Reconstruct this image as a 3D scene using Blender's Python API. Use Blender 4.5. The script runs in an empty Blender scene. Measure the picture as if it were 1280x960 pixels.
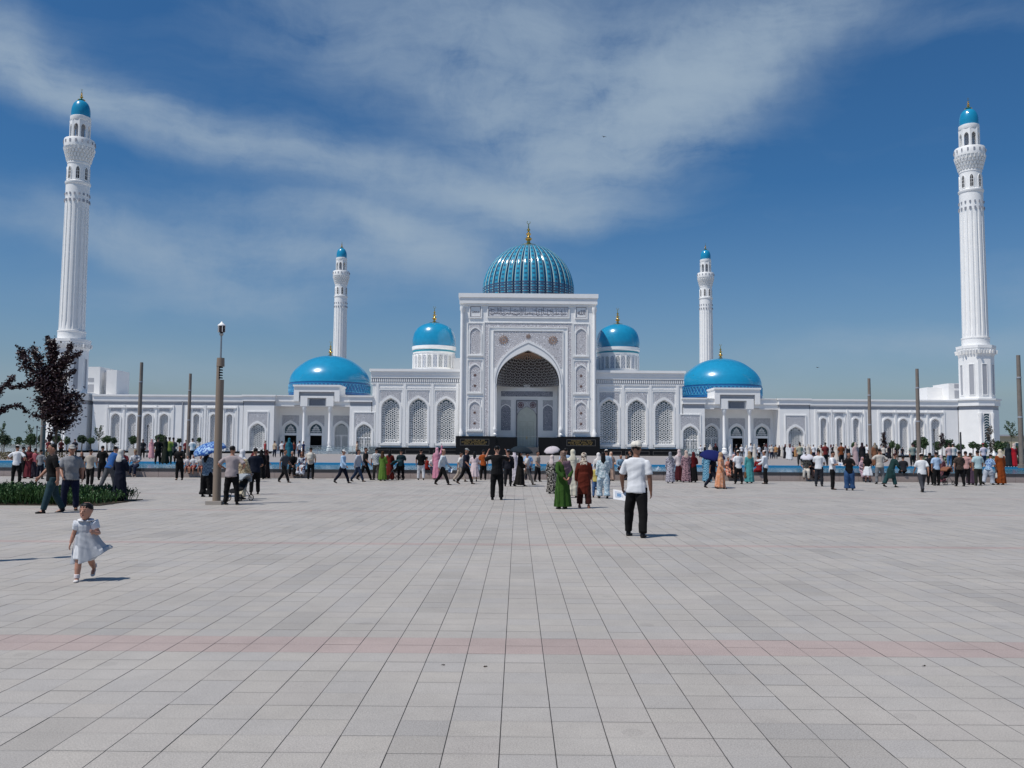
import bpy, bmesh, math, random
from mathutils import Vector, Matrix, noise, geometry
random.seed(7)
PI = math.pi
SC = bpy.context.scene
COL = SC.collection

# ------------------------------------------------------------------ camera
FPX = 1110.0
PITCH = math.atan(79.0/FPX); YAW = math.atan(7.5/FPX); ROLL = 0.0062
CAMH = 1.65
CR = Matrix.Rotation(YAW, 3, 'Z') @ Matrix.Rotation(PI/2+PITCH, 3, 'X') @ Matrix.Rotation(ROLL, 3, 'Z')
cam = bpy.data.cameras.new('camera'); cam.sensor_width = 36.0; cam.lens = 36.0*FPX/1280.0
cam.clip_start = 0.1; cam.clip_end = 9000
co = bpy.data.objects.new('camera', cam); COL.objects.link(co)
m4 = CR.to_4x4(); m4.translation = (0, 0, CAMH); co.matrix_world = m4
SC.camera = co

def ray(px, py):
    return CR @ Vector(((px-640)/FPX, -(py-480)/FPX, -1))
def atY(px, py, Y):
    d = ray(px, py); t = Y/d.y
    return d.x*t, CAMH+d.z*t
def ground(px, py, z=0.0):
    d = ray(px, py); t = (z-CAMH)/d.z
    return d.x*t, d.y*t

# ------------------------------------------------------------------ sun, sky, exposure
SUN = Vector((0.38, 0.25, -0.90)).normalized()      # direction the light travels
to_sun = -SUN
SC.view_settings.view_transform = 'Standard'; SC.view_settings.look = 'None'
SC.view_settings.exposure = 0.0; SC.view_settings.gamma = 1.0; SC.view_settings.use_curve_mapping = False
sl = bpy.data.lights.new('sun', 'SUN'); sl.energy = 4.2; sl.angle = math.radians(0.5); sl.color = (1.0, 0.955, 0.90)
so = bpy.data.objects.new('sun', sl); COL.objects.link(so)
so.rotation_euler = SUN.to_track_quat('-Z', 'Y').to_euler()

def node(nt, t, **kw):
    n = nt.nodes.new(t)
    for k, v in kw.items(): setattr(n, k, v)
    return n

W = bpy.data.worlds.new('World'); SC.world = W; W.use_nodes = True
nt = W.node_tree; nt.nodes.clear(); L = nt.links.new
out = node(nt, 'ShaderNodeOutputWorld'); bg = node(nt, 'ShaderNodeBackground'); bg.inputs[1].default_value = 0.09
L(bg.outputs[0], out.inputs[0])
sky = node(nt, 'ShaderNodeTexSky', sky_type='NISHITA', sun_disc=False)
sky.sun_elevation = math.asin(to_sun.z); sky.sun_rotation = math.atan2(to_sun.x, to_sun.y)
sky.air_density = 1.0; sky.dust_density = 0.6; sky.ozone_density = 3.0
def wm(op, a=None, b=None, clamp=False):
    n = node(nt, 'ShaderNodeMath', operation=op, use_clamp=clamp)
    for i, v in enumerate((a, b)):
        if v is None: continue
        if isinstance(v, (int, float)): n.inputs[i].default_value = v
        else: L(v, n.inputs[i])
    return n.outputs[0]
tc = node(nt, 'ShaderNodeTexCoord'); sep = node(nt, 'ShaderNodeSeparateXYZ'); L(tc.outputs['Generated'], sep.inputs[0])
az = wm('ARCTAN2', sep.outputs[0], sep.outputs[1]); el = wm('ARCSINE', sep.outputs[2])
cz = node(nt, 'ShaderNodeCombineXYZ'); L(sep.outputs[0], cz.inputs[0]); L(sep.outputs[1], cz.inputs[1]); L(wm('MAXIMUM', sep.outputs[2], .055), cz.inputs[2])
nz_ = node(nt, 'ShaderNodeVectorMath', operation='NORMALIZE'); L(cz.outputs[0], nz_.inputs[0]); L(nz_.outputs[0], sky.inputs[0])
# tone of a clear summer sky: slightly deeper and greyer than the bare texture
hs = node(nt, 'ShaderNodeHueSaturation'); hs.inputs['Saturation'].default_value = 1.12; hs.inputs['Hue'].default_value = 0.498
L(sky.outputs[0], hs.inputs['Color'])
fac0 = wm('MULTIPLY', wm('POWER', wm('SUBTRACT', 1.0, wm('MAXIMUM', sep.outputs[2], 0.045)), 9.0), 1.0, True)
dk = node(nt, 'ShaderNodeMixRGB', blend_type='MULTIPLY'); L(fac0, dk.inputs[0]); L(hs.outputs[0], dk.inputs[1]); dk.inputs[2].default_value = (0.36, 0.43, 0.60, 1)
upf = wm('MULTIPLY', wm('SUBTRACT', sep.outputs[2], .06), 1/.22, True)
dk2 = node(nt, 'ShaderNodeMixRGB', blend_type='MULTIPLY'); L(upf, dk2.inputs[0]); L(dk.outputs[0], dk2.inputs[1]); dk2.inputs[2].default_value = (0.40, 0.70, 0.90, 1); dk = dk2
# cirrus: soft bands laid out by compass direction and height, broken up by warped streaky noise
comb = node(nt, 'ShaderNodeCombineXYZ'); L(az, comb.inputs[0]); L(el, comb.inputs[1])
wn = node(nt, 'ShaderNodeTexNoise'); wn.inputs['Scale'].default_value = 5.0; wn.inputs['Detail'].default_value = 6; L(comb.outputs[0], wn.inputs['Vector'])
wsub = node(nt, 'ShaderNodeVectorMath', operation='SUBTRACT'); L(wn.outputs['Color'], wsub.inputs[0]); wsub.inputs[1].default_value = (0.5, 0.5, 0.5)
wsc = node(nt, 'ShaderNodeVectorMath', operation='MULTIPLY'); L(wsub.outputs[0], wsc.inputs[0]); wsc.inputs[1].default_value = (0.16, 0.085, 0)
wad = node(nt, 'ShaderNodeVectorMath', operation='ADD'); L(comb.outputs[0], wad.inputs[0]); L(wsc.outputs[0], wad.inputs[1])
CL = [  # px, py, half length, half width, slope degrees (down to the right positive), strength
 (90, 120, 170, 26, 14, .75), (300, 185, 190, 26, 13, .62), (520, 222, 170, 26, 12, .62), (690, 262, 95, 24, 5, .66),
 (720, 205, 95, 40, -32, .50), (840, 120, 210, 62, -32, .85), (960, 40, 160, 42, -28, .62), (600, 50, 260, 80, 4, .50), (690, 140, 150, 75, -10, .60),
 (10, 35, 110, 34, 20, .55), (10, 75, 80, 30, 25, .45), (430, 276, 140, 20, 3, .62), (520, 308, 75, 26, 18, .75), (380, 318, 170, 28, 6, .55),
 (190, 315, 150, 24, 14, .55), (300, 375, 180, 22, -3, .22), (1130, 430, 160, 20, -2, .30), (1270, 350, 60, 26, 0, .14), (60, 300, 120, 16, 14, .26),
 (900, 480, 500, 22, 0, .12), (200, 470, 400, 34, 0, .12), (560, 120, 110, 22, 20, .22), (1180, 20, 130, 20, 10, .14)]
acc = None
for (px, py, hl, hw, sl_, st) in CL:
    d = ray(px, py).normalized(); a0 = math.atan2(d.x, d.y); e0 = math.asin(d.z)
    mp = node(nt, 'ShaderNodeMapping', vector_type='TEXTURE'); L(wad.outputs[0], mp.inputs['Vector'])
    mp.inputs['Location'].default_value = (a0, e0, 0); mp.inputs['Rotation'].default_value = (0, 0, math.radians(-sl_)); mp.inputs['Scale'].default_value = (hl/FPX, hw/FPX, 1)
    dt = node(nt, 'ShaderNodeVectorMath', operation='DOT_PRODUCT'); L(mp.outputs[0], dt.inputs[0]); L(mp.outputs[0], dt.inputs[1])
    g = wm('MULTIPLY', wm('POWER', 0.33, dt.outputs['Value']), st)
    acc = g if acc is None else wm('ADD', acc, g)
# thin general cirrus elsewhere round the sky, on a high flat layer
mp2 = node(nt, 'ShaderNodeMapping'); mp2.inputs['Rotation'].default_value = (0, 0, 0.35); mp2.inputs['Scale'].default_value = (2.2, 9.0, 1); L(wad.outputs[0], mp2.inputs['Vector'])
n2 = node(nt, 'ShaderNodeTexNoise'); n2.inputs['Scale'].default_value = 1.6; n2.inputs['Detail'].default_value = 9; n2.inputs['Roughness'].default_value = .58; L(mp2.outputs[0], n2.inputs['Vector'])
n3 = node(nt, 'ShaderNodeTexNoise'); n3.inputs['Scale'].default_value = 17; n3.inputs['Detail'].default_value = 8; n3.inputs['Roughness'].default_value = .68; L(wad.outputs[0], n3.inputs['Vector'])
br = wm('ADD', wm('MULTIPLY', n2.outputs['Fac'], 2.0), wm('MULTIPLY', n3.outputs['Fac'], 1.0))
mask = wm('MULTIPLY', acc, wm('ADD', wm('SUBTRACT', br, 1.12), .22))
mask = wm('ADD', wm('MULTIPLY', mask, 1.8), wm('MULTIPLY', wm('SUBTRACT', n2.outputs['Fac'], .56), .22))
mask = wm('SUBTRACT', 1.0, wm('POWER', 2.718, wm('MULTIPLY', wm('MAXIMUM', mask, 0.0), -1.35)))
cm = node(nt, 'ShaderNodeMixRGB'); L(wm('MULTIPLY', mask, 1.0, True), cm.inputs[0]); L(dk.outputs[0], cm.inputs[1]); cm.inputs[2].default_value = (3.5, 4.55, 5.75, 1)
L(cm.outputs[0], bg.inputs[0])

# ------------------------------------------------------------------ object helpers
def tag(o, label=None, cat=None, group=None, kind=None):
    if label: o['label'] = label
    if cat: o['category'] = cat
    if group: o['group'] = group
    if kind: o['kind'] = kind
    return o
def empty(name, loc=(0, 0, 0), rz=0, label=None, cat=None, group=None):
    o = bpy.data.objects.new(name, None); COL.objects.link(o); o.empty_display_size = .3
    o.location = loc; o.rotation_euler = (0, 0, rz); return tag(o, label, cat, group)
def link_mesh(name, me, mat=None, parent=None, loc=(0, 0, 0), rz=0):
    o = bpy.data.objects.new(name, me); COL.objects.link(o); o.parent = parent; o.location = loc; o.rotation_euler = (0, 0, rz)
    if mat is not None:
        if len(me.materials) == 0: me.materials.append(mat)
        o.material_slots[0].link = 'OBJECT'; o.material_slots[0].material = mat
    return o

def arch_curve(cx, w, zs, za, n=8, left_to_right=True):
    pts = []
    h = za-zs
    P = [(-w, 0), (-w, h*.60), (-w*.48, h*.84), (0, h)]
    for i in range(n+1):
        t = i/n; a = (1-t)**3; b = 3*(1-t)**2*t; c = 3*(1-t)*t*t; d = t**3
        pts.append((cx+a*P[0][0]+b*P[1][0]+c*P[2][0]+d*P[3][0], zs+a*P[0][1]+b*P[1][1]+c*P[2][1]+d*P[3][1]))
    pts += [(2*cx-x, z) for x, z in reversed(pts[:-1])]
    return pts if left_to_right else pts[::-1]
def arch(cx, w, z0, zs, za, n=8):
    return [(cx-w, z0)]+arch_curve(cx, w, zs, za, n)+[(cx+w, z0)]
def rect(x0, x1, z0, z1): return [(x0, z0), (x0, z1), (x1, z1), (x1, z0)]

class MB:
    def __init__(s): s.v = []; s.f = []
    def box(s, x0, x1, y0, y1, z0, z1, bottom=True):
        b = len(s.v)
        s.v += [(x0,y0,z0),(x1,y0,z0),(x1,y1,z0),(x0,y1,z0),(x0,y0,z1),(x1,y0,z1),(x1,y1,z1),(x0,y1,z1)]
        s.f += [(b,b+1,b+5,b+4),(b+1,b+2,b+6,b+5),(b+2,b+3,b+7,b+6),(b+3,b,b+4,b+7),(b+4,b+5,b+6,b+7)]
        if bottom: s.f.append((b+3,b+2,b+1,b))
        return s
    def prism(s, pts, y0, y1, holes=()):           # outline in x,z extruded in y, with holes
        loops = [pts]+list(holes)
        vv = [[Vector((x, z, 0)) for x, z in lp] for lp in loops]
        tris = geometry.tessellate_polygon(vv)
        flat = [p for lp in loops for p in lp]; b = len(s.v); n = len(flat)
        s.v += [(x, y0, z) for x, z in flat]+[(x, y1, z) for x, z in flat]
        for t in tris:
            a, c, d = t
            A, B, Cc = flat[a], flat[c], flat[d]
            cr = (B[0]-A[0])*(Cc[1]-A[1])-(B[1]-A[1])*(Cc[0]-A[0])
            if abs(cr) < 1e-12: continue
            if cr < 0: a, c, d = a, d, c
            s.f.append((b+a, b+c, b+d)); s.f.append((b+n+a, b+n+d, b+n+c))
        st = 0
        for li, lp in enumerate(loops):
            m = len(lp); area = sum(lp[i][0]*lp[(i+1) % m][1]-lp[(i+1) % m][0]*lp[i][1] for i in range(m))
            ccw = area > 0
            if li > 0: ccw = not ccw
            for i in range(m):
                p, q = b+st+i, b+st+(i+1) % m
                s.f.append((q, p, p+n, q+n) if ccw else (p, q, q+n, p+n))
            st += m
        return s
    def ring(s, outer, inner, y0, y1): return s.prism(outer, y0, y1, [inner])
    def frame(s, x0, x1, z0, z1, t, y0, y1): return s.prism(rect(x0, x1, z0, z1), y0, y1, [rect(x0+t, x1-t, z0+t, z1-t)])
    def lathe(s, cx, cy, prof, n=24, mod=None, closed=True):
        b = len(s.v); m = len(prof)
        for j, (r, z) in enumerate(prof):
            for i in range(n):
                a = 2*PI*i/n; rr = r*(mod(a, j/(m-1)) if mod else 1)
                s.v.append((cx+rr*math.cos(a), cy+rr*math.sin(a), z))
        for j in range(m-1):
            for i in range(n):
                k = (i+1) % n
                s.f.append((b+j*n+i, b+j*n+k, b+(j+1)*n+k, b+(j+1)*n+i))
        if closed:
            s.f.append(tuple(b+i for i in reversed(range(n)))); s.f.append(tuple(b+(m-1)*n+i for i in range(n)))
        return s
    def bar(s, p, q, w, d=None):                     # square bar between two points
        p, q = Vector(p), Vector(q); d = d or w
        ax = (q-p)
        if ax.length < 1e-6: return s
        ax.normalize(); up = Vector((0, 1, 0)) if abs(ax.y) < .9 else Vector((1, 0, 0))
        a = ax.cross(up).normalized()*w/2; c = ax.cross(a).normalized()*d/2; b = len(s.v)
        for o in (p, q):
            for (i, j) in ((-1,-1),(1,-1),(1,1),(-1,1)): s.v.append(tuple(o+a*i+c*j))
        s.f += [(b,b+1,b+5,b+4),(b+1,b+2,b+6,b+5),(b+2,b+3,b+7,b+6),(b+3,b,b+4,b+7),(b+3,b+2,b+1,b),(b+4,b+5,b+6,b+7)]
        return s
    def tube(s, pts, rad, n=8, side=None, mod=None):
        pts = [Vector(p) for p in pts]; b = len(s.v); m = len(pts)
        rad = [(r, r) if not isinstance(r, tuple) else r for r in rad]
        ref = Vector(side) if side else None
        for j, p in enumerate(pts):
            t = (pts[min(j+1, m-1)]-pts[max(j-1, 0)])
            t = t.normalized() if t.length > 1e-9 else Vector((0, 0, 1))
            r0 = ref or (Vector((1, 0, 0)) if abs(t.x) < .9 else Vector((0, 1, 0)))
            a = (r0-t*r0.dot(t)).normalized(); c = t.cross(a)
            for i in range(n):
                th = 2*PI*i/n; k = mod(th, j/(m-1)) if mod else 1
                s.v.append(tuple(p+a*(rad[j][0]*k*math.cos(th))+c*(rad[j][1]*k*math.sin(th))))
        for j in range(m-1):
            for i in range(n):
                k = (i+1) % n
                s.f.append((b+j*n+i, b+j*n+k, b+(j+1)*n+k, b+(j+1)*n+i))
        s.f.append(tuple(b+i for i in reversed(range(n)))); s.f.append(tuple(b+(m-1)*n+i for i in range(n)))
        return s
    def quad(s, c, u, w):
        b = len(s.v); c, u, w = Vector(c), Vector(u), Vector(w)
        s.v += [tuple(c-u-w), tuple(c+u-w), tuple(c+u+w), tuple(c-u+w)]; s.f.append((b, b+1, b+2, b+3)); return s
    def mesh(s, name, smooth=None):
        me = bpy.data.meshes.new(name); me.from_pydata(s.v, [], s.f); me.validate()
        if smooth is not None: me.shade_smooth(); me.set_sharp_from_angle(angle=math.radians(smooth))
        return me
    def build(s, name, mat, parent=None, loc=(0, 0, 0), smooth=None, kind=None):
        me = s.mesh(name, smooth); me.materials.append(mat)
        o = bpy.data.objects.new(name, me); COL.objects.link(o); o.parent = parent; o.location = loc
        if kind: o['kind'] = kind
        return o

# ------------------------------------------------------------------ materials
MATS = {}
def base_mat(name, col, rough=.6, metal=0.0, noise_amt=.12, nscale=3.0, bump=0.0, bscale=60.0, coat=0.0, spec=.5, col2=None, obj_coords=False):
    if name in MATS: return MATS[name]
    m = bpy.data.materials.new(name); m.use_nodes = True; t = m.node_tree; p = t.nodes['Principled BSDF']; LL = t.links.new
    p.inputs['Roughness'].default_value = rough; p.inputs['Metallic'].default_value = metal
    p.inputs['Coat Weight'].default_value = coat; p.inputs['Coat Roughness'].default_value = .08; p.inputs['Specular IOR Level'].default_value = spec
    g = t.nodes.new('ShaderNodeNewGeometry') if not obj_coords else t.nodes.new('ShaderNodeTexCoord')
    src = g.outputs['Position'] if not obj_coords else g.outputs['Object']
    n = t.nodes.new('ShaderNodeTexNoise'); n.inputs['Scale'].default_value = nscale; n.inputs['Detail'].default_value = 5; LL(src, n.inputs['Vector'])
    mx = t.nodes.new('ShaderNodeMixRGB'); LL(n.outputs['Fac'], mx.inputs[0])
    c2 = col2 or tuple(min(1, c*(1+noise_amt)) for c in col)
    mx.inputs[1].default_value = (*[c*(1-noise_amt) for c in col], 1); mx.inputs[2].default_value = (*c2, 1)
    LL(mx.outputs[0], p.inputs['Base Color'])
    if bump:
        n2 = t.nodes.new('ShaderNodeTexNoise'); n2.inputs['Scale'].default_value = bscale; n2.inputs['Detail'].default_value = 4; LL(src, n2.inputs['Vector'])
        bp = t.nodes.new('ShaderNodeBump'); bp.inputs['Strength'].default_value = bump; bp.inputs['Distance'].default_value = .02
        LL(n2.outputs['Fac'], bp.inputs['Height']); LL(bp.outputs[0], p.inputs['Normal'])
    MATS[name] = m; return m

WHITE = base_mat('white_marble', (.86, .853, .835), .45, noise_amt=.07, nscale=1.0, bump=.15, bscale=14)
WHITE2 = base_mat('white_plaster', (.78, .775, .765), .6, noise_amt=.05, nscale=.5)
GREYST = base_mat('grey_stone', (.36, .37, .40), .6, noise_amt=.10, nscale=4)
GRANITE = base_mat('black_granite', (.006, .006, .007), .35, noise_amt=.4, nscale=8, spec=.22)
GOLD = base_mat('gold', (.80, .52, .16), .22, metal=1.0, noise_amt=.05)
GLASS = base_mat('teal_window_glass', (.035, .075, .095), .12, noise_amt=.35, nscale=1.3)
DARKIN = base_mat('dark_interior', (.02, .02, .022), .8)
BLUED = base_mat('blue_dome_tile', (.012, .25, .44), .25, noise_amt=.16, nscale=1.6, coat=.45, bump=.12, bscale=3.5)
BLUEDK = base_mat('dark_blue_tile', (.01, .10, .28), .3, noise_amt=.3, nscale=5)
TEAL = base_mat('teal_tile', (.02, .28, .36), .3)

def carved(name, c1, c2, c3, scale, depth=.4):
    m = bpy.data.materials.new(name); m.use_nodes = True; t = m.node_tree; p = t.nodes['Principled BSDF']; LL = t.links.new
    p.inputs['Roughness'].default_value = .6
    tc = t.nodes.new('ShaderNodeTexCoord'); mp = t.nodes.new('ShaderNodeMapping'); mp.inputs['Scale'].default_value = (1, .02, 1); LL(tc.outputs['Object'], mp.inputs[0])
    nz = t.nodes.new('ShaderNodeTexNoise'); nz.inputs['Scale'].default_value = scale*.8; LL(mp.outputs[0], nz.inputs['Vector'])
    ad = t.nodes.new('ShaderNodeMixRGB'); ad.inputs[0].default_value = .12; LL(mp.outputs[0], ad.inputs[1]); LL(nz.outputs['Color'], ad.inputs[2])
    v = t.nodes.new('ShaderNodeTexVoronoi'); v.feature = 'DISTANCE_TO_EDGE'; v.inputs['Scale'].default_value = scale; v.inputs['Randomness'].default_value = .7; LL(ad.outputs[0], v.inputs['Vector'])
    v2 = t.nodes.new('ShaderNodeTexVoronoi'); v2.inputs['Scale'].default_value = scale*2.1; LL(ad.outputs[0], v2.inputs['Vector'])
    v.feature = 'F1'; v.inputs['Scale'].default_value = scale*.62
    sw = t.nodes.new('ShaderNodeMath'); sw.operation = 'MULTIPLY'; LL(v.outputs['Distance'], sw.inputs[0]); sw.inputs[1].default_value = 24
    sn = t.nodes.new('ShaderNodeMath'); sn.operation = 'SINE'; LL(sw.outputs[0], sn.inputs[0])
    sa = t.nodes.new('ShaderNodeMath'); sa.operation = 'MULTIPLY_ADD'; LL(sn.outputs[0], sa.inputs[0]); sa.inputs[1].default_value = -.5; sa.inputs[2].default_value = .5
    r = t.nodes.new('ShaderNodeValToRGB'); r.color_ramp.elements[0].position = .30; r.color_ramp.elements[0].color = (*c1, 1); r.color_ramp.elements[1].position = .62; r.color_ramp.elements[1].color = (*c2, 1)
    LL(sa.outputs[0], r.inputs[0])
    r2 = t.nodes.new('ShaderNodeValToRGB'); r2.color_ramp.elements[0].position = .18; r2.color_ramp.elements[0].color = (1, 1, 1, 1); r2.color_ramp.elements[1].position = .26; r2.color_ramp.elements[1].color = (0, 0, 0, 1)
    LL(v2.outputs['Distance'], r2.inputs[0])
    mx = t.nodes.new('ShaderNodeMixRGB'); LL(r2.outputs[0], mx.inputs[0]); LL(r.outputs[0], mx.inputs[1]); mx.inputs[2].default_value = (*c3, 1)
    LL(mx.outputs[0], p.inputs['Base Color'])
    bp = t.nodes.new('ShaderNodeBump'); bp.inputs['Strength'].default_value = depth; bp.inputs['Distance'].default_value = .05; bp.invert = True; LL(sa.outputs[0], bp.inputs['Height']); LL(bp.outputs[0], p.inputs['Normal'])
    MATS[name] = m; return m
CARVE = carved('carved_marble', (.76, .75, .76), (.42, .39, .40), (.60, .57, .58), 4.2)
CARVEB = carved('carved_brown_marble', (.76, .75, .76), (.38, .36, .37), (.62, .58, .58), 4.8)
CARVEG = carved('carved_grey_marble', (.66, .66, .68), (.34, .34, .36), (.50, .50, .52), 5.0)
CARVEB2 = carved('carved_blue_grey_marble', (.45, .46, .50), (.12, .13, .17), (.24, .20, .26), 4.0)

# paving: speckled granite slabs, each slab its own shade
TW, TD, Y0T, X0T = .304, .291, 2.0, -.09
BANDS = (7.45, 15.05, 22.65, 30.25, 37.85)
def paving_mat():
    m = bpy.data.materials.new('granite_paving'); m.use_nodes = True; t = m.node_tree; p = t.nodes['Principled BSDF']; LL = t.links.new
    p.inputs['Roughness'].default_value = .62; p.inputs['Specular IOR Level'].default_value = .35
    g = t.nodes.new('ShaderNodeNewGeometry'); s = t.nodes.new('ShaderNodeSeparateXYZ'); LL(g.outputs['Position'], s.inputs[0])
    def M(op, a, b=None, c=None, clamp=False):
        n = t.nodes.new('ShaderNodeMath'); n.operation = op; n.use_clamp = clamp
        for i, v in enumerate((a, b, c)):
            if v is None: continue
            if isinstance(v, (int, float)): n.inputs[i].default_value = v
            else: LL(v, n.inputs[i])
        return n.outputs[0]
    ix = M('FLOOR', M('DIVIDE', M('SUBTRACT', s.outputs[0], X0T), TW)); iy = M('FLOOR', M('DIVIDE', M('SUBTRACT', s.outputs[1], Y0T), TD))
    cb = t.nodes.new('ShaderNodeCombineXYZ'); LL(ix, cb.inputs[0]); LL(iy, cb.inputs[1])
    wn = t.nodes.new('ShaderNodeTexWhiteNoise'); LL(cb.outputs[0], wn.inputs['Vector'])
    cb2 = t.nodes.new('ShaderNodeCombineXYZ'); LL(ix, cb2.inputs[0]); LL(M('FLOOR', M('DIVIDE', iy, 4)), cb2.inputs[1])
    wn2 = t.nodes.new('ShaderNodeTexWhiteNoise'); LL(cb2.outputs[0], wn2.inputs['Vector'])
    ramp = t.nodes.new('ShaderNodeValToRGB'); e = ramp.color_ramp.elements
    e[0].position = 0; e[0].color = (.335, .312, .284, 1); e[1].position = 1; e[1].color = (.366, .341, .312, 1)
    for pos, c in ((.2, (.356, .330, .298)), (.38, (.342, .322, .300)), (.6, (.364, .337, .302)), (.8, (.350, .323, .294))):
        k = ramp.color_ramp.elements.new(pos); k.color = (*c, 1)
    LL(M('MULTIPLY_ADD', wn.outputs['Value'], .45, M('MULTIPLY', wn2.outputs['Value'], .55)), ramp.inputs[0])
    # stains
    n1 = t.nodes.new('ShaderNodeTexNoise'); n1.inputs['Scale'].default_value = .55; n1.inputs['Detail'].default_value = 6; n1.inputs['Roughness'].default_value = .65; LL(g.outputs['Position'], n1.inputs['Vector'])
    n2 = t.nodes.new('ShaderNodeTexNoise'); n2.inputs['Scale'].default_value = 110; n2.inputs['Detail'].default_value = 5; n2.inputs['Roughness'].default_value = .75; LL(g.outputs['Position'], n2.inputs['Vector'])
    n4 = t.nodes.new('ShaderNodeTexNoise'); n4.inputs['Scale'].default_value = 6; n4.inputs['Detail'].default_value = 5; LL(g.outputs['Position'], n4.inputs['Vector'])
    dirty = M('LESS_THAN', wn2.outputs['Value'], .08)
    val = M('ADD', M('MULTIPLY_ADD', n1.outputs['Fac'], .55, .725), M('MULTIPLY_ADD', n2.outputs['Fac'], 2.0, -1.0))
    val = M('ADD', val, M('MULTIPLY_ADD', n4.outputs['Fac'], .16, -.08))
    n5 = t.nodes.new('ShaderNodeTexVoronoi'); n5.inputs['Scale'].default_value = 1.1; LL(g.outputs['Position'], n5.inputs['Vector'])
    fy = M('FRACT', M('DIVIDE', M('SUBTRACT', s.outputs[1], Y0T), TD)); ey = M('SUBTRACT', 1.0, M('MULTIPLY', M('MINIMUM', fy, M('SUBTRACT', 1.0, fy)), 9.0), None, True)
    val = M('MULTIPLY', val, M('SUBTRACT', 1.0, M('MULTIPLY', M('MULTIPLY', ey, wn.outputs['Value']), M('MULTIPLY', n4.outputs['Fac'], .26))))
    spot = M('MULTIPLY', M('LESS_THAN', n5.outputs['Distance'], M('MULTIPLY', n4.outputs['Fac'], .16)), .10)
    val = M('MULTIPLY', val, M('SUBTRACT', 1.0, spot))
    val = M('MULTIPLY', val, M('SUBTRACT', 1.0, M('MULTIPLY', dirty, M('MULTIPLY', n4.outputs['Fac'], .16))))
    # pink bands
    pk = None
    for b in BANDS:
        w = TD if b < 8 else TD*.5
        d = M('LESS_THAN', M('ABSOLUTE', M('SUBTRACT', s.outputs[1], b_edge(b))), w)
        pk = d if pk is None else M('ADD', pk, d)
    mx = t.nodes.new('ShaderNodeMixRGB'); LL(M('MULTIPLY', pk, .75), mx.inputs[0]); LL(ramp.outputs[0], mx.inputs[1]); mx.inputs[2].default_value = (.36, .275, .25, 1)
    vm = t.nodes.new('ShaderNodeVectorMath'); vm.operation = 'SCALE'; LL(mx.outputs[0], vm.inputs[0]); LL(val, vm.inputs['Scale'])
    # joint lines on the plain sheet beyond the built slabs
    fx = M('FRACT', M('DIVIDE', M('SUBTRACT', s.outputs[0], X0T), TW)); jx = M('LESS_THAN', M('MINIMUM', fx, M('SUBTRACT', 1.0, fx)), .012)
    mj = t.nodes.new('ShaderNodeMixRGB'); LL(M('MULTIPLY', jx, .8), mj.inputs[0]); LL(vm.outputs[0], mj.inputs[1]); mj.inputs[2].default_value = (.10, .095, .09, 1)
    LL(mj.outputs[0], p.inputs['Base Color'])
    bp = t.nodes.new('ShaderNodeBump'); bp.inputs['Strength'].default_value = .25; bp.inputs['Distance'].default_value = .004; LL(n2.outputs['Fac'], bp.inputs['Height']); LL(bp.outputs[0], p.inputs['Normal'])
    return m
def b_edge(b): return Y0T+round((b-Y0T)/TD)*TD+(0 if b < 8 else TD*.5)
PAVE = paving_mat()
JOINT = base_mat('paving_joint', (.085, .078, .07), .9)

# ------------------------------------------------------------------ ground, plaza, pool
base = MB().box(-3000, 3000, -200, 6000, -1.0, -.06); base.build('ground', base_mat('dry_earth', (.20, .19, .15), .95, nscale=.05, noise_amt=.25), kind='structure')
plaza = MB().box(-160, 160, -30, 45.9, -.0595, -.014).build('plaza', JOINT, kind='structure')
sheets = MB()
def half_w(Y): return TW*math.ceil((.68*Y+5)/TW)
# slabs
trng = random.Random(3)
nrows = int((45.8-Y0T)/TD)
cands = []
rest = MB()
for r in range(nrows):
    ya = Y0T+r*TD; c0 = int(math.floor((-half_w(ya)-X0T)/TW)); c1 = int(math.ceil((half_w(ya)-X0T)/TW))
    for c in range(c0, c1):
        xa = X0T+c*TW; xc, yc = xa+TW/2, ya+TD/2
        vis = (ya > 4.1 and abs(xc) < .585*ya+.12)
        cands.append((not vis, ya, abs(xc), xa, ya))
cands.sort()
tile_me = [MB().box(0.0016, TW-.0016, .0011, TD-.0011, -.013, h, bottom=False).mesh('paving_tile') for h in (0.0, .0008, -.0009)]
for me in tile_me: me.materials.append(PAVE)
for i, (nv, a, b, xa, ya) in enumerate(cands):
    if i < 300:
        o = bpy.data.objects.new('paving_tile', tile_me[trng.randrange(3)]); COL.objects.link(o); o.parent = plaza; o.location = (xa, ya, 0)
    else:
        rest.box(xa+.0016, xa+TW-.0016, ya+.0011, ya+TD-.0011, -.013, trng.choice((0, 0, .0008, -.0009)), bottom=False)
rest.build('paving_tiles', PAVE, plaza, kind='stuff')
for sx in (-1, 1):      # the rest of the square, out of view to the sides and behind
    pts = []
    sm = MB(); n = 0
    for r in range(0, nrows, 10):
        ya = Y0T+r*TD; yb = min(Y0T+(r+10)*TD, 45.85); hw = half_w(yb)+.4 
        x0, x1 = (hw, 150) if sx > 0 else (-150, -hw)
        sm.box(x0, x1, ya, yb, -.0139, -.001, bottom=False)
    sm.build('paving_sheet', PAVE, plaza)
MB().box(-150, 150, -28, Y0T, -.0139, -.001).build('paving_sheet', PAVE, plaza)

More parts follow.
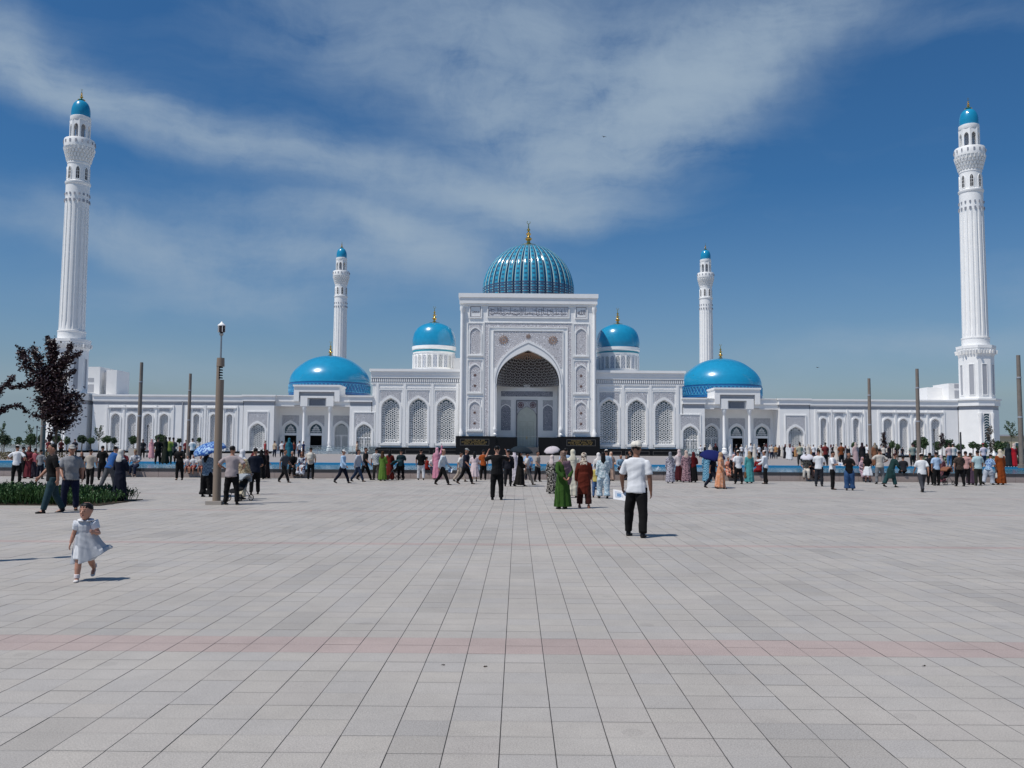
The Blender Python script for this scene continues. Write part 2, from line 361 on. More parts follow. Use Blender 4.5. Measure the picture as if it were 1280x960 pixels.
PINKST = base_mat('pink_granite', (.37, .30, .27), .55, noise_amt=.15, nscale=9, bump=.1)
DKST = base_mat('dark_coping', (.045, .045, .05), .35, noise_amt=.3, nscale=9)
def pool_part(): pass
YC = 45.9
TZ = .50
pw = MB()
pool = MB().box(-95, 95, YC, YC+.5, -.05, .31).build('pool_wall', PINKST, kind='structure')
for i in range(95):       # curb blocks of dressed stone and dark coping slabs
    xa = -47.5+i
    o = MB().box(xa+.006, xa+.994, YC-.03, YC+.45, -.012, .30).build('curb_block', PINKST, pool)
cop_me = MB().box(.005, .995, -.045, .52, .314, .45).mesh('coping_slab'); cop_me.materials.append(DKST)
for i in range(95):
    o = bpy.data.objects.new('coping_slab', cop_me); COL.objects.link(o); o.parent = pool; o.location = (-47.5+i, YC, 0)
BLUEW = base_mat('blue_pool_tile', (.03, .26, .50), .25, noise_amt=.3, nscale=7)
MB().box(-95, 95, YC+.5, YC+.62, -.05, .43).build('pool_lining', BLUEW, pool)
YF = 62.0
MB().box(-95, 95, YF, YF+.4, -.05, TZ).build('pool_lining', BLUEW, pool)
MB().box(-95, 95, YC+.62, YF, -.05, .05).build('pool_floor', BLUEW, pool)
def water_mat():
    m = bpy.data.materials.new('pool_water'); m.use_nodes = True; t = m.node_tree; p = t.nodes['Principled BSDF']; LL = t.links.new
    p.inputs['Roughness'].default_value = .08; p.inputs['IOR'].default_value = 1.33; p.inputs['Transmission Weight'].default_value = .45
    g = t.nodes.new('ShaderNodeNewGeometry'); n = t.nodes.new('ShaderNodeTexNoise'); n.inputs['Scale'].default_value = 2.2; n.inputs['Detail'].default_value = 4; LL(g.outputs['Position'], n.inputs['Vector'])
    n0 = t.nodes.new('ShaderNodeTexNoise'); n0.inputs['Scale'].default_value = .15; LL(g.outputs['Position'], n0.inputs['Vector'])
    mx = t.nodes.new('ShaderNodeMixRGB'); LL(n0.outputs['Fac'], mx.inputs[0]); mx.inputs[1].default_value = (.05, .20, .28, 1); mx.inputs[2].default_value = (.12, .30, .36, 1); LL(mx.outputs[0], p.inputs['Base Color'])
    b = t.nodes.new('ShaderNodeBump'); b.inputs['Strength'].default_value = .9; b.inputs['Distance'].default_value = .12; LL(n.outputs['Fac'], b.inputs['Height']); LL(b.outputs[0], p.inputs['Normal'])
    return m
MB().box(-95, 95, YC+.622, YF-.002, .30, .37).build('water', water_mat(), kind='structure')
# terrace behind the pool with shallow steps down to the far pool edge
TERR = base_mat('terrace_paving', (.30, .285, .275), .7, noise_amt=.16, nscale=1.5)
MB().box(-150, 150, YF+.4, 320, -.05, TZ).build('terrace', TERR, kind='structure')
for i in range(14): MB().box(-120, 120, 64+i*3.4+i*i*.08, 64.5+i*3.4+i*i*.08, TZ, TZ+.006).build('terrace_band', base_mat('terrace_band', (.24, .17, .15), .7), kind='structure')
# ------------------------------------------------------------------ the mosque
PSI = .018
MO = Vector((1.43, 130.0, 0))
cps, sps = math.cos(PSI), math.sin(PSI)
def mw(lx, ly): return (MO.x+lx*cps-ly*sps, MO.y+lx*sps+ly*cps)
ROFF = {}
def mthing(name, lx, ly, label, cat, group=None, z=TZ):
    x, y = mw(lx, ly); o = empty(name, (x, y, z), PSI, label, cat, group); ROFF[o.name] = (-lx, -ly, -z); return o
def mp_(mb, name, mat, root, smooth=None, kind=None): return mb.build(name, mat, root, ROFF[root.name], smooth, kind)
def zy(yc, Y=130.0): return atY(647, yc, Y)[1]
K = 130/FPX; KP = 128.4/FPX

# ---- lattice windows
def inside_arch(x, z, w, z0, zs, za):
    if z < z0 or z > za or abs(x) > w: return False
    if z <= zs: return True
    pts = arch_curve(0, w, zs, za, 10)
    for (xa, zA), (xb, zB) in zip(pts[:10], pts[1:11]):
        if zA <= z <= zB:
            t = (z-zA)/(zB-zA+1e-9); return abs(x) <= abs(xa+(xb-xa)*t)
    return False
WIN_CACHE = {}
def window_meshes(w, h, hs, cell, border, transom=None):
    """origin at the sill centre; frame, lattice, pane meshes"""
    key = (round(w, 2), round(h, 2), cell, border, transom)
    if key in WIN_CACHE: return WIN_CACHE[key]
    fr = MB(); t = w*.07
    fr.ring(arch(0, w, 0, hs, h), arch(0, w-t, t, hs, h-t*1.5), -.06, .06)
    bw = w*.30 if border else 0
    wi = w-bw
    if border:
        fr.ring(arch(0, wi, bw, hs, h-bw*1.2), arch(0, wi-t*.7, bw+t*.7, hs, h-bw*1.2-t), -.05, .05)
        z = bw
        while z < hs:
            for sx in (-1, 1): fr.box(min(sx*wi, sx*(w-t)), max(sx*wi, sx*(w-t)), -.045, .045, z-.03, z+.03)
            z += (hs-bw)/2.001
        fr.box(-wi, wi, -.044, .044, bw-.03, bw+.03)
    if transom:
        fr.box(-w+t, w-t, -.07, .07, transom-.06, transom+.06); fr.box(-.05, .05, -.055, .055, t, transom-.06)
    la = MB(); s = cell; bt = cell*.15
    def ib(x, z): return inside_arch(x, z, w-t, t, hs, h-t*1.5)
    def seg(p, q):
        if ib(*p) and ib(*q): la.bar((p[0], 0, p[1]), (q[0], 0, q[1]), bt, .05)
    nx = int(w/s)+1; nz = int(h/s)+2
    for i in range(-nx, nx+1):
        for j in range(0, nz):
            cx, cz = (i+.5*(j % 2))*s, j*s*.866
            if border and ((abs(cx) > wi) or not inside_arch(cx, cz, wi, bw, hs, h-bw*1.2)): continue
            r = s*.36
            pp = [(cx+r*math.cos(PI/6+k*PI/3), cz+r*math.sin(PI/6+k*PI/3)) for k in range(6)]
            for k in range(6): seg(pp[k], pp[(k+1) % 6])
            for k in range(3):
                a = k*PI/3; seg((cx+r*.87*math.cos(a), cz+r*.87*math.sin(a)), (cx+s*.62*math.cos(a), cz+s*.62*math.sin(a)))
    if border:
        z = t*2
        while z < h-bw*.6:
            for sx in (-1, 1):
                xc = sx*(w-t+wi)/2
                if z > hs:
                    pts = arch_curve(0, (w+wi)/2, hs, h-bw*.6, 10)
                    xc = None
                    for (xa, zA), (xb, zB) in zip(pts[:10], pts[1:11]):
                        if zA <= z <= zB: xc = -sx*(xa+(xb-xa)*(z-zA)/(zB-zA+1e-9))
                    if xc is None: continue
                q = bw*.30
                for k in range(4):
                    a, b = k*PI/2, (k+1)*PI/2
                    la.bar((xc+q*math.cos(a), 0, z+q*math.sin(a)), (xc+q*math.cos(b), 0, z+q*math.sin(b)), bt, .05)
            z += bw*.85
        x = -wi+bw*.5
        while x < wi:
            q = bw*.3
            for k in range(4):
                a, b = k*PI/2, (k+1)*PI/2
                la.bar((x+q*math.cos(a), 0, bw*.5+t*.5+q*math.sin(a)), (x+q*math.cos(b), 0, bw*.5+t*.5+q*math.sin(b)), bt, .05)
            x += bw*.85
    pn = MB().prism(arch(0, w-.01, .01, hs, h-.01), .065, .09)
    r = (fr.mesh('window'), la.mesh('lattice'), pn.mesh('pane')); WIN_CACHE[key] = r; return r
def add_window(root, cx, y, z0, w, h, hs, cell=.36, border=True, transom=None, name='window', lat=None, pane=None):
    a, b, c = window_meshes(w, h, hs, cell, border, transom); off = ROFF[root.name]
    f = link_mesh(name, a, WHITE, root, (cx+off[0], y+off[1], z0+off[2]))
    link_mesh('lattice', b, lat or WHITE, f); link_mesh('pane', c, pane or GLASS, f)
    return f
def spandrel(cx, w, zs, za, ztop, wr):      # rectangle above an arch
    c = [p for p in arch_curve(cx, w, zs, za) if abs(p[0]-cx) <= wr+1e-6]
    zl = c[0][1]
    return [(cx-wr, zl), (cx-wr, ztop), (cx+wr, ztop), (cx+wr, zl)]+c[::-1][(0 if abs(c[-1][0]-cx-wr) > 1e-6 else 1):]
def finial(mb, cx, cy, z, s):
    prof = [(.55, 0), (.60, .06), (.30, .16), (.13, .32), (.12, .5), (.24, .62), (.26, .75), (.12, .90), (.09, 1.05), (.18, 1.16), (.19, 1.25), (.08, 1.36), (.06, 1.5), (.13, 1.6), (.13, 1.68), (.05, 1.78), (.025, 2.3)]
    mb.lathe(cx, cy, [(r*s*1.35, z+h*s) for r, h in prof], 12)
    # crescent at the top
    R = .16*s; zc = z+2.42*s
    for k in range(10):
        a0 = math.radians(-240+k*28); a1 = math.radians(-240+(k+1)*28)
        mb.bar((cx+R*math.cos(a0), cy, zc+R*math.sin(a0)), (cx+R*math.cos(a1), cy, zc+R*math.sin(a1)), .05*s)

# =================== hall: portal, two tall wings, main dome, two drum domes
hall = mthing('mosque', 0, 0, 'white marble mosque hall with tall arched portal and ribbed blue main dome', 'mosque')
HP = 85.5*KP; yF = -1.6
ztop = zy(367.5, 128.4); zc0 = zy(380, 128.4); zpl = zy(545.5, 128.4)
ow = 39.5*KP; oz = zy(437.5, 128.4); os_ = zy(480, 128.4); zfl = zy(559, 130)
b = MB()
b.prism(rect(-HP, HP, zpl, zc0), yF, yF+1.1, [arch(0, ow, zpl+.002, os_, oz, 14)])
for sx in (-1, 1): b.box(min(sx*HP, sx*(ow+.01)), max(sx*HP, sx*(ow+.01)), yF+1.1, 8, zpl, zc0)
b.box(-ow-.01, ow+.01, yF+1.1, 8, oz+.3, zc0)
b.box(-ow, ow, 4.2, 5.0, .5, oz+.3)
mp_(b, 'portal_wall', WHITE, hall)
b = MB(); b.box(-HP-.15, HP+.15, yF-.35, 8.2, zc0+.003, ztop-.6); b.box(-HP-.28, HP+.28, yF-.48, 8.3, ztop-.6, ztop); b.box(-HP+.5, HP-.5, yF-.2, 7.5, zc0-.25, zc0); mp_(b, 'cornice', WHITE, hall)
for sx in (-1, 1):
    b = MB(); cx = sx*(HP-.28); z0, z1 = zpl, zy(384, 128.4)
    b.lathe(cx, yF-.18, [(.34, z0), (.34, z0+.5), (.2, z0+.8), (.21, z0+1.2), (.21, z1-1.2), (.2, z1-.9), (.36, z1-.5), (.36, z1)], 14); mp_(b, 'colonette', WHITE, hall, 40)
    b = MB(); cx = sx*(ow+.18); z1 = os_
    b.lathe(cx, yF-.14, [(.20, z0), (.26, z0+.3), (.12, z0+.5), (.28, z0+.9), (.28, z0+1.1), (.13, z0+1.5), (.13, z1-.4), (.2, z1)], 12); mp_(b, 'colonette', WHITE, hall, 40)

def Q(px): return px*KP
def Zp(y): return zy(y, 128.4)
# inscription and calligraphy panels
def panel(x0, x1, z0, z1, mat, name='carved_panel', y=yF, fr=.16, proud=.10):
    f = MB().frame(x0-fr, x1+fr, z0-fr, z1+fr, fr, y-proud, y-.003)
    o = mp_(f, 'moulding', WHITE, hall)
    p = MB().box(x0, x1, y-.03, y-.002, z0, z1); return mp_(p, name, mat, hall)
INK = base_mat('engraved_letter', (.20, .19, .21), .6)
CPALE = carved('pale_carved_marble', (.78, .78, .79), (.66, .65, .67), (.70, .69, .71), 3.5)
def text_mesh(s, size, w, h):
    cu = bpy.data.curves.new('letters', 'FONT'); cu.body = s; cu.size = size; cu.extrude = .015; cu.offset = .022; cu.resolution_u = 3
    o = bpy.data.objects.new('letters', cu); COL.objects.link(o); dg = bpy.context.evaluated_depsgraph_get(); dg.update()
    me = bpy.data.meshes.new_from_object(o.evaluated_get(dg)); bpy.data.objects.remove(o)
    xs = [v.co.x for v in me.vertices]; ys = [v.co.y for v in me.vertices]
    if not xs: return None
    x0, x1, y0, y1 = min(xs), max(xs), min(ys), max(ys); k = min(w/(x1-x0), h/(y1-y0))
    for v in me.vertices: v.co = ((v.co.x-(x0+x1)/2)*k, -v.co.z, (v.co.y-(y0+y1)/2)*k)
    me.materials.clear(); me.materials.append(INK); return me
words = {-1: '\uFEAA\uFEE4\uFEA4\uFEE3', 1: '\uFEEA\uFEE0\uFEDF\uFE8D'}
for sx in (-1, 1):
    cx = sx*Q(66.5); z0, z1 = Zp(396.7), Zp(383.2); hw = Q(6.7)
    pn = panel(cx-hw, cx+hw, z0, z1, WHITE, 'calligraphy_panel', proud=.14)
    mp_(MB().frame(cx-hw+.02, cx+hw-.02, z0+.02, z1-.02, .07, yF-.05, yF-.028), 'inlay', INK, hall)
    me = text_mesh(words[sx], 1.0, hw*1.45, (z1-z0)*.62)
    if me:
        off = ROFF[hall.name]; o = link_mesh('lettering', me, INK, hall, (cx+off[0], yF-.045+off[1], (z0+z1)/2+off[2]))
z0, z1 = Zp(396), Zp(383.2); hw = Q(50.5)
panel(-hw, hw, z0, z1, CPALE, 'inscription_panel', proud=.14)
mp_(MB().frame(-hw+.02, hw-.02, z0+.02, z1-.02, .07, yF-.05, yF-.028), 'inlay', INK, hall)
# flowing script strokes of the inscription band
r_ = random.Random(11); b = MB(); x = hw-.3
while x > -hw+.4:
    k = r_.random(); zz = z0+.25+r_.random()*.25; y = yF-.04
    if k < .45:
        h = r_.uniform(.7, 1.05); b.bar((x, y, zz), (x-.05*r_.random(), y, zz+h), .06, .02)
    if k > .3:
        w = r_.uniform(.25, .5); n = 6; pr = None
        for i in range(n+1):
            a = PI*i/n; p = (x-w/2+w/2*math.cos(a), y-.001, zz+.16-math.sin(a)*.2)
            if pr: b.bar(pr, p, .06, .02)
            pr = p
    if r_.random() < .6: b.bar((x, y, zz+.75), (x-.07, y, zz+.8), .07, .02)
    if r_.random() < .25: b.bar((x, y-.002, zz+.45), (x-.7, y-.002, zz+.62), .05, .02)
    x -= r_.uniform(.13, .24)
mp_(b, 'lettering', INK, hall, kind='stuff')
# tall arched side panels in three tiers
for sx in (-1, 1):
    cx = sx*Q(66.5); hw = Q(6.6)
    for (yt, ya, yb) in ((405.5, 410.5, 443), (451.5, 456, 490), (498.5, 502.5, 537)):
        zt, za, zb = Zp(yt), Zp(ya), Zp(yb); zs = za-hw*1.15
        o_ = hw+.20
        mp_(MB().ring(arch(cx, hw+.18, zb-.12, zs, za+.2), arch(cx, hw, zb, zs, za), yF-.12, yF-.003), 'arch_moulding', WHITE, hall)
        mp_(MB().prism(arch(cx, hw-.001, zb+.001, zs, za-.001), yF-.03, yF-.002), 'carved_panel', CARVEB, hall)
        mp_(MB().prism(spandrel(cx, hw+.182, zs, za+.202, zt, hw+.05), yF-.04, yF-.002), 'carved_panel', CARVE, hall)
        mp_(MB().frame(cx-hw-.42, cx+hw+.42, zb-.42, zt+.22, .12, yF-.09, yF-.003), 'moulding', WHITE, hall)
        mp_(MB().box(cx-hw-.35, cx+hw+.35, yF-.22, yF-.0031, zb-.30, zb-.14), 'sill', WHITE, hall)
        md = MB()
        for q in range(2 if yt > 450 else 0):
            zc = zb+(zs-zb)*(.28+.5*q)
            for i in range(6):
                a = i*PI/3; md.bar((cx, yF-.035, zc), (cx+.22*math.cos(a), yF-.035, zc+.22*math.sin(a)), .09, .02)
        if md.v: mp_(md, 'rosette', base_mat('brown_inlay', (.16, .08, .06), .5), hall)
# border strip, spandrel, archivolt
zt, zt2 = Zp(404.5), Zp(409.5)
mp_(MB().prism([(-Q(54.2), zpl), (-Q(54.2), zt), (Q(54.2), zt), (Q(54.2), zpl), (Q(49.6), zpl), (Q(49.6), zt2), (-Q(49.6), zt2), (-Q(49.6), zpl)], yF-.035, yF-.002), 'carved_border', CARVE, hall)
for (a_, t_) in ((54.9, .10), (48.9, .10)):
    zt_ = Zp(404.5)+(.08 if a_ > 50 else -.62)
    mp_(MB().prism([(-Q(a_)-t_, zpl), (-Q(a_)-t_, zt_+t_), (Q(a_)+t_, zt_+t_), (Q(a_)+t_, zpl), (Q(a_), zpl), (Q(a_), zt_), (-Q(a_), zt_), (-Q(a_), zpl)], yF-.10, yF-.003), 'moulding', WHITE, hall)
aw, aza = Q(43.6), Zp(425.8)
mp_(MB().ring(arch(0, aw, zpl+.05, os_, aza, 14), arch(0, ow-.02, zpl+.05-.0001+.0002, os_, oz-.02, 14), yF-.22, yF-.003), 'archivolt', WHITE, hall)
mp_(MB().ring(arch(0, aw-.25, zpl+.06, os_, aza-.3, 14), arch(0, aw-.35, zpl+.07, os_, aza-.42, 14), yF-.26, yF-.221), 'arch_line', GREYST, hall)
mp_(MB().prism(spandrel(0, aw+.002, os_, aza+.003, Zp(414.5), Q(42.6)), yF-.05, yF-.002), 'carved_spandrel', CARVEB, hall)
mp_(MB().prism([(-Q(44.4), zpl), (-Q(44.4), Zp(412.8)), (Q(44.4), Zp(412.8)), (Q(44.4), zpl), (Q(43.7), zpl), (Q(43.7), Zp(413.8)), (-Q(43.7), Zp(413.8)), (-Q(43.7), zpl)], yF-.12, yF-.003), 'moulding', WHITE, hall)
BR = base_mat('orange_brown_inlay', (.36, .23, .16), .5)
for (cx, cz, R) in ((-Q(31), Zp(425), Q(6.4)), (Q(31), Zp(425), Q(6.4)), (0, Zp(420.5), Q(3.2))):
    g = MB().lathe(0, 0, [(R*.25, 0), (R*.25, .05)], 12)
    for i in range(12):
        a = i*PI/6; c_, s_ = math.cos(a), math.sin(a); bb = len(g.v)
        for (rr, ww, hh) in ((.35, .0, 0), (.65, .13, 0), (1.0, .0, 0), (.65, -.13, 0), (.35, .0, .05), (.65, .13, .05), (1.0, .0, .05), (.65, -.13, .05)):
            g.v.append((R*(rr*c_-ww*s_), R*(rr*s_+ww*c_), hh))
        g.f += [(bb+3, bb+2, bb+1, bb), (bb+4, bb+5, bb+6, bb+7)]+[(bb+k, bb+(k+1) % 4, bb+4+(k+1) % 4, bb+4+k) for k in range(4)]
    g.v = [(x+cx, yF-.052-z, y+cz) for x, y, z in g.v]
    mp_(g, 'rosette', BR, hall)
# iwan interior: side walls come from the portal body; back wall dressing
zb1, zb2 = zy(489, 134), zy(495.5, 134); KB = 134/FPX; yB = 4.2
zspr = zy(484, 134)
mp_(MB().box(-32.5*KB, 32.5*KB, yB-.04, yB-.002, zb2, zb1), 'frieze_panel', CARVEB2, hall)
for sx in (-1, 1):
    cx = sx*26.3*KB; hw = 6.1*KB; zt, zb = zy(500, 134), zy(538, 134); za = zt-.75; zs = za-hw*1.1
    mp_(MB().ring(arch(cx, hw+.14, zb-.1, zs, za+.16), arch(cx, hw, zb, zs, za), yB-.10, yB-.003), 'arch_moulding', WHITE, hall)
    mp_(MB().prism(arch(cx, hw-.001, zb+.001, zs, za-.001), yB-.03, yB-.002), 'carved_panel', CARVEB2, hall)
    mp_(MB().prism(spandrel(cx, hw+.142, zs, za+.162, zt, hw+.02), yB-.04, yB-.002), 'carved_panel', CARVEG, hall)
# doorway
hw = 13.5*KB; zt = zy(500, 134); da = zy(508.5, 134); dw = 12.0*KB; ds = da-dw*1.15
mp_(MB().prism([(-hw, zfl), (-hw, zt), (hw, zt), (hw, zfl)], yB-.12, yB-.002, [arch(0, dw, zfl+.002, ds, da)]), 'door_surround', base_mat('dark_surround', (.16, .16, .18), .5), hall)
mp_(MB().prism(spandrel(0, dw+.06, ds, da+.06, zt-.18, dw+.01), yB-.16, yB-.121), 'carved_panel', CARVEG, hall)
for sx in (-1, 1):
    g = MB()
    for R, t in ((.42, .10), (.18, .18)):
        for i in range(14):
            a, c = 2*PI*i/14, 2*PI*(i+1)/14; g.bar((sx*.92+R*math.cos(a), yB-.17, zt-.75+R*math.sin(a)), (sx*.92+R*math.cos(c), yB-.17, zt-.75+R*math.sin(c)), t, .04)
    mp_(g, 'rosette', base_mat('maroon_inlay', (.12, .03, .04), .5), hall)
DOORM = base_mat('pale_green_door', (.52, .54, .47), .4, noise_amt=.12, nscale=2)
dl = MB().prism(arch(0, dw-.01, zfl, ds, da-.01), yB-.05, yB-.02)
dr = mp_(dl, 'door', DOORM, hall)
g = MB()
for (x0, x1, z0, z1) in ((-1.05, -.62, .2, 2.9), (-.52, -.08, .2, 2.9), (.08, .52, .2, 2.9), (.62, 1.05, .2, 2.9), (-1.05, -.08, 3.05, 3.9), (.08, 1.05, 3.05, 3.9)):
    g.frame(x0, x1, zfl+z0, zfl+z1, .05, yB-.085, yB-.051)
g.build('door_panel', base_mat('door_moulding', (.42, .43, .34), .4), dr)
g = MB(); g.box(.02, .05, yB-.13, yB-.086, zfl+1.2, zfl+1.7); g.box(-.05, -.02, yB-.13, yB-.086, zfl+1.2, zfl+1.7); g.build('door_handle', GOLD, dr)
# muqarnas half vault: tiers of small niche cells
vb = MB(); vc = MB(); nt_ = 13
D = yB-(yF+1.1)
def plan(t, s, k):            # t 0..1 up the vault, s -1..1 along the tier
    w = ow*((1-t**1.9)**.75)+.05; d = D*((1-t**1.5)**.6)*.98+.1; a = s*PI/2
    return (w*math.sin(a)*k, yF+1.12+d*math.cos(a)*k)
zv0, zv1 = zspr, oz-.05
for i in range(nt_):
    t0, t1 = i/nt_, (i+1)/nt_; za_, zb_ = zv0+(zv1-zv0)*t0, zv0+(zv1-zv0)*t1; n = max(6, int(40*(1-t0*.8)))
    for j in range(n):
        s0, s1 = -1+2*j/n, -1+2*(j+1)/n
        p0, p1 = plan(t0, s0, 1), plan(t0, s1, 1); q0, q1 = plan(t1, s0, 1), plan(t1, s1, 1)
        k = len(vb.v); vb.v += [(*p0, za_), (*p1, za_), (*p1, zb_), (*p0, zb_), (*q0, zb_), (*q1, zb_)]; vb.f += [(k+3, k+2, k+1, k), (k+4, k+5, k+2, k+3)]
        m0, m1 = plan(t0, s0, .965), plan(t0, s1, .965); mm = ((m0[0]+m1[0])/2, (m0[1]+m1[1])/2); zt_ = zb_-.06
        if j % 2 == i % 2:
            vc.bar((*m0, za_+.02), (*mm, zt_), .10, .06); vc.bar((*mm, zt_), (*m1, za_+.02), .10, .06)
        else:
            vc.bar((*m0, za_+.04), (*m1, za_+.04), .08, .06); vc.bar((*mm, za_+.04), (*mm, zt_), .06, .06)
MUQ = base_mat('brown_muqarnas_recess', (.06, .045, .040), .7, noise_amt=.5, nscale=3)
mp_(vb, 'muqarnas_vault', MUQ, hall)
mp_(vc, 'muqarnas_cells', base_mat('muqarnas_edge', (.40, .385, .38), .6, noise_amt=.25, nscale=2), hall, kind='stuff')
rs = MB()
for j in range(15):
    s = -1+2*(j+.5)/15; p0 = plan(.80, s, .95); p1 = plan(.97, s, .9); rs.bar((*p0, zv0+(zv1-zv0)*.80), (*p1, zv0+(zv1-zv0)*.97), .13, .05)
mp_(rs, 'vault_rays', BR, hall, kind='stuff')
mp_(MB().box(-ow, ow, yF+1.1, yB, TZ, zfl), 'portal_floor', GREYST, hall)
# black granite base of the portal with engraved gold lines
for sx in (-1, 1):
    mp_(MB().box(min(sx*Q(40), sx*(HP+.45)), max(sx*Q(40), sx*(HP+.45)), yF-.8, 8.2, TZ, zpl), 'granite_base', GRANITE, hall)
    mp_(MB().box(min(sx*Q(13.2), sx*Q(39.98)), max(sx*Q(13.2), sx*Q(39.98)), yF-.45, yF+.9, TZ, zpl-.12), 'granite_base', GRANITE, hall)
    x0, x1 = sorted((sx*Q(48), sx*Q(84))); mp_(MB().frame(x0, x1, zy(557, 128), zy(549, 128), .06, yF-.82, yF-.802), 'plaque_line', base_mat('dull_line', (.10, .095, .09), .4), hall)
b = MB(); r_ = random.Random(4); cx0 = Q(66)
GT = base_mat('gold_letters', (.30, .21, .07), .5, metal=.3)
for sx in (-1, 1):
    for li, (yy, hwl) in enumerate(((550.6, 12), (552.9, 16), (555.1, 13))):
        x = sx*cx0-Q(hwl); zc = zy(yy, 127.6)
        while x < sx*cx0+Q(hwl):
            w = r_.uniform(.06, .11); h = .20; k = r_.random()
            b.box(x, x+.035, yF-.822, yF-.803, zc-h/2, zc+h/2)
            if k < .7: b.box(x+.036, x+w, yF-.822, yF-.803, zc+(h/2-.04 if k < .35 else -.02), zc+(h/2 if k < .35 else .02))
            if k > .4: b.box(x+.037, x+w, yF-.822, yF-.803, zc-h/2, zc-h/2+.04)
            x += w+(.05 if r_.random() < .85 else .22)
mp_(b, 'gold_lettering', GT, hall, kind='stuff')
b = MB(); ns = 8
for i in range(ns):
    b.box(-Q(13), Q(13), yF-.9-(ns-i)*.35, yF+1.1, TZ+.001, TZ+(zfl-TZ)*(i+1)/ns)
stp = mp_(b, 'entrance_steps', base_mat('step_stone', (.10, .095, .095), .5), hall)

# tall side wings
x0w, x1w = HP, 194*K
zt, zcb, zb = zy(462.5), zy(481), zy(560)
zd0, zd1 = zy(479), zy(473.5)
wins = (102*K, 136.5*K, 171*K); ww = 11.3*K
zw0 = zy(554); zwa = zy(498.7); zws = zwa-ww*1.15
def add_dentils(root, x0, x1, y, z0, z1, step=.30, name='dentils'):
    b = MB(); x = x0
    while x < x1-step*.5: b.box(x, x+step*.55, y-.12, y-.002, z0, z1, False); x += step
    mp_(b, name, WHITE, root, kind='stuff')
for sx in (-1, 1):
    def SX(a, b_): return (min(sx*a, sx*b_), max(sx*a, sx*b_))
    xa, xb = SX(x0w, x1w)
    b = MB()
    hl = [arch(sx*w, ww+.02, zw0-.02, zws, zwa+.02) for w in wins]
    b.prism(rect(xa, xb, zb, zcb), 0, .5, hl); b.box(xa, xb, .5, 20, TZ, zcb)
    mp_(b, 'wing_wall', WHITE, hall)
    b = MB(); xa2, xb2 = SX(x0w+.002, x1w+.25)
    b.box(xa2, xb2, -.10, 20, zcb+.002, zd0); b.box(*SX(x0w+.003, x1w+.12), -.03, 19.9, zd0, zd1)
    b.box(xa2, xb2, -.22, 20.1, zd1, zt-.35); b.box(*SX(x0w+.004, x1w+.45), -.45, 20.2, zt-.35, zt); b.box(xa2, xb2, -.3, 20.05, zt-.75, zt-.35-.001)
    mp_(b, 'cornice', WHITE, hall)
    mp_(MB().box(*SX(x0w+.01, x1w+.1), -.045, -.031, zd0+.03, zd1-.03), 'frieze', GREYST, hall)
    add_dentils(hall, xa2, xb2, -.046, zd0+.08, zd1-.08)
    for w in wins:
        cx = sx*w; fw = 14.2*K; ztf = zy(488.5)
        mp_(MB().prism(rect(cx-fw-.16, cx+fw+.16, zb, ztf+.16), -.10, -.003, [rect(cx-fw, cx+fw, zb+.001, ztf)]), 'moulding', WHITE, hall)
        mp_(MB().prism(rect(cx-fw-.42, cx+fw+.42, zb+.001, ztf+.42), -.07, -.0031, [rect(cx-fw-.30, cx+fw+.30, zb+.002, ztf+.30)]), 'moulding', WHITE, hall)
        mp_(MB().prism(spandrel(cx, ww+.33, zws, zwa+.42, zy(489.8), 12.4*K), -.05, -.002), 'carved_spandrel', CARVEG, hall)
        mp_(MB().ring(arch(cx, ww+.32, zw0-.1, zws, zwa+.40), arch(cx, ww+.02, zw0-.08, zws, zwa+.02), -.16, -.0032), 'archivolt', WHITE, hall)
        mp_(MB().box(cx-ww-.2, cx+ww+.2, -.24, -.0033, zw0-.42, zw0-.12), 'sill', WHITE, hall)
        add_window(hall, cx, .24, zw0, ww, zwa-zw0, zws-zw0, .56)
    for w in (119.2, 153.8, 187.8, 88.2):
        mp_(MB().box(sx*w*K-.18, sx*w*K+.18, -.13, -.004, zb, zcb), 'pilaster', WHITE, hall)
    b = MB(); b.box(*SX(HP+.451, x1w+.35), -.55, 20.2, TZ, zb); mp_(b, 'granite_base', GRANITE, hall)
    for w in wins: mp_(MB().frame(sx*w-1.75, sx*w+1.75, zy(568), zy(563), .05, -.57, -.552), 'plinth_line', base_mat('dull_line', (.10, .095, .09), .4), hall)

# roof body and the main dome
XD = .80; yM = 27.0; YM = 157.0; KM = YM/FPX
def zm(y): return zy(y, YM)
zbase = zm(367)
b = MB(); b.box(-13, 13, 8.4, 40, zt-.4, 15.5); b.box(-10.5, 10.5, 15, 38, 15.5, 20); mp_(b, 'roof_block', WHITE2, hall)
mp_(MB().lathe(XD, yM, [(7.9, 20), (7.9, zbase-2.4), (8.1, zbase-2.2), (8.1, zbase-1.9)], 48), 'drum', WHITE, hall, 30)
dp = [(56.0, 384), (57.0, 376), (57.6, 367), (57.4, 358), (55.8, 350), (53.2, 342), (49.2, 334), (43.6, 326.5), (38, 321), (31, 315.5), (25, 312), (17, 309), (9, 307.2), (3, 306.5)]
def interp(prof, n):
    out_ = []
    for i in range(n):
        t = i/(n-1)*(len(prof)-1); j = min(int(t), len(prof)-2); f = t-j
        p0 = prof[max(j-1, 0)]; p1 = prof[j]; p2 = prof[j+1]; p3 = prof[min(j+2, len(prof)-1)]
        out_.append(tuple(.5*((2*p1[k])+(-p0[k]+p2[k])*f+(2*p0[k]-5*p1[k]+4*p2[k]-p3[k])*f*f+(-p0[k]+3*p1[k]-3*p2[k]+p3[k])*f**3) for k in (0, 1)))
    return out_
dprof = [(r*KM, zm(y)) for r, y in interp(dp, 40)]
NR = 36
def ribmod(a, t): return .955+.05*abs(math.sin(a*NR/2))**.75*(1-.4*t)
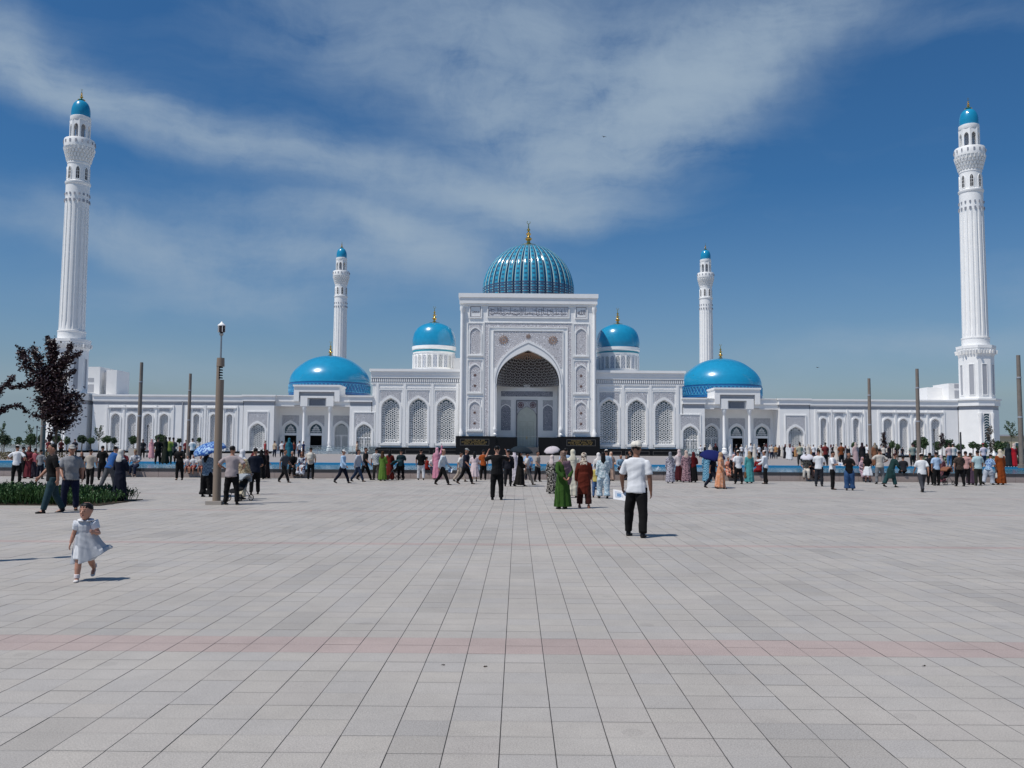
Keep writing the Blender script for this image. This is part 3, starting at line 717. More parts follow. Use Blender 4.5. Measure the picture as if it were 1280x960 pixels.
def ribbed_mat():
    m = bpy.data.materials.new('ribbed_dome_tile'); m.use_nodes = True; t = m.node_tree; p = t.nodes['Principled BSDF']; LL = t.links.new
    p.inputs['Roughness'].default_value = .16; p.inputs['Coat Weight'].default_value = .4
    tc = t.nodes.new('ShaderNodeTexCoord'); mp = t.nodes.new('ShaderNodeMapping'); mp.inputs['Location'].default_value = (-XD, -yM, 0); LL(tc.outputs['Object'], mp.inputs[0])
    s = t.nodes.new('ShaderNodeSeparateXYZ'); LL(mp.outputs[0], s.inputs[0])
    def M(op, a, b=None, clamp=False):
        n = t.nodes.new('ShaderNodeMath'); n.operation = op; n.use_clamp = clamp
        for i, v in enumerate((a, b)):
            if v is None: continue
            if isinstance(v, (int, float)): n.inputs[i].default_value = v
            else: LL(v, n.inputs[i])
        return n.outputs[0]
    an = M('ARCTAN2', s.outputs[1], s.outputs[0]); sn = M('ABSOLUTE', M('SINE', M('MULTIPLY', an, NR/2)))
    groove = M('LESS_THAN', sn, .38)
    gold = M('MULTIPLY', M('GREATER_THAN', sn, .44), M('LESS_THAN', sn, .60))
    z = s.outputs[2]; z0 = zbase
    low = M('LESS_THAN', z, z0+.9)
    dia = M('MULTIPLY', M('GREATER_THAN', sn, .86), M('GREATER_THAN', M('SINE', M('MULTIPLY', z, 7.5)), .1))
    n = t.nodes.new('ShaderNodeTexNoise'); n.inputs['Scale'].default_value = 2.5; LL(tc.outputs['Object'], n.inputs['Vector'])
    def MIX(f, a, b):
        x = t.nodes.new('ShaderNodeMixRGB'); LL(f, x.inputs[0])
        for i, v in ((1, a), (2, b)):
            if isinstance(v, tuple): x.inputs[i].default_value = (*v, 1)
            else: LL(v, x.inputs[i])
        return x.outputs[0]
    c = MIX(n.outputs['Fac'], (.02, .24, .40), (.05, .33, .46))
    c = MIX(M('MULTIPLY', gold, .85), c, (.62, .62, .46))
    c = MIX(M('MULTIPLY', dia, .75), c, (.03, .06, .12))
    c = MIX(groove, c, (.008, .05, .12))
    c = MIX(M('MULTIPLY', low, M('GREATER_THAN', M('SINE', M('MULTIPLY', z, 14.0)), -.2)), c, (.06, .09, .16))
    LL(c, p.inputs['Base Color']); return m
RIB = ribbed_mat()
# object coordinates of the dome part are mosque-local because the part is only shifted back to the root
mp_(MB().lathe(XD, yM, dprof, NR*8, ribmod), 'main_dome', RIB, hall, 60)
b = MB(); finial(b, XD, yM, dprof[-1][1]-.1, 1.75); mp_(b, 'finial', GOLD, hall, 40)
# drum domes over the tall wings
for sx in (-1, 1):
    yD = 9.5; YD = 139.5; KD = YD/FPX; cx = sx*115.4*KD-.02
    zd = lambda y: zy(y, YD)
    prof = [(r*KD, zd(y)) for r, y in interp([(26.4, 435), (27.2, 430), (26.8, 424), (25, 417.5), (21.5, 412), (16, 408), (9, 405.3), (2, 404.3)], 22)]
    R = 25.6*KD
    b = MB(); b.lathe(cx, yD, [(R, zd(468)), (R, zd(444)), (R+.1, zd(443.5)), (R+.1, zd(439)), (R+.25, zd(438.5)), (R+.25, zd(435)), (R-.1, zd(434.8))], 48); mp_(b, 'drum', WHITE, hall, 30)
    mp_(MB().lathe(cx, yD, [(R+.13, zd(442)), (R+.13, zd(440))], 48), 'tile_band', TEAL, hall, 30)
    mp_(MB().lathe(cx, yD, prof, 48), 'drum_dome', BLUED, hall, 60)
    b = MB(); finial(b, cx, yD, prof[-1][1]-.08, 1.05); mp_(b, 'finial', GOLD, hall, 40)
    N = 24; off = ROFF[hall.name]
    hgt = zd(446)-zd(461.5); wv = .30
    wa, wb, wc = window_meshes(wv, hgt, hgt-wv*1.1, .34, False)
    for i in range(N):
        a = 2*PI*(i+.5)/N
        for (dd, mt) in ((0, 0),):
            f = link_mesh('window', wa, WHITE, hall, (cx+(R+.03)*math.cos(a)+off[0], yD+(R+.03)*math.sin(a)+off[1], zd(461.5)+off[2]), a+PI/2)
            f2 = link_mesh('lattice', wb, WHITE, f, (0, -.03, 0)); link_mesh('pane', wc, GLASS if i % 2 else BLUEDK, f, (0, -.06, 0))
        a2 = a+PI/N; b = MB(); b.lathe(cx+(R+.08)*math.cos(a2), yD+(R+.08)*math.sin(a2), [(.09, zd(462)), (.09, zd(445))], 8); 
        mp_(b, 'colonette', WHITE, hall, 40)

# =================== domed side pavilions
for sx in (-1, 1):
    side = 'left' if sx < 0 else 'right'
    u0, u1 = 194.5*K+.05, 354*K
    cxp = sx*263*K
    pav = mthing('side_pavilion', cxp, 0, 'white entrance pavilion with two columns under flat blue dome, %s of the portal' % side, 'pavilion', 'domed entrance pavilions')
    def SX(a, b_): return (min(sx*a, sx*b_), max(sx*a, sx*b_))
    zr, zcb, zfr, zb = zy(495.8), zy(503.6), zy(508.5), zy(566)
    zl = zy(509.5)
    for (a0, a1, cw) in ((u0, 222*K, 203.6), (316*K, u1, 336)):
        xa, xb = SX(a0, a1); w_ = 9.6*K; za = zy(531); z0 = zy(565); zs = za-w_*1.1; cx = sx*cw*K
        b = MB(); b.prism(rect(xa, xb, zy(566.5), zfr), 0, .45, [arch(cx, w_, z0, zs, za)]); b.box(xa, xb, .45, 18, TZ, zfr)
        mp_(b, 'wall', WHITE, pav)
        mp_(MB().box(xa+.02, xb-.02, .04, 17.9, zfr+.001, zcb), 'frieze', GREYST, pav)
        b = MB(); b.box(xa-.12, xb+.12, -.18, 18, zcb+.001, zr-.2); b.box(xa-.24, xb+.24, -.32, 18.1, zr-.2, zr); mp_(b, 'cornice', WHITE, pav)
        fw = 13.6*K; ztf = zy(516)
        mp_(MB().prism(rect(cx-fw, cx+fw, zb+.02, ztf), -.10, -.003, [rect(cx-fw+.16, cx+fw-.16, zb+.021, ztf-.16)]), 'moulding', WHITE, pav)
        mp_(MB().prism(spandrel(cx, w_+.26, zs, za+.34, zy(518.2), w_+.22), -.05, -.002), 'carved_spandrel', CARVEG, pav)
        mp_(MB().ring(arch(cx, w_+.25, z0-.05, zs, za+.33), arch(cx, w_+.0, z0-.04, zs, za+.0), -.15, -.0032), 'archivolt', WHITE, pav)
        add_window(pav, cx, .2, z0+.02, w_-.01, za-z0-.03, zs-z0-.02, .50, cw > 300, None if cw > 300 else 1.9)
        mp_(MB().box(xa-.1, xb+.1, -.16, 18, TZ, zb), 'plinth', GRANITE, pav)
    # loggia
    la, lb = 222*K, 316*K; yR = 3.2; KR = (130+yR)/FPX
    xa, xb = SX(la, lb)
    doors = (231.1, 262.8, 294.4); dw_ = 8.3*KR; zda = zy(530, 133); zd0_ = zy(563, 133); zds = zda-dw_*1.1
    b = MB(); b.prism(rect(xa, xb, TZ+.3, zl+.6), yR, yR+.4, [arch(sx*d*KR, dw_, zd0_, zds, zda) for d in doors]); mp_(b, 'back_wall', WHITE, pav)
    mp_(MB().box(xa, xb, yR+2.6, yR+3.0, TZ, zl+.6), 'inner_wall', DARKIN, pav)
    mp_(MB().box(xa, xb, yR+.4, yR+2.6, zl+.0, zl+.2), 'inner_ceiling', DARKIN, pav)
    mp_(MB().box(xa+.002, xb-.002, .3, yR+2.6, TZ, zy(565.5)), 'loggia_floor', GREYST, pav)
    for k, d in enumerate(doors):
        cx = sx*d*KR; mp_(MB().ring(arch(cx, dw_+.28, zd0_, zds, zda+.36), arch(cx, dw_, zd0_+.001, zds, zda), yR-.12, yR-.003), 'archivolt', WHITE, pav)
        mp_(MB().prism(spandrel(cx, dw_+.29, zds, zda+.37, zy(521, 133), dw_+.25), yR-.05, yR-.002), 'carved_spandrel', CARVEG, pav)
        ztr = zy(546, 133); open_ = (k != 0)
        if not open_: add_window(pav, cx, yR+.2, zd0_, dw_-.01, zda-zd0_-.02, zds-zd0_, .46, False, ztr-zd0_)
        else:       # lattice tympanum over an open doorway
            dd = MB().ring(arch(cx, dw_-.01, ztr, zds, zda-.01), arch(cx, dw_-.12, ztr+.35, zds, zda-.14), yR+.12, yR+.22); dd.box(cx-dw_+.01, cx-dw_+.12, yR+.12, yR+.22, zd0_, ztr); dd.box(cx+dw_-.12, cx+dw_-.01, yR+.12, yR+.22, zd0_, ztr)
            do = mp_(dd, 'doorway', WHITE, pav)
            la_ = MB(); z_ = ztr+.5
            for q in range(-3, 4):
                la_.bar((cx+q*.22, yR+.17, ztr+.36), (cx+q*.22*.4, yR+.17, zda-.3-abs(q)*.12), .05, .04)
            for q in range(3): la_.bar((cx-dw_*(.8-.18*q), yR+.175, ztr+.6+q*.32), (cx+dw_*(.8-.18*q), yR+.175, ztr+.6+q*.32), .05, .04)
            la_.build('lattice', WHITE, do)
            MB().prism(arch(cx, dw_-.1, ztr+.3, zds, zda-.1), yR+.23, yR+.25).build('pane', GLASS, do)
            lf = MB().box(cx-sx*0-dw_-.45, cx-dw_+.25, yR-.35, yR-.28, zd0_, ztr-.05); lf.frame(cx-dw_-.42, cx-dw_+.22, zd0_+.1, ztr-.15, .08, yR-.38, yR-.351); lf.build('door_leaf', WHITE2, do)
    # entablature, columns and raised centre
    b = MB(); ca, cb = 235*K, 292*K; c1, c2 = 247.3*K, 279.4*K
    zrt = zy(482.8); 
    for (p, q) in ((la, ca), (cb, lb)):
        x_, y_ = SX(p, q); b.box(x_, y_, .5, yR+.4, zl+.16, zcb); b.box(x_, y_, .35, 18, zcb+.003, zr-.12); b.box(x_, y_, .2, 18, zr-.119, zr-.002)
        b.box(x_, y_, .45, .9, zl, zl+.14)
    x_, y_ = SX(ca, cb)
    b.prism([(x_, zcb+.01), (x_, zrt-.25), (y_, zrt-.25), (y_, zcb+.01), (y_-.75, zcb+.01), (y_-.75, zy(491.5)), (x_+.75, zy(491.5)), (x_+.75, zcb+.01)], -.02, 18)
    b.box(x_-.12, y_+.12, -.16, 18.1, zrt-.249, zrt)
    for (p, q) in ((ca, c1-.55), (c2+.55, cb)):
        p_, q_ = SX(p, q); b.box(p_+.001, q_-.001, .505, yR+.4, zl+.16, zy(491.4))
    b.box(*SX(c1-.55, c2+.55), 1.01, yR+.4, zl+.16, zy(491.4))
    xi, yi = SX(c1-.55, c2+.55)
    b.prism([(xi, zl), (xi, zy(496.5)), (yi, zy(496.5)), (yi, zl), (yi-1.05, zl), (yi-1.05, zy(499)), (xi+1.05, zy(499)), (xi+1.05, zl)], .12, .9)
    mp_(b, 'entablature', WHITE, pav)
    mp_(MB().box(x_+.75, y_-.75, .32, 17, zy(499), zy(491.6)), 'frieze', GREYST, pav)
    mp_(MB().box(xi+1.05, yi-1.05, .5, 1.0, zl-.0, zy(499.05)), 'grille_wall', WHITE, pav)
    g = MB(); gx0, gx1, gz0, gz1 = xi+1.25, yi-1.25, zy(508.6), zy(500)
    g.frame(gx0, gx1, gz0, gz1, .06, .44, .499); 
    nn = 16
    for i in range(nn):
        xx = gx0+(gx1-gx0)*i/nn; g.bar((xx, .47, gz0), (min(xx+.5, gx1), .47, gz1), .035, .03); g.bar((xx, .475, gz1), (min(xx+.5, gx1), .475, gz0), .035, .03)
    gr = mp_(g, 'grille', base_mat('grille_grey', (.30, .32, .36), .5), pav)
    MB().box(gx0, gx1, .485, .4995, gz0, gz1).build('grille_back', base_mat('grille_back', (.14, .15, .18), .7), gr)
    mp_(MB().box(xa, xb, .9, yR, zl+.02, zl+.12), 'soffit', WHITE2, pav)
    for c in (c1, c2):
        z0_, z1_ = zy(565.5), zl
        pr = [(.42, z0_), (.42, z0_+.35), (.30, z0_+.45), (.36, z0_+.65), (.22, z0_+.85), (.30, z0_+1.25), (.23, z0_+1.5), (.20, z1_-1.1), (.19, z1_-.8), (.24, z1_-.72), (.30, z1_-.5), (.36, z1_-.3), (.36, z1_-.02)]
        mp_(MB().lathe(sx*c, .5, pr, 16), 'column', WHITE, pav, 35)
    for k in range(2):
        mp_(MB().box(xa-.0, xb+.0, .301-.6*(k+1), 3, TZ+.001, zy(565.5)-.12*(k+1)), 'step', GREYST, pav)
    # glass fence across the loggia steps
    # dome
    yD = 10; YD = 140; KD = YD/FPX; cx = sx*245*KD
    zd = lambda y: zy(y, YD)
    mp_(MB().lathe(cx, yD, [(r*KD, zd(y)) for r, y in interp([(49.6, 481.5), (49.2, 477), (46.8, 470.5), (42, 464), (35, 458), (26.5, 452.5), (16, 448.6), (7, 446.9), (1, 446.5)], 26)], 64), 'flat_dome', BLUED, pav, 60)
    mp_(MB().lathe(cx, yD, [(49.9*KD, zd(497)), (49.9*KD, zd(481.8))], 64), 'dome_band', BLUEDK, pav, 40)
    g = MB(); R = 49.9*KD+.02; n = 64; za_, zb_ = zd(493.5), zd(484)
    for i in range(n):
        a0, a1 = 2*PI*i/n, 2*PI*(i+1)/n
        for (p, q) in ((za_, zb_), (zb_, za_)): g.bar((cx+R*math.cos(a0), yD+R*math.sin(a0), p), (cx+R*math.cos(a1), yD+R*math.sin(a1), q), .10, .04)
        for z_ in (za_, zb_): g.bar((cx+R*math.cos(a0), yD+R*math.sin(a0), z_), (cx+R*math.cos(a1), yD+R*math.sin(a1), z_), .07, .04)
    mp_(g, 'band_pattern', base_mat('light_blue_tile', (.05, .30, .50), .3), pav, kind='stuff')
    b = MB(); finial(b, cx, yD, zd(446.5)-.1, .95); mp_(b, 'finial', GOLD, pav, 40)

# =================== outer wings
for sx in (-1, 1):
    side = 'left' if sx < 0 else 'right'
    wa_, wb_ = 354.5*K, 541*K
    wing = mthing('arcade_wing', sx*448*K, 0, 'long low white wing with narrow lattice windows, %s end of the mosque' % side, 'mosque wing', 'low outer wings')
    def SX(a, b_): return (min(sx*a, sx*b_), max(sx*a, sx*b_))
    xa, xb = SX(wa_, wb_)
    zr, zcb, zfr, zb = zy(496.4), zy(504.2), zy(509), zy(566.3)
    WN = [(u, 3.7) for u in (371, 391, 412)]+[(u, 5.4) for u in (452, 472, 492, 512)]
    za = zy(520); z0 = zy(565.0)
    b = MB(); b.prism(rect(xa, xb, zb, zfr), 0, .5, [arch(sx*u*K, w*K, z0, za-w*K*1.1, za, 6) for u, w in WN]); b.box(xa, xb, .5, 14, TZ, zfr); mp_(b, 'wall', WHITE, wing)
    mp_(MB().box(xa+.02, xb-.02, .05, 13.9, zfr+.001, zcb), 'frieze', GREYST, wing)
    b = MB(); b.box(xa, xb, -.16, 14, zcb+.001, zr-.22); b.box(xa, xb, -.30, 14.1, zr-.22, zr); b.box(xa, xb, -.06, 13.95, zcb-.14, zcb); mp_(b, 'cornice', WHITE, wing)
    for u, w in WN:
        cx = sx*u*K; W_ = w*K
        mp_(MB().ring(arch(cx, W_+.2, z0+.0, za-W_*1.1, za+.28, 6), arch(cx, W_, z0+.001, za-W_*1.1, za, 6), -.13, -.003), 'archivolt', WHITE, wing)
        mp_(MB().box(cx-W_-.1, cx+W_+.1, -.05, -.002, zy(517.3), zy(513.6)), 'carved_panel', CARVEG, wing)
        fw = W_+.5
        mp_(MB().prism(rect(cx-fw, cx+fw, zb+.001, zy(512)), -.09, -.0031, [rect(cx-fw+.13, cx+fw-.13, zb+.002, zy(512)-.13)]), 'moulding', WHITE, wing)
        mp_(MB().box(cx-fw-.05, cx+fw+.05, -.2, -.0901, zy(512)-.1, zy(512)+.04), 'lintel', WHITE, wing)
        add_window(wing, cx, .22, z0+.01, W_-.01, za-z0-.02, za-W_*1.1-z0, .40, False, None, lat=WHITE, pane=GREYST)
    for u in (361.5, 381, 401.5, 423, 441, 462, 482, 502, 523):
        mp_(MB().box(sx*u*K-.13, sx*u*K+.13, -.12, -.004, zb, zfr), 'pilaster', WHITE, wing)
    b = MB(); b.box(*SX(429*K, 430*K), -.14, -.005, zb, zr-.5); mp_(b, 'downpipe', GREYST, wing)
    mp_(MB().box(xa, xb, -.2, 14, TZ, zb), 'plinth', GRANITE, wing)
    # raised roof block behind the cornice
    KR = 139/FPX; rx0, rx1 = SX(505*KR, 545*KR)
    b = MB(); 
    if sx < 0: b.box(rx0-.0, rx0+2.6, 7, 12, zr, zy(463, 138)); b.box(rx0+2.61, rx1-1.6, 8.5, 12, zr, zy(467.5, 138)); b.box(rx1-1.59, rx1, 7.4, 12, zr, zy(466.5, 138))
    else: b.box(rx1-2.6, rx1, 7, 12, zr, zy(476, 138)); b.box(rx0, rx1-2.61, 9, 12, zr, zy(480, 138))
    mp_(b, 'roof_block', WHITE2, wing)
    g = MB(); gx = (rx0+.8 if sx < 0 else rx1-1.7)
    g.box(gx, gx+.9, 6.97, 6.999, zr+.7, zr+1.9); g.box(gx, gx+.9, 6.97, 6.999, zr+2.3, zr+2.9)
    mp_(g, 'louvre', GREYST, wing)

# =================== minarets
def minaret_parts(root, cx, cy, Y, px, ybase, pav=True):
    # heights from the right-hand tower, expressed in metres at its own distance
    col = px
    def z(y): return atY(1215, y, 131.5)[1]
    m = 131.5/FPX
    def ML(rings, n, name, mat, sm=None, mod=None):
        return mp_(MB().lathe(cx, cy, rings, n, mod), name, mat, root, sm)
    c8 = 1/math.cos(PI/8)
    rot = PI/8
    def octl(rings, name, mat):
        b = MB(); k = len(b.v); 
        for (r, z_) in rings:
            for i in range(8): a = rot+i*PI/4; b.v.append((cx+r*c8*math.cos(a), cy+r*c8*math.sin(a), z_))
        for j in range(len(rings)-1):
            for i in range(8): q = (i+1) % 8; b.f.append((j*8+i, j*8+q, (j+1)*8+q, (j+1)*8+i))
        b.f.append(tuple(range(7, -1, -1))); b.f.append(tuple((len(rings)-1)*8+i for i in range(8)))
        return mp_(b, name, mat, root)
    octl([(18.6*m, z(500)), (18.6*m, z(447))], 'base', WHITE)
    octl([(18.65*m, z(446.9)), (19.3*m, z(444)), (20.6*m, z(437)), (20.9*m, z(436.5)), (20.9*m, z(433.2))], 'base_cornice', WHITE)
    b = MB()
    for i in range(8):
        a = i*PI/4; n_ = Vector((math.cos(a), math.sin(a), 0)); t_ = Vector((-n_.y, n_.x, 0)); c = Vector((cx, cy, 0))+n_*(19.6*m)
        for q in range(-3, 4):
            p = c+t_*q*.42; b.bar((p.x, p.y, z(443.5)), (p.x+n_.x*.12, p.y+n_.y*.12, z(439)), .2, .2)
    mp_(b, 'brackets', WHITE, root, kind='stuff')
    for i in range(8):      # tall slot windows on each face
        a = i*PI/4; n_ = Vector((math.cos(a), math.sin(a), 0)); off = ROFF[root.name]
        fr = MB().frame(-.42, .42, 0, z(456)-z(495), .10, -.07, -.002)
        o = fr.build('window', WHITE, root); o.location = (cx+n_.x*18.6*m+off[0], cy+n_.y*18.6*m+off[1], z(495)+off[2]); o.rotation_euler = (0, 0, a+PI/2)
        MB().box(-.32, .32, -.02, -.001, .1, z(456)-z(495)-.1).build('grille', GREYST, o)
    ML([(16.0*m, z(433.3)), (16.0*m, z(424.5)), (16.4*m, z(424)), (16.4*m, z(422.5)), (15*m, z(422))], 32, 'drum', WHITE, 30)
    fl = 16
    def flmod(a, t): return 1-.075*(1 if abs(math.sin(a*fl/2)) < .55 else 0)*(1 if .0 < t < .985 else 0)
    n = 15; rg = [((15.0-1.1*i/n)*m, z(421.9)+(z(263)-z(421.9))*i/n) for i in range(n+1)]
    ML(rg, 192, 'fluted_shaft', WHITE, 25, flmod)
    ML([(13.8*m, z(263)), (13.8*m, z(243)), (14.4*m, z(242)), (14.9*m, z(240.5)), (14.9*m, z(239)), (13.2*m, z(238))], 32, 'neck', WHITE, 30)
    b = MB()
    for i in range(16):
        a = (i+.5)*PI/8
        for (yy, s_) in ((254.5, .16), (262.3, .20)):
            r = 13.9*m; p = (cx+r*math.cos(a), cy+r*math.sin(a)); b.bar((*p, z(yy)-s_), (*p, z(yy)+s_), s_*1.2, s_*1.2)
    mp_(b, 'vent_holes', base_mat('vent_grey', (.32, .33, .37), .7), root, kind='stuff')
    ML([(12.9*m, z(238)), (12.9*m, z(217)), (13.4*m, z(216.5)), (13.4*m, z(214.5))], 32, 'upper_shaft', WHITE, 30)
    for i in range(8):
        a = i*PI/4+PI/8; off = ROFF[root.name]; hgt = z(221)-z(236)
        if ('mw', 1) not in WIN_CACHE:
            WIN_CACHE[('mw', 1)] = (MB().ring(arch(0, .33, -.1, hgt-.6, hgt+.12, 5), arch(0, .22, 0, hgt-.6, hgt, 5), -.06, .1).mesh('window'), MB().prism(arch(0, .21, 0, hgt-.6, hgt-.01, 5), -.03, .05).mesh('pane'),
                MB().bar((0, -.04, 0), (0, -.04, hgt-.1), .04).bar((-.2, -.04, hgt*.33), (.2, -.04, hgt*.33), .04).bar((-.2, -.04, hgt*.6), (.2, -.04, hgt*.6), .04).mesh('lattice'))
        w_ = WIN_CACHE[('mw', 1)]; r = 12.9*m
        f = link_mesh('window', w_[0], WHITE, root, (cx+r*math.cos(a)+off[0], cy+r*math.sin(a)+off[1], z(236)+off[2]), a+PI/2)
        link_mesh('pane', w_[1], DARKIN, f); link_mesh('lattice', w_[2], WHITE, f)
    # muqarnas corbel
    ML([(13.0*m, z(214.4)), (13.4*m, z(210)), (14.6*m, z(205)), (16.2*m, z(200)), (17.3*m, z(196.6))], 32, 'corbel', GREYST if False else WHITE2, 30)
    b = MB()
    for j, (yy, rr) in enumerate(((211, 13.5), (206.5, 14.6), (202, 15.9), (198, 16.9))):
        for i in range(24):
            a = 2*PI*(i+.5*(j % 2))/24; r0 = (rr-.5)*m; r1 = (rr+.35)*m
            p = (cx+r0*math.cos(a), cy+r0*math.sin(a)); q = (cx+r1*math.cos(a), cy+r1*math.sin(a))
            b.bar((*p, z(yy+2.2)), (*q, z(yy-1.2)), .26, .26)
    mp_(b, 'muqarnas_cells', WHITE, root, kind='stuff')
    ML([(17.6*m, z(196.5)), (17.8*m, z(195)), (17.8*m, z(187)), (17.4*m, z(186.2)), (17.1*m, z(186.2)), (17.1*m, z(194))], 32, 'balcony', WHITE, 30)
    b = MB()
    for i in range(16):
        a = 2*PI*(i+.5)/16; r = 17.85*m; p = (cx+r*math.cos(a), cy+r*math.sin(a)); b.bar((*p, z(192.5)), (*p, z(189)), .26, .08)
    mp_(b, 'balcony_openings', base_mat('vent_grey', (.32, .33, .37), .7), root, kind='stuff')
    # lantern with eight arched openings
    ML([(5.2*m, z(194)), (5.2*m, z(162))], 16, 'lantern_core', GREYST, 30)
    hb = z(163.4)-z(190); wl = .98
    lp = MB().prism(rect(-.50, .50, 0, hb), -.10, .10, [arch(0, .33, .35, hb-1.15, hb-.55, 6)]).mesh('lantern_panel')
    off = ROFF[root.name]
    for i in range(8):
        a = i*PI/4; r = 10.4*m
        link_mesh('lantern_panel', lp, WHITE, root, (cx+r*math.cos(a)*1.0+off[0], cy+r*math.sin(a)+off[1], z(190)+off[2]), a+PI/2)
        a2 = a+PI/8; r2 = 11.15*m
        mp_(MB().lathe(cx+r2*math.cos(a2), cy+r2*math.sin(a2), [(.16, z(190)), (.13, z(188)), (.13, z(166)), (.17, z(163.4))], 8), 'colonette', WHITE, root, 40)
    ML([(11.6*m, z(163.3)), (12.1*m, z(162)), (12.1*m, z(158)), (11.0*m, z(157.4))], 32, 'lantern_cornice', WHITE, 30)
    ML([(r*m, z(y)) for r, y in interp([(10.9, 157.5), (11.2, 153), (10.7, 147), (8.8, 141.5), (5.6, 138), (2.4, 136.4), (.4, 135.8)], 16)], 32, 'minaret_dome', BLUED, 60)
    b = MB(); finial(b, cx, cy, z(136.2), .68); mp_(b, 'finial', GOLD, root, 40)

MN = [(-1, 131.5, 'tall white minaret at the left front corner, behind the dark purple tree'), (1, 131.5, 'tall white minaret at the far right front corner of the mosque'),
      (-1, 228, 'distant white minaret rising behind the left flat blue dome'), (1, 228, 'distant white minaret rising behind the right flat blue dome')]
for (sx, Y, lab) in MN:
    if Y < 200: wx = -65.7 if sx < 0 else 67.9; wy = 129.4 if sx < 0 else 131.5
    else: wx = -46.2+.1 if sx < 0 else 48.5; wy = 228
    dx, dy = wx-MO.x, wy-MO.y; lx = dx*cps+dy*sps; ly = -dx*sps+dy*cps
    mr = mthing('minaret', lx, ly, lab, 'minaret', 'four minarets of the mosque')
    minaret_parts(mr, lx, ly, Y, 0, 0)
    if Y < 200:
        zr = zy(495.0); hwp = 25.5*K; x0_, x1_ = lx-hwp, lx+hwp; yf = -2.0; ch = 2.0
        plan_ = [(x0_, yf+ch), (x0_+ch, yf), (x1_-ch, yf), (x1_, yf+ch), (x1_, 9), (x0_, 9)]
        def pr_(pl, z0, z1):
            b = MB(); n = len(pl); b.v = [(x, y, z0) for x, y in pl]+[(x, y, z1) for x, y in pl]
            b.f = [tuple(range(n))[::-1], tuple(range(n, 2*n))]+[(i, (i+1) % n, n+(i+1) % n, n+i) for i in range(n)]; return b
        def grow(pl, e):
            cx_, cy_ = lx, 3; return [(x+(e if x > cx_ else -e), y+(e if y > cy_ else -e)) for x, y in pl]
        mp_(pr_(plan_, TZ, zy(509)), 'corner_pavilion', WHITE, mr)
        mp_(pr_(grow(plan_, -.03), zy(509)+.001, zy(504)), 'frieze', GREYST, mr)
        mp_(pr_(grow(plan_, .16), zy(504)+.001, zr-.22), 'cornice', WHITE, mr)
        mp_(pr_(grow(plan_, .30), zr-.219, zr), 'cornice', WHITE, mr)
        mp_(pr_(grow(plan_, .15), TZ-.1, zy(566.3)), 'plinth', GRANITE, mr)
        off = ROFF[mr.name]
        b = MB().frame(lx-.5, lx+.5, zy(556), zy(513), .12, yf-.08, yf-.002); w_ = mp_(b, 'window', WHITE, mr)
        MB().box(lx-.38, lx+.38, yf-.03, yf-.003, zy(556)+.12, zy(513)-.12).build('pane', GLASS, w_)
        g = MB(); 
        for i in range(12): zz = zy(556)+.3+i*.38; g.bar((lx-.37, yf-.04, zz), (lx, yf-.04, zz+.19), .06, .03); g.bar((lx, yf-.04, zz+.19), (lx+.37, yf-.04, zz), .06, .03)
        g.build('lattice', WHITE, w_)
        for s2 in (-1, 1):
            mp_(MB().lathe(lx+s2*(hwp-ch-.1), yf-.05, [(.3, zy(566)), (.3, zy(564)), (.16, zy(562)), (.16, zy(522)), (.3, zy(516)), (.3, zy(513))], 12), 'colonette', WHITE, mr, 35)
# ------------------------------------------------------------------ people
TMP = bpy.data.scenes.new('tmp_build')
def remesh(mb, voxel, name, smooth_it=3, disp=0.0, seed=0):
    me = mb.mesh('tmp'); o = bpy.data.objects.new('tmp', me); TMP.collection.objects.link(o)
    m = o.modifiers.new('r', 'REMESH'); m.mode = 'VOXEL'; m.voxel_size = voxel; m.use_smooth_shade = True
    s = o.modifiers.new('s', 'SMOOTH'); s.factor = .5; s.iterations = smooth_it
    TMP.view_layers[0].update(); dg = TMP.view_layers[0].depsgraph
    r = bpy.data.meshes.new_from_object(o.evaluated_get(dg)); r.name = name
    bpy.data.objects.remove(o); bpy.data.meshes.remove(me)
    if disp:
        for v in r.vertices:
            p = v.co*Vector((11, 11, 4.0)) if isinstance(v.co, Vector) else v.co
            q = Vector((v.co.x*11+seed, v.co.y*11, v.co.z*5))
            q2 = Vector((v.co.x*5+seed, v.co.y*5, v.co.z*16+v.co.x*7)); v.co += v.normal*(noise.noise(q)*disp+noise.noise(q*2.3)*disp*.5+max(0, noise.noise(q2))*disp*1.5)
    r.shade_smooth(); return r
fold_rng = random.Random(5)

def rotx(v, a, piv):
    c, s = math.cos(a), math.sin(a); y, z = v.y-piv.y, v.z-piv.z
    return Vector((v.x, piv.y+c*y-s*z, piv.z+s*y+c*z))

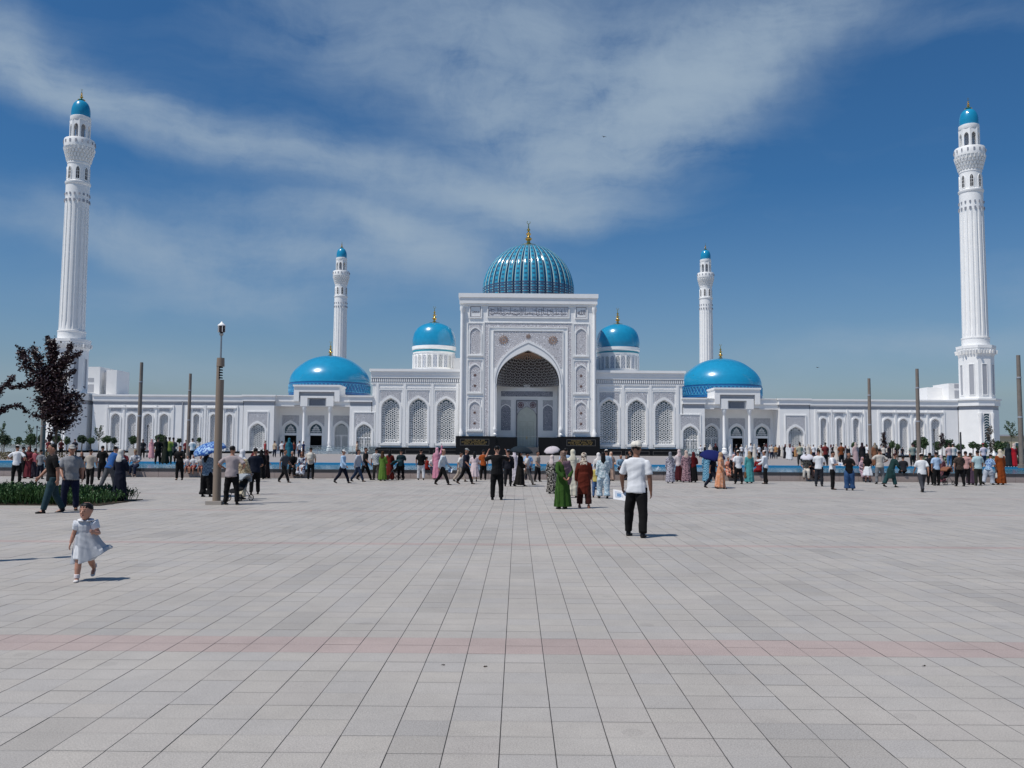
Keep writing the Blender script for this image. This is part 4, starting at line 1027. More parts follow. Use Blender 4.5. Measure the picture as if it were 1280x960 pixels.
# pose: legs [(forward angle, knee bend, outward)], arms [(forward, outward, elbow, inward)], lean, head turn, sit
POSES = {
 'stand': dict(legs=[(2, 3, 4), (-3, 2, 5)], arms=[(4, 9, 12, .1), (-4, 10, 10, .1)]),
 'easy':  dict(legs=[(-6, 4, 7), (7, 6, 6)], arms=[(10, 10, 34, .35), (-8, 12, 14, .1)]),
 'walk':  dict(legs=[(27, 7, 2), (-21, 16, 2)], arms=[(-20, 8, 18, .1), (22, 8, 24, .1)], lean=3),
 'walk2': dict(legs=[(-20, 20, 2), (24, 5, 2)], arms=[(20, 8, 26, .1), (-18, 9, 14, .1)], lean=3),
 'photo': dict(legs=[(0, 1, 6), (0, 1, 6)], arms=[(62, 40, 118, .55), (62, 40, 118, .55)]),
 'phone': dict(legs=[(4, 3, 4), (-3, 2, 5)], arms=[(18, 8, 88, .35), (22, 8, 84, .35)], nod=14),
 'point': dict(legs=[(8, 6, 4), (-6, 2, 5)], arms=[(62, 8, 22, .05), (14, 8, 60, .3)], lean=4),
 'hips':  dict(legs=[(0, 1, 9), (0, 1, 9)], arms=[(-16, 42, 78, 1.0), (-16, 42, 78, 1.0)]),
 'behind':dict(legs=[(2, 2, 4), (-2, 2, 4)], arms=[(-26, 14, -6, 1.25), (-26, 14, -6, 1.25)], lean=-2),
 'clasp': dict(legs=[(2, 2, 4), (-2, 2, 4)], arms=[(8, 14, 62, .75), (8, 14, 62, .75)]),
 'sit':   dict(legs=[(82, 84, 7), (78, 80, 9)], arms=[(22, 12, 60, .5), (20, 12, 66, .55)], sit=True, lean=8),
 'raise': dict(legs=[(5, 4, 4), (-8, 4, 4)], arms=[(150, 14, 40, .2), (4, 10, 14, .1)]),
 'lean':  dict(legs=[(14, 6, 5), (-20, 6, 4)], arms=[(34, 10, 30, .2), (8, 10, 30, .2)], lean=22),
 'contra':dict(legs=[(-9, 4, 7), (9, 3, 11)], arms=[(-2, 10, 12, .05), (14, 20, 22, .05)], lean=0),
 'stroll':dict(legs=[(16, 4, 3), (-14, 14, 3)], arms=[(10, 10, 30, .35), (12, 10, 55, .3)], lean=2),
 'walk3': dict(legs=[(-15, 10, 2), (17, 3, 3)], arms=[(14, 10, 30, .2), (-14, 9, 16, .1)], lean=3, turn=0),
 'toddle':dict(legs=[(13, 6, 5), (-20, 38, 4)], arms=[(-8, 22, 22, -.15), (14, 30, 96, .5)], lean=5, turn=-22, child=True),
}
class Fig:
    def __init__(s, pose, wide=1.0, female=False):
        P = POSES[pose]; s.P = P; s.child = P.get('child'); ch = s.child
        s.hip = .50 if not ch else .43; s.thigh = s.hip*.47; s.shank = s.hip*.43
        s.sh = .815 if not ch else .745; s.wide = wide; s.fem = female
        s.shw = (.112 if not female else .098)*(.95 if ch else 1)
        s.lean = math.radians(P.get('lean', 0)); s.piv = Vector((0, 0, s.hip))
        low = 0
        s.legs = []
        for k, (f, kn, ou) in enumerate(P['legs']):
            sx = -1 if k == 0 else 1; h = Vector((sx*.048*wide**.5, 0, s.hip)); a, o = math.radians(f), math.radians(ou)
            d = Vector((sx*math.sin(o)*(.5 if P.get('sit') else 1), -math.sin(a), -math.cos(a))).normalized(); kne = h+d*s.thigh
            a2 = a-math.radians(kn); d2 = Vector((sx*math.sin(o)*.3, -math.sin(a2), -math.cos(a2))).normalized(); an = kne+d2*s.shank
            s.legs.append([h, kne, an, a2])
        s.drop = min(l[2].z for l in s.legs)-.045
        s.arms = []
        ua, fa = (.165, .145) if not ch else (.135, .115)
        for k, (f, ou, el, inn) in enumerate(P['arms']):
            sx = -1 if k == 0 else 1; h = Vector((sx*s.shw*wide**.35, 0, s.sh-.024)); a, o = math.radians(f), math.radians(ou)
            d = Vector((sx*math.sin(o), -math.sin(a)*math.cos(o), -math.cos(a)*math.cos(o))).normalized(); e = h+d*ua
            a2 = a+math.radians(el); d2 = Vector((-sx*inn*.6+sx*math.sin(o)*.4*(1 if inn < .3 else 0), -math.sin(a2), -math.cos(a2))).normalized(); w = e+d2*fa
            s.arms.append([s.up(h), s.up(e), s.up(w), (s.up(w)-s.up(e)).normalized(), sx])
    def up(s, v):
        return rotx(v, s.lean, s.piv)
    def T(s, pts): return [s.up(Vector(p)) for p in pts]
    def torso(s, mb, off, z0=None, z1=.845, n=14):
        w = s.wide; f = s.fem; k = s.sh/.815
        rings = [(s.hip-.02, .086, .060, 0), (s.hip+.03, .088, .064, .004), (.60*k, .078, .058+.02*(w-1), -.006*(w > 1.1)), (.66*k, .080, .060+.03*(w-1), -.012*(w > 1.1)), (.72*k, .090, .064, -.003), (.775*k, .100 if not f else .088, .062, 0), (.806*k, .088 if not f else .078, .052, .003), (.832*k, .056, .042, .004), (.855*k, .034, .034, .003)]
        rings = [r for r in rings if (z0 is None or r[0] >= z0-.001) and r[0] <= z1*k+.02]
        mb.tube(s.T([(0, r[3], r[0]) for r in rings]), [((r[1])*w+off, r[2]*w**.8+off) for r in rings], n, side=(1, 0, 0))
    def head_base(s): return s.up(Vector((0, -.004, (.865 if not s.child else .80))))
    def headmat(s):
        t = math.radians(s.P.get('turn', 0)); nd = s.lean*.4-math.radians(s.P.get('nod', 0))*-1
        return Matrix.Rotation(t, 3, 'Z') @ Matrix.Rotation(nd, 3, 'X')
    def H(s, pts):
        m, b = s.headmat(), s.head_base(); k = 1.0 if not s.child else 1.54
        return [b+m @ (Vector(p)*k) for p in pts]
    def body(s, lod):
        mb = MB(); n = 10 if lod else 14; k = 1.0 if not s.child else 1.54
        s.torso(mb, -.012)
        hb = s.head_base(); mb.tube([s.up(Vector((0, .004, s.sh+.0))), s.up(Vector((0, .002, s.sh+.035))), hb+Vector((0, .0, .03*k))], [.033, .031, .033*k**.5], n)
        hr = [(.000, .016, .018, -.028), (.010, .030, .032, -.018), (.028, .039, .045, -.008), (.050, .0435, .052, -.002), (.072, .046, .056, .004), (.095, .045, .055, .008), (.115, .038, .046, .009), (.130, .018, .024, .009)]
        mb.tube(s.H([(0, r[3], r[0]) for r in hr]), [(r[1]*k*(1.09 if s.child else 1), r[2]*k*(1.0 if s.child else 1)) for r in hr], 16, side=(1, 0, 0))
        if lod < 2:
            mb.tube(s.H([(0, -.050, .070), (0, -.062, .050), (0, -.050, .040)]), [.006*k, .010*k, .006*k], 6)
            for sx in (-1, 1): mb.tube(s.H([(sx*.045, .004, .045), (sx*.050, .010, .062), (sx*.046, .008, .078)]), [.006*k, .009*k, .006*k], 6)
            mb.tube(s.H([(-.012, -.048, .026), (.012, -.048, .026)]), [.006*k, .006*k], 6)
        c = .80 if s.fem else 1
        if s.child: c = 1.12
        for h, kn, an, a2 in s.legs:
            m1 = h.lerp(kn, .5); m2 = kn.lerp(an, .35)
            mb.tube([h+Vector((0, 0, .03)), m1, kn, m2, an, an+Vector((0, 0, -.02))], [.056*c, .049*c, .036*c, .036*c, .023*c, .022*c], n)
            fx = Vector((0, -math.cos(max(-.2, a2*.35)), math.sin(a2)*.6 if a2 < 0 else 0)).normalized()
            mb.tube([an+Vector((0, .022, -.022)), an+fx*.03+Vector((0, 0, -.024)), an+fx*.085+Vector((0, 0, -.032))], [(.022, .020), (.026, .018), (.022, .010)], 8, side=(1, 0, 0))
        for h, e, w, d, sx in s.arms:
            mb.tube([h+Vector((-sx*.035, 0, 0)), h+Vector((-sx*.008, 0, -.004)), h.lerp(e, .5), e, e.lerp(w, .35), w], [.020*c, .025*c, .028*c, .025*c, .024*c, .0165*c], n)
            s.hand(mb, w, d, sx, lod)
        return mb
    def hand(s, mb, w, d, sx, lod):
        side = Vector((0, 1, 0)) if abs(d.y) < .8 else Vector((0, 0, 1))
        side = (side-d*side.dot(d)).normalized(); nrm = d.cross(side)
        c = 1.0 if not s.child else 1.1
        mb.tube([w-d*.01, w+d*.018*c, w+d*.048*c], [(.016, .012), (.023*c, .012), (.023*c, .010)], 8, side=tuple(side))
        inn = nrm*(1 if nrm.x*sx < 0 else -1)
        if lod == 0:
            for q, (o, ln) in enumerate(((-.017, .036), (-.006, .042), (.006, .040), (.017, .032))):
                b = w+d*.044*c+side*o*c; m = b+d*ln*.5*c+inn*.003; t = m+d*ln*.38*c+inn*ln*.42*c
                mb.tube([b, m, t], [.0062*c, .0058*c, .0048*c], 6)
            tb = w+d*.016*c-side*.018*c; mb.tube([tb, tb-side*.012*c+d*.016*c, tb-side*.012*c+d*.034*c+inn*.006], [.008*c, .007*c, .006*c], 6)
        else:
            mb.tube([w+d*.046, w+d*.070+inn*.004, w+d*.088+inn*.014], [(.020, .009), (.018, .008), (.010, .006)], 6, side=tuple(side))
            tb = w+d*.016-side*.018; mb.tube([tb, tb-side*.012+d*.018, tb-side*.012+d*.036], [.009, .008, .007], 5)
    def shirt(s, sleeve, lod, long_=0.0):
        mb = MB(); n = 12; s.torso(mb, .016, z0=s.hip+.0, z1=.83)
        w = s.wide; z = s.hip-.03-long_
        mb.tube([s.up(Vector((0, 0, z))), s.up(Vector((0, 0, s.hip+.06)))], [(.094*w+.018+long_*.15, .068*w+.020+long_*.1), (.086*w+.016, .064*w+.016)], 14, side=(1, 0, 0))
        for h, e, wr, d, sx in s.arms:
            if sleeve == 'short': mb.tube([h+Vector((-sx*.06, 0, .010)), h+Vector((-sx*.012, 0, -.004)), h.lerp(e, .35), h.lerp(e, .84)], [.030, .036, .038, .043], n)
            elif sleeve == 'long': mb.tube([h+Vector((-sx*.06, 0, .012)), h+Vector((-sx*.006, 0, 0)), h.lerp(e, .5), e, e.lerp(wr, .5), e.lerp(wr, .96)], [.034, .040, .039, .036, .034, .030], n)
            elif sleeve == 'puff': mb.tube([h+Vector((-sx*.045, 0, .004)), h+Vector((sx*.004, 0, .004)), h.lerp(e, .40)], [.042, .058, .040], n)
        return mb
    def trousers(s, lod, length=1.0, loose=1.0):
        mb = MB(); w = s.wide; c = loose
        mb.tube([Vector((0, 0, s.hip-.035)), Vector((0, 0, s.hip+.0)), Vector((0, 0, s.hip+.055))], [(.090*w, .070*w), (.096*w, .074*w), (.088*w, .068*w)], 14, side=(1, 0, 0))
        for h, kn, an, a2 in s.legs:
            if length >= .99:
                pts = [h+Vector((0, 0, .02)), h.lerp(kn, .35), kn, kn.lerp(an, .5), an+Vector((0, .004, .005))]
                mb.tube(pts, [.064*w**.6, .061*c, .048*c, .043*c, .040*c*(c if c > 1 else 1)], 12)
            else:
                e = kn.lerp(an, max(0, (length-.5)*2)) if length > .5 else h.lerp(kn, length*2)
                mb.tube([h+Vector((0, 0, .02)), h.lerp(kn, .4), e], [.064, .062*c, .056*c], 12)
        return mb
    def skirt(s, z0, flare, folds=9, amp=.07, top=None, sway=0.0, fx=0.0):
        mb = MB(); top = s.hip+.13 if top is None else top
        N = 7; pts = []; rr = []
        for i in range(N):
            t = i/(N-1); z = top+(z0-top)*t
            base = Vector((fx*t, sway*t*t, z)); 
            if z > s.hip: base = s.up(base)
            pts.append(base); r0 = .080*s.wide**.9+.014; r = r0+(flare-r0)*(t**.8); b = .062*s.wide+.014
            rr.append((r, b+(flare*.86-b)*(t**.8)))
        mod = lambda th, t: 1+amp*t*math.sin(folds*th)+amp*.5*t*math.sin((folds*2+1)*th+1.3)
        mb.tube(pts, rr, 48, side=(1, 0, 0), mod=mod); return mb
    def shoes(s, lod):
        mb = MB()
        for h, kn, an, a2 in s.legs:
            up = 0 if a2 > -.25 else 1
            fx = Vector((0, -1, 0)) if not up else Vector((0, -math.cos(a2*.9), math.sin(a2*.9)*.75)).normalized()
            fx = Vector((fx.x, fx.y, fx.z)).normalized(); q = -.030
            mb.tube([an+Vector((0, .032, q+.006)), an+Vector((0, .020, q)), an+fx*.035+Vector((0, 0, q)), an+fx*.075+Vector((0, 0, q-.002)), an+fx*.102+Vector((0, 0, q-.003))], [(.018, .014), (.025, .022), (.028, .021), (.031, .015), (.018, .009)], 10, side=(1, 0, 0))
            mb.tube([an+Vector((0, .004, .012)), an+Vector((0, .002, q))], [.027, .027], 8)
        return mb
    def hair(s, style, lod):
        mb = MB(); k = 1.0 if not s.child else 1.54
        if style in ('short', 'long', 'bun'):
            hr = [(.052, .040, .036, .026), (.070, .0475, .046, .020), (.090, .050, .055, .014), (.108, .0465, .054, .010), (.124, .036, .042, .009), (.136, .016, .020, .009)]
            hr = [(r[0]-(.006 if s.child else 0), r[1]*(1.07 if s.child else 1), r[2], r[3]-(.007 if s.child else 0)) for r in hr]
            mb.tube(s.H([(0, r[3], r[0]) for r in hr]), [(r[1]*k, r[2]*k) for r in hr], 14, side=(1, 0, 0))
            mb.tube(s.H([(0, .030, .040), (0, .024, .08)]), [(.034*k, .022*k), (.042*k, .034*k)], 10, side=(1, 0, 0))
        if style == 'long':
            mb.tube(s.H([(0, .02, .10), (0, .042, .04), (0, .052, -.04), (0, .060, -.11), (0, .056, -.17)]), [(.045, .035), (.052, .030), (.056, .026), (.048, .020), (.024, .012)], 10, side=(1, 0, 0))
        if style == 'bun': mb.tube(s.H([(0, .05, .08), (0, .085, .075)]), [.028*k, .022*k], 8)
        if style == 'cap':
            hr = [(.080, .0505, .0570, .005), (.098, .0500, .0565, .005), (.120, .044, .051, .006), (.138, .030, .034, .007), (.144, .008, .010, .007)]
            mb.tube(s.H([(0, r[3], r[0]) for r in hr]), [(r[1]*k, r[2]*k) for r in hr], 14, side=(1, 0, 0))
            mb.tube(s.H([(0, -.035, .088), (0, -.075, .082), (0, -.092, .078)]), [(.042, .007), (.038, .007), (.024, .006)], 8, side=(1, 0, 0))
        if style == 'skull':
            hr = [(.086, .0495, .0570, .007), (.115, .046, .054, .007), (.134, .034, .040, .007), (.138, .010, .012, .007)]
            mb.tube(s.H([(0, r[3], r[0]) for r in hr]), [(r[1]*k, r[2]*k) for r in hr], 14, side=(1, 0, 0))
        if style == 'turban':
            for i in range(5):
                z = .085+i*.0125; R = (.056, .059, .057, .050, .036)[i]; n = 12
                mb.tube(s.H([(R*math.cos(2*PI*j/n)*.88, .006+R*math.sin(2*PI*j/n), z+.006*math.sin(2*PI*j/n+i)) for j in range(n+1)]), [.0115]*(n+1), 6)
            mb.tube(s.H([(0, .006, .085), (0, .006, .140)]), [(.046, .05), (.030, .034)], 10)
        if style == 'straw':
            mb.tube(s.H([(0, .004, .086), (0, .004, .125), (0, .004, .14)]), [(.050, .056), (.046, .05), (.03, .034)], 12, side=(1, 0, 0))
            mb.tube(s.H([(0, .004, .086), (0, .004, .092)]), [(.088, .094), (.086, .092)], 16, side=(1, 0, 0))
        if style == 'scarf':
            hr = [(-.075, .088, .064, .006), (-.045, .094, .068, .006), (-.02, .064, .058, .008), (.010, .046, .048, .012), (.05, .0525, .0535, .014), (.085, .054, .0575, .013), (.112, .0485, .054, .012), (.132, .034, .040, .012), (.142, .012, .015, .012)]
            mb.tube(s.H([(0, r[3], r[0]) for r in hr]), [(r[1]*k, r[2]*k) for r in hr], 16, side=(1, 0, 0))
            mb.tube(s.H([(0, .046, .05), (0, .060, -.02), (0, .070, -.085), (0, .064, -.13)]), [(.040, .020), (.062, .020), (.066, .018), (.03, .012)], 10, side=(1, 0, 0))
        return mb

CM = {}
def cloth(col, pat=None, col2=None, rough=.85):
    key = (col, pat, col2, rough)
    if key in CM: return CM[key]
    c = tuple(((int(col[i:i+2], 16)/255)**2.2)*.80 for i in (0, 2, 4))
    m = bpy.data.materials.new('cloth'); m.use_nodes = True; t = m.node_tree; p = t.nodes['Principled BSDF']; LL = t.links.new
    p.inputs['Roughness'].default_value = rough; p.inputs['Specular IOR Level'].default_value = .25; p.inputs['Sheen Weight'].default_value = .1 if sum(c) > .3 else 0.02
    tc = t.nodes.new('ShaderNodeTexCoord')
    n = t.nodes.new('ShaderNodeTexNoise'); n.inputs['Scale'].default_value = 9; n.inputs['Detail'].default_value = 4; LL(tc.outputs['Object'], n.inputs['Vector'])
    mx = t.nodes.new('ShaderNodeMixRGB'); mx.inputs[1].default_value = (*[x*.84 for x in c], 1); mx.inputs[2].default_value = (*[min(1, x*1.12) for x in c], 1); LL(n.outputs['Fac'], mx.inputs[0])
    outc = mx.outputs[0]
    if pat:
        c2 = tuple(((int(col2[i:i+2], 16)/255)**2.2)*.80 for i in (0, 2, 4))
        if pat == 'check':
            v = t.nodes.new('ShaderNodeTexChecker'); v.inputs['Scale'].default_value = 26; fac = v.outputs['Fac']
            LL(tc.outputs['Object'], v.inputs['Vector'])
        elif pat == 'stripe':
            v = t.nodes.new('ShaderNodeTexWave'); v.inputs['Scale'].default_value = 16; v.inputs['Distortion'].default_value = .6; LL(tc.outputs['Object'], v.inputs['Vector']); fac = v.outputs['Fac']
        else:
            v = t.nodes.new('ShaderNodeTexNoise'); v.inputs['Scale'].default_value = 34 if pat == 'floral' else 16; v.inputs['Detail'].default_value = 1.5; LL(tc.outputs['Object'], v.inputs['Vector'])
            r = t.nodes.new('ShaderNodeValToRGB'); r.color_ramp.elements[0].position = .5; r.color_ramp.elements[1].position = .56; LL(v.outputs['Fac'], r.inputs[0]); fac = r.outputs[0]
        m2 = t.nodes.new('ShaderNodeMixRGB'); LL(fac, m2.inputs[0]); LL(outc, m2.inputs[1]); m2.inputs[2].default_value = (*c2, 1); outc = m2.outputs[0]
    LL(outc, p.inputs['Base Color']); CM[key] = m; return m
SKIN = base_mat('skin', (.34, .165, .105), .55, noise_amt=.08, nscale=20, obj_coords=True)
SKIN2 = base_mat('light_skin', (.44, .22, .15), .5, noise_amt=.08, nscale=20, obj_coords=True)
SKIN3 = base_mat('tanned_skin', (.22, .105, .065), .55, noise_amt=.08, nscale=20, obj_coords=True)
EYE = base_mat('eye_dark', (.02, .014, .01), .3)
LIP = base_mat('lips', (.32, .11, .09), .5)
FC = {}; PC = {}
VOX = {0: .008, 1: .015, 2: .024}
def fig_parts(pose, outfit, hair, lod, wide, fem, sleeve):
    key = (pose, outfit, hair, lod, wide, fem, sleeve)
    if key in FC: return FC[key]
    f = Fig(pose, wide, fem); v = VOX[lod]*(.8 if f.child else 1); D = .0055 if lod == 0 else (.006 if lod == 1 else .004); parts = []
    if lod: wide = {1.05: 1.0, 1.15: 1.1, 1.12: 1.1}.get(wide, wide); f = Fig(pose, wide, fem)
    def R(mk, nm, d=0.0, vv=v, it=3, ck=()):
        k2 = (nm, pose, lod, wide, fem)+tuple(ck)
        if k2 not in PC: PC[k2] = remesh(mk() if callable(mk) else mk, vv, nm, it, d, len(PC)*3.1)
        parts.append((nm, PC[k2]))
    R(lambda: f.body(lod), 'body', 0, v*.9 if lod == 0 else v*1.1, 2)
    sit = POSES[pose].get('sit')
    if outfit in ('tt', 'shorts'):
        R(lambda: f.shirt(sleeve, lod), 'shirt', D, ck=(sleeve,)); R(lambda: f.trousers(lod, 1.0 if outfit == 'tt' else .62), 'trousers', D, ck=(outfit,))
    elif outfit == 'wide': R(lambda: f.shirt(sleeve, lod, .03), 'shirt', D, ck=(sleeve, 'w')); R(lambda: f.trousers(lod, 1.0, 1.35), 'trousers', D, ck=('w',))
    elif outfit == 'tunic': # knee length tunic over trousers
        mb = f.shirt(sleeve, lod); m2 = f.skirt(.26, .125, 7, .05)
        b = len(mb.v); mb.v += m2.v; mb.f += [tuple(i+b for i in q) for q in m2.f]; R(mb, 'tunic', D, ck=(sleeve,)); R(lambda: f.trousers(lod, .93), 'trousers', D, ck=('tu',))
    elif outfit == 'dress':
        mb = f.shirt(sleeve, lod); walk = 'walk' in pose or pose == 'stroll'
        m2 = f.skirt(.045 if not walk else .06, .150 if not walk else .165, 9, .10, sway=.02 if walk else 0) if not sit else f.trousers(lod, .97, 1.4)
        b = len(mb.v); mb.v += m2.v; mb.f += [tuple(i+b for i in q) for q in m2.f]; R(mb, 'dress', D, ck=(outfit, sleeve))
    elif outfit == 'midi':
        mb = f.shirt(sleeve, lod); m2 = f.skirt(.17, .165, 9, .12)
        b = len(mb.v); mb.v += m2.v; mb.f += [tuple(i+b for i in q) for q in m2.f]; R(mb, 'dress', D, ck=(outfit, sleeve))
    elif outfit == 'skirt':
        R(lambda: f.shirt(sleeve, lod), 'shirt', D, ck=(sleeve,)); R(lambda: f.skirt(.05, .145, 9, .10, top=f.hip+.07) if not sit else f.trousers(lod, .95, 1.35), 'skirt', D)
    elif outfit == 'flare':      # flared knee skirt
        R(lambda: f.shirt(sleeve, lod), 'shirt', D, ck=(sleeve,)); R(lambda: f.skirt(.24, .165, 7, .12, top=f.hip+.07), 'skirt', D, ck=('f',))
    R(lambda: f.shoes(lod), 'shoes', 0, v)
    if hair:
        R(lambda: f.hair(hair, lod), {'scarf': 'headscarf', 'cap': 'cap', 'skull': 'cap', 'turban': 'cap', 'straw': 'hat'}.get(hair, 'hair'), 0 if hair != 'turban' else 0, v*.85, 1 if hair == 'turban' else 2, ck=(hair,))
        if hair in ('cap', 'skull', 'turban', 'straw'): R(lambda: f.hair('short', lod), 'hair', 0, v*.85, 2, ck=('short',))
    FC[key] = (f, parts); return FC[key]

def person(px, py, hpx, pose, outfit, face, top, bottom, label, hair='short', haircol='15100d', shoe='14110f', skin=None, wide=1.0, fem=None, sleeve='short', z=0.0, lod=1, group='visitors on the square', seat=None, h=None):
    x, y = ground(px, py, z); y = min(y, 44.9) if (z == 0 and not seat) else y
    if z == 0 and not seat:
        k = y/ground(px, py, 0)[1]; x *= k
    if h is None: h = hpx*y/FPX
    fem = (outfit in ('dress', 'midi', 'skirt', 'flare', 'tunic')) if fem is None else fem
    f, parts = fig_parts(pose, outfit, hair, lod, wide, fem, sleeve)
    r = empty('person', (x, y, z), math.radians(face), label, 'person', group)
    zoff = -f.drop*h
    if seat:
        Y = YC+.12; d = ray(px, py); x = d.x*Y/d.y; r.location = (x, YC-.02 if seat == 1 else Y, 0); zoff = (.45+.075*h-f.hip*h)+.01
        r.location.z = .0
        if h is None: h = 1.6
    cm = {'body': skin or SKIN, 'shirt': top, 'dress': top, 'tunic': top, 'trousers': bottom, 'skirt': bottom, 'shoes': cloth(shoe, rough=.5), 'hair': cloth('15100d' if hair not in ('short', 'long', 'bun') else haircol, rough=.5), 'headscarf': cloth(haircol) if isinstance(haircol, str) else haircol, 'cap': cloth(haircol) if isinstance(haircol, str) else haircol, 'hat': cloth(haircol) if isinstance(haircol, str) else haircol}
    for nm, me in parts:
        o = link_mesh(nm, me, cm[nm], r, (0, 0, zoff)); o.scale = (h, h, h)
    r['_h'] = h; r['_z'] = zoff
    return r, f, h, zoff
def joint(r, f, h, zoff, v):
    a = r.rotation_euler.z; c, s = math.cos(a), math.sin(a); v = Vector(v)*h
    return Vector((r.location.x+c*v.x-s*v.y, r.location.y+s*v.x+c*v.y, r.location.z+zoff+v.z))
def umbrella(tip, axis, R, mat, label, hold=None, mat2=None, dep=.32):
    """tip: world position of the crown; axis: unit vector towards the crown"""
    q = Vector((0, 0, 1)).rotation_difference(Vector(axis)).to_matrix().to_4x4(); 
    u = empty('umbrella', tip, 0, label, 'umbrella'); u.rotation_euler = q.to_euler()
    mb = MB(); n, m = 8, 7
    mb.v.append((0, 0, 0))
    for j in range(1, m+1):
        t = j/m
        for i in range(n*4):
            a = 2*PI*i/(n*4); sc = 1-.07*t*abs(math.sin(a*n/2)); r = R*math.sin(t*PI/2*.93)*sc
            mb.v.append((r*math.cos(a), r*math.sin(a), -R*dep*2*(1-math.cos(t*PI/2*.93))*.9+(.03*R*t*abs(math.sin(a*n/2)))))
    N = n*4
    for i in range(N): mb.f.append((0, 1+i, 1+(i+1) % N))
    for j in range(m-1):
        for i in range(N): mb.f.append((1+j*N+i, 1+(j+1)*N+i, 1+(j+1)*N+(i+1) % N, 1+j*N+(i+1) % N))
    me = mb.mesh('canopy', 60); me.materials.append(mat); o = bpy.data.objects.new('canopy', me); COL.objects.link(o); o.parent = u
    sd = o.modifiers.new('t', 'SOLIDIFY'); sd.thickness = .004
    MT = base_mat('umbrella_metal', (.35, .35, .36), .3, metal=1)
    zr = -R*dep*2*.9*(1-math.cos(PI/2*.93))
    for i in range(n):
        a = 2*PI*i/n; k = MB(); pr = None
        for j in range(m+1):
            t = j/m; r = R*math.sin(t*PI/2*.93); p = (r*math.cos(a), r*math.sin(a), -R*dep*2*(1-math.cos(t*PI/2*.93))*.9-.008)
            if pr: k.bar(pr, p, .006)
            pr = p
        k.build('rib', MT, u)
    MB().lathe(0, 0, [(.004, .05), (.006, .0), (.006, -.95), (.006, -1.0)], 8).build('shaft', MT, u)
    MB().lathe(0, 0, [(.016, -.93), (.016, -1.05)], 8).build('handle', DARKIN, u)
    return u
C = cloth
WT = C('e9ebee'); BK = C('0d0d10'); BK2 = C('17171b'); NV = C('141a2c'); NV2 = C('1b2440'); JN = C('24406b'); JD = C('18233a'); GY = C('8b8d90'); GD = C('4a4b4f'); BG = C('bfb4a6')
PK = C('d9a9b0'); MR = C('5a1a1f'); CR_ = C('ded4bd'); LB = C('a9c3dd'); TL = C('24474a'); GN = C('35601f')
P = person
# --- the near figures
def face_bits(r, f, h, zo):
    e = MB()
    k = 1.0 if not f.child else 1.25
    for sx in (-1, 1):
        c = f.H([(sx*.0185, -.0515, .064)])[0]
        g = MB().lathe(0, 0, [(.001, -.0035*k), (.0085*k, 0), (.001, .0035*k)], 8)
        g.v = [(x+c.x, y*.6+c.y, z+c.z) for x, y, z in g.v]; o = g.build('eye', EYE, r, (0, 0, zo)); o.scale = (h, h, h)
        a, b = f.H([(sx*.009, -.0535, .080), (sx*.029, -.0475, .080)]); g = MB().bar(a, b, .0038*k); o = g.build('eyebrow', EYE, r, (0, 0, zo)); o.scale = (h, h, h)
    a, b = f.H([(-.013, -.0535, .027), (.013, -.0535, .027)]); g = MB().tube([a, a.lerp(b, .5)+Vector((0, -.002, -.001)), b], [.003*k, .005*k, .003*k], 6); o = g.build('mouth', LIP, r, (0, 0, zo)); o.scale = (h, h, h)

# toddler, built on the same continuous body with a child's proportions
def toddler():
    GR = C('b9bdc4')
    r, f, h, zo = P(105, 726, 97, 'toddle', None, 14, None, None, 'toddler girl in pale grey dress with white collar running towards the camera', hair='short', skin=SKIN2, sleeve='puff', lod=0, shoe='e6e0dc', fem=True, group=None)
    if 'group' in r: del r['group']
    v = .006
    def part(mb, nm, mat, d=.004, vv=v, it=3):
        o = link_mesh(nm, remesh(mb, vv, nm, it, d, 5), mat, r, (0, 0, zo)); o.scale = (h, h, h); return o
    mb = MB(); f.torso(mb, .018, z0=f.hip+.06)
    m2 = MB(); pts = []; rr = []
    for i in range(9):
        t = i/8; z = .70+(.285-.70)*t; p = f.up(Vector((.075*t**1.6, .03*t, z))); pts.append(p); rr.append((.092+.155*t**1.15, .070+.10*t))
    m2.tube(pts, rr, 56, side=(1, 0, 0), mod=lambda th, t: 1+.10*t*math.sin(7*th+.6)+.05*t*math.sin(13*th))
    m2.v = [(x, y, z+(.05*max(0, (x-.05)/.2) if z < .4 else 0)-(.0)) for x, y, z in m2.v]
    b = len(mb.v); mb.v += m2.v; mb.f += [tuple(i+b for i in q) for q in m2.f]; part(mb, 'dress', GR)
    mb = MB()
    for hh, e, w, d, sx in f.arms: mb.tube([hh+Vector((-sx*.05, 0, .006)), hh+Vector((sx*.006, 0, .008)), hh.lerp(e, .5)], [.046, .072, .050], 12)
    part(mb, 'puff_sleeves', C('dfe3ea'), .006)
    mb = MB()      # peter pan collar
    for sx in (-1, 1):
        pp = [f.up(Vector((sx*(.012+.062*math.sin(a)), -.004-.062*math.cos(a)*.9, .782-.004*math.cos(a)))) for a in [i*PI/7 for i in range(8)]]
        mb.tube(pp, [(.010, .016)]+[(.012, .030)]*6+[(.010, .02)], 8, side=(0, 0, 1))
    part(mb, 'collar', WT, 0)
    mb = MB()
    for hp, kn, an, a2 in f.legs: mb.tube([hp+Vector((0, 0, .03)), hp.lerp(kn, .45), hp.lerp(kn, .8)], [.075, .078, .072], 16, mod=lambda th, t: 1+.06*math.sin(9*th))
    part(mb, 'bloomers', WT, .004)
    mb = MB()
    for hp, kn, an, a2 in f.legs: mb.tube([an+Vector((0, 0, .05)), an+Vector((0, 0, .0))], [.036, .038], 10)
    part(mb, 'sock', C('e9dfe0'), 0)
    face_bits(r, f, h, zo)
fc_backup = None
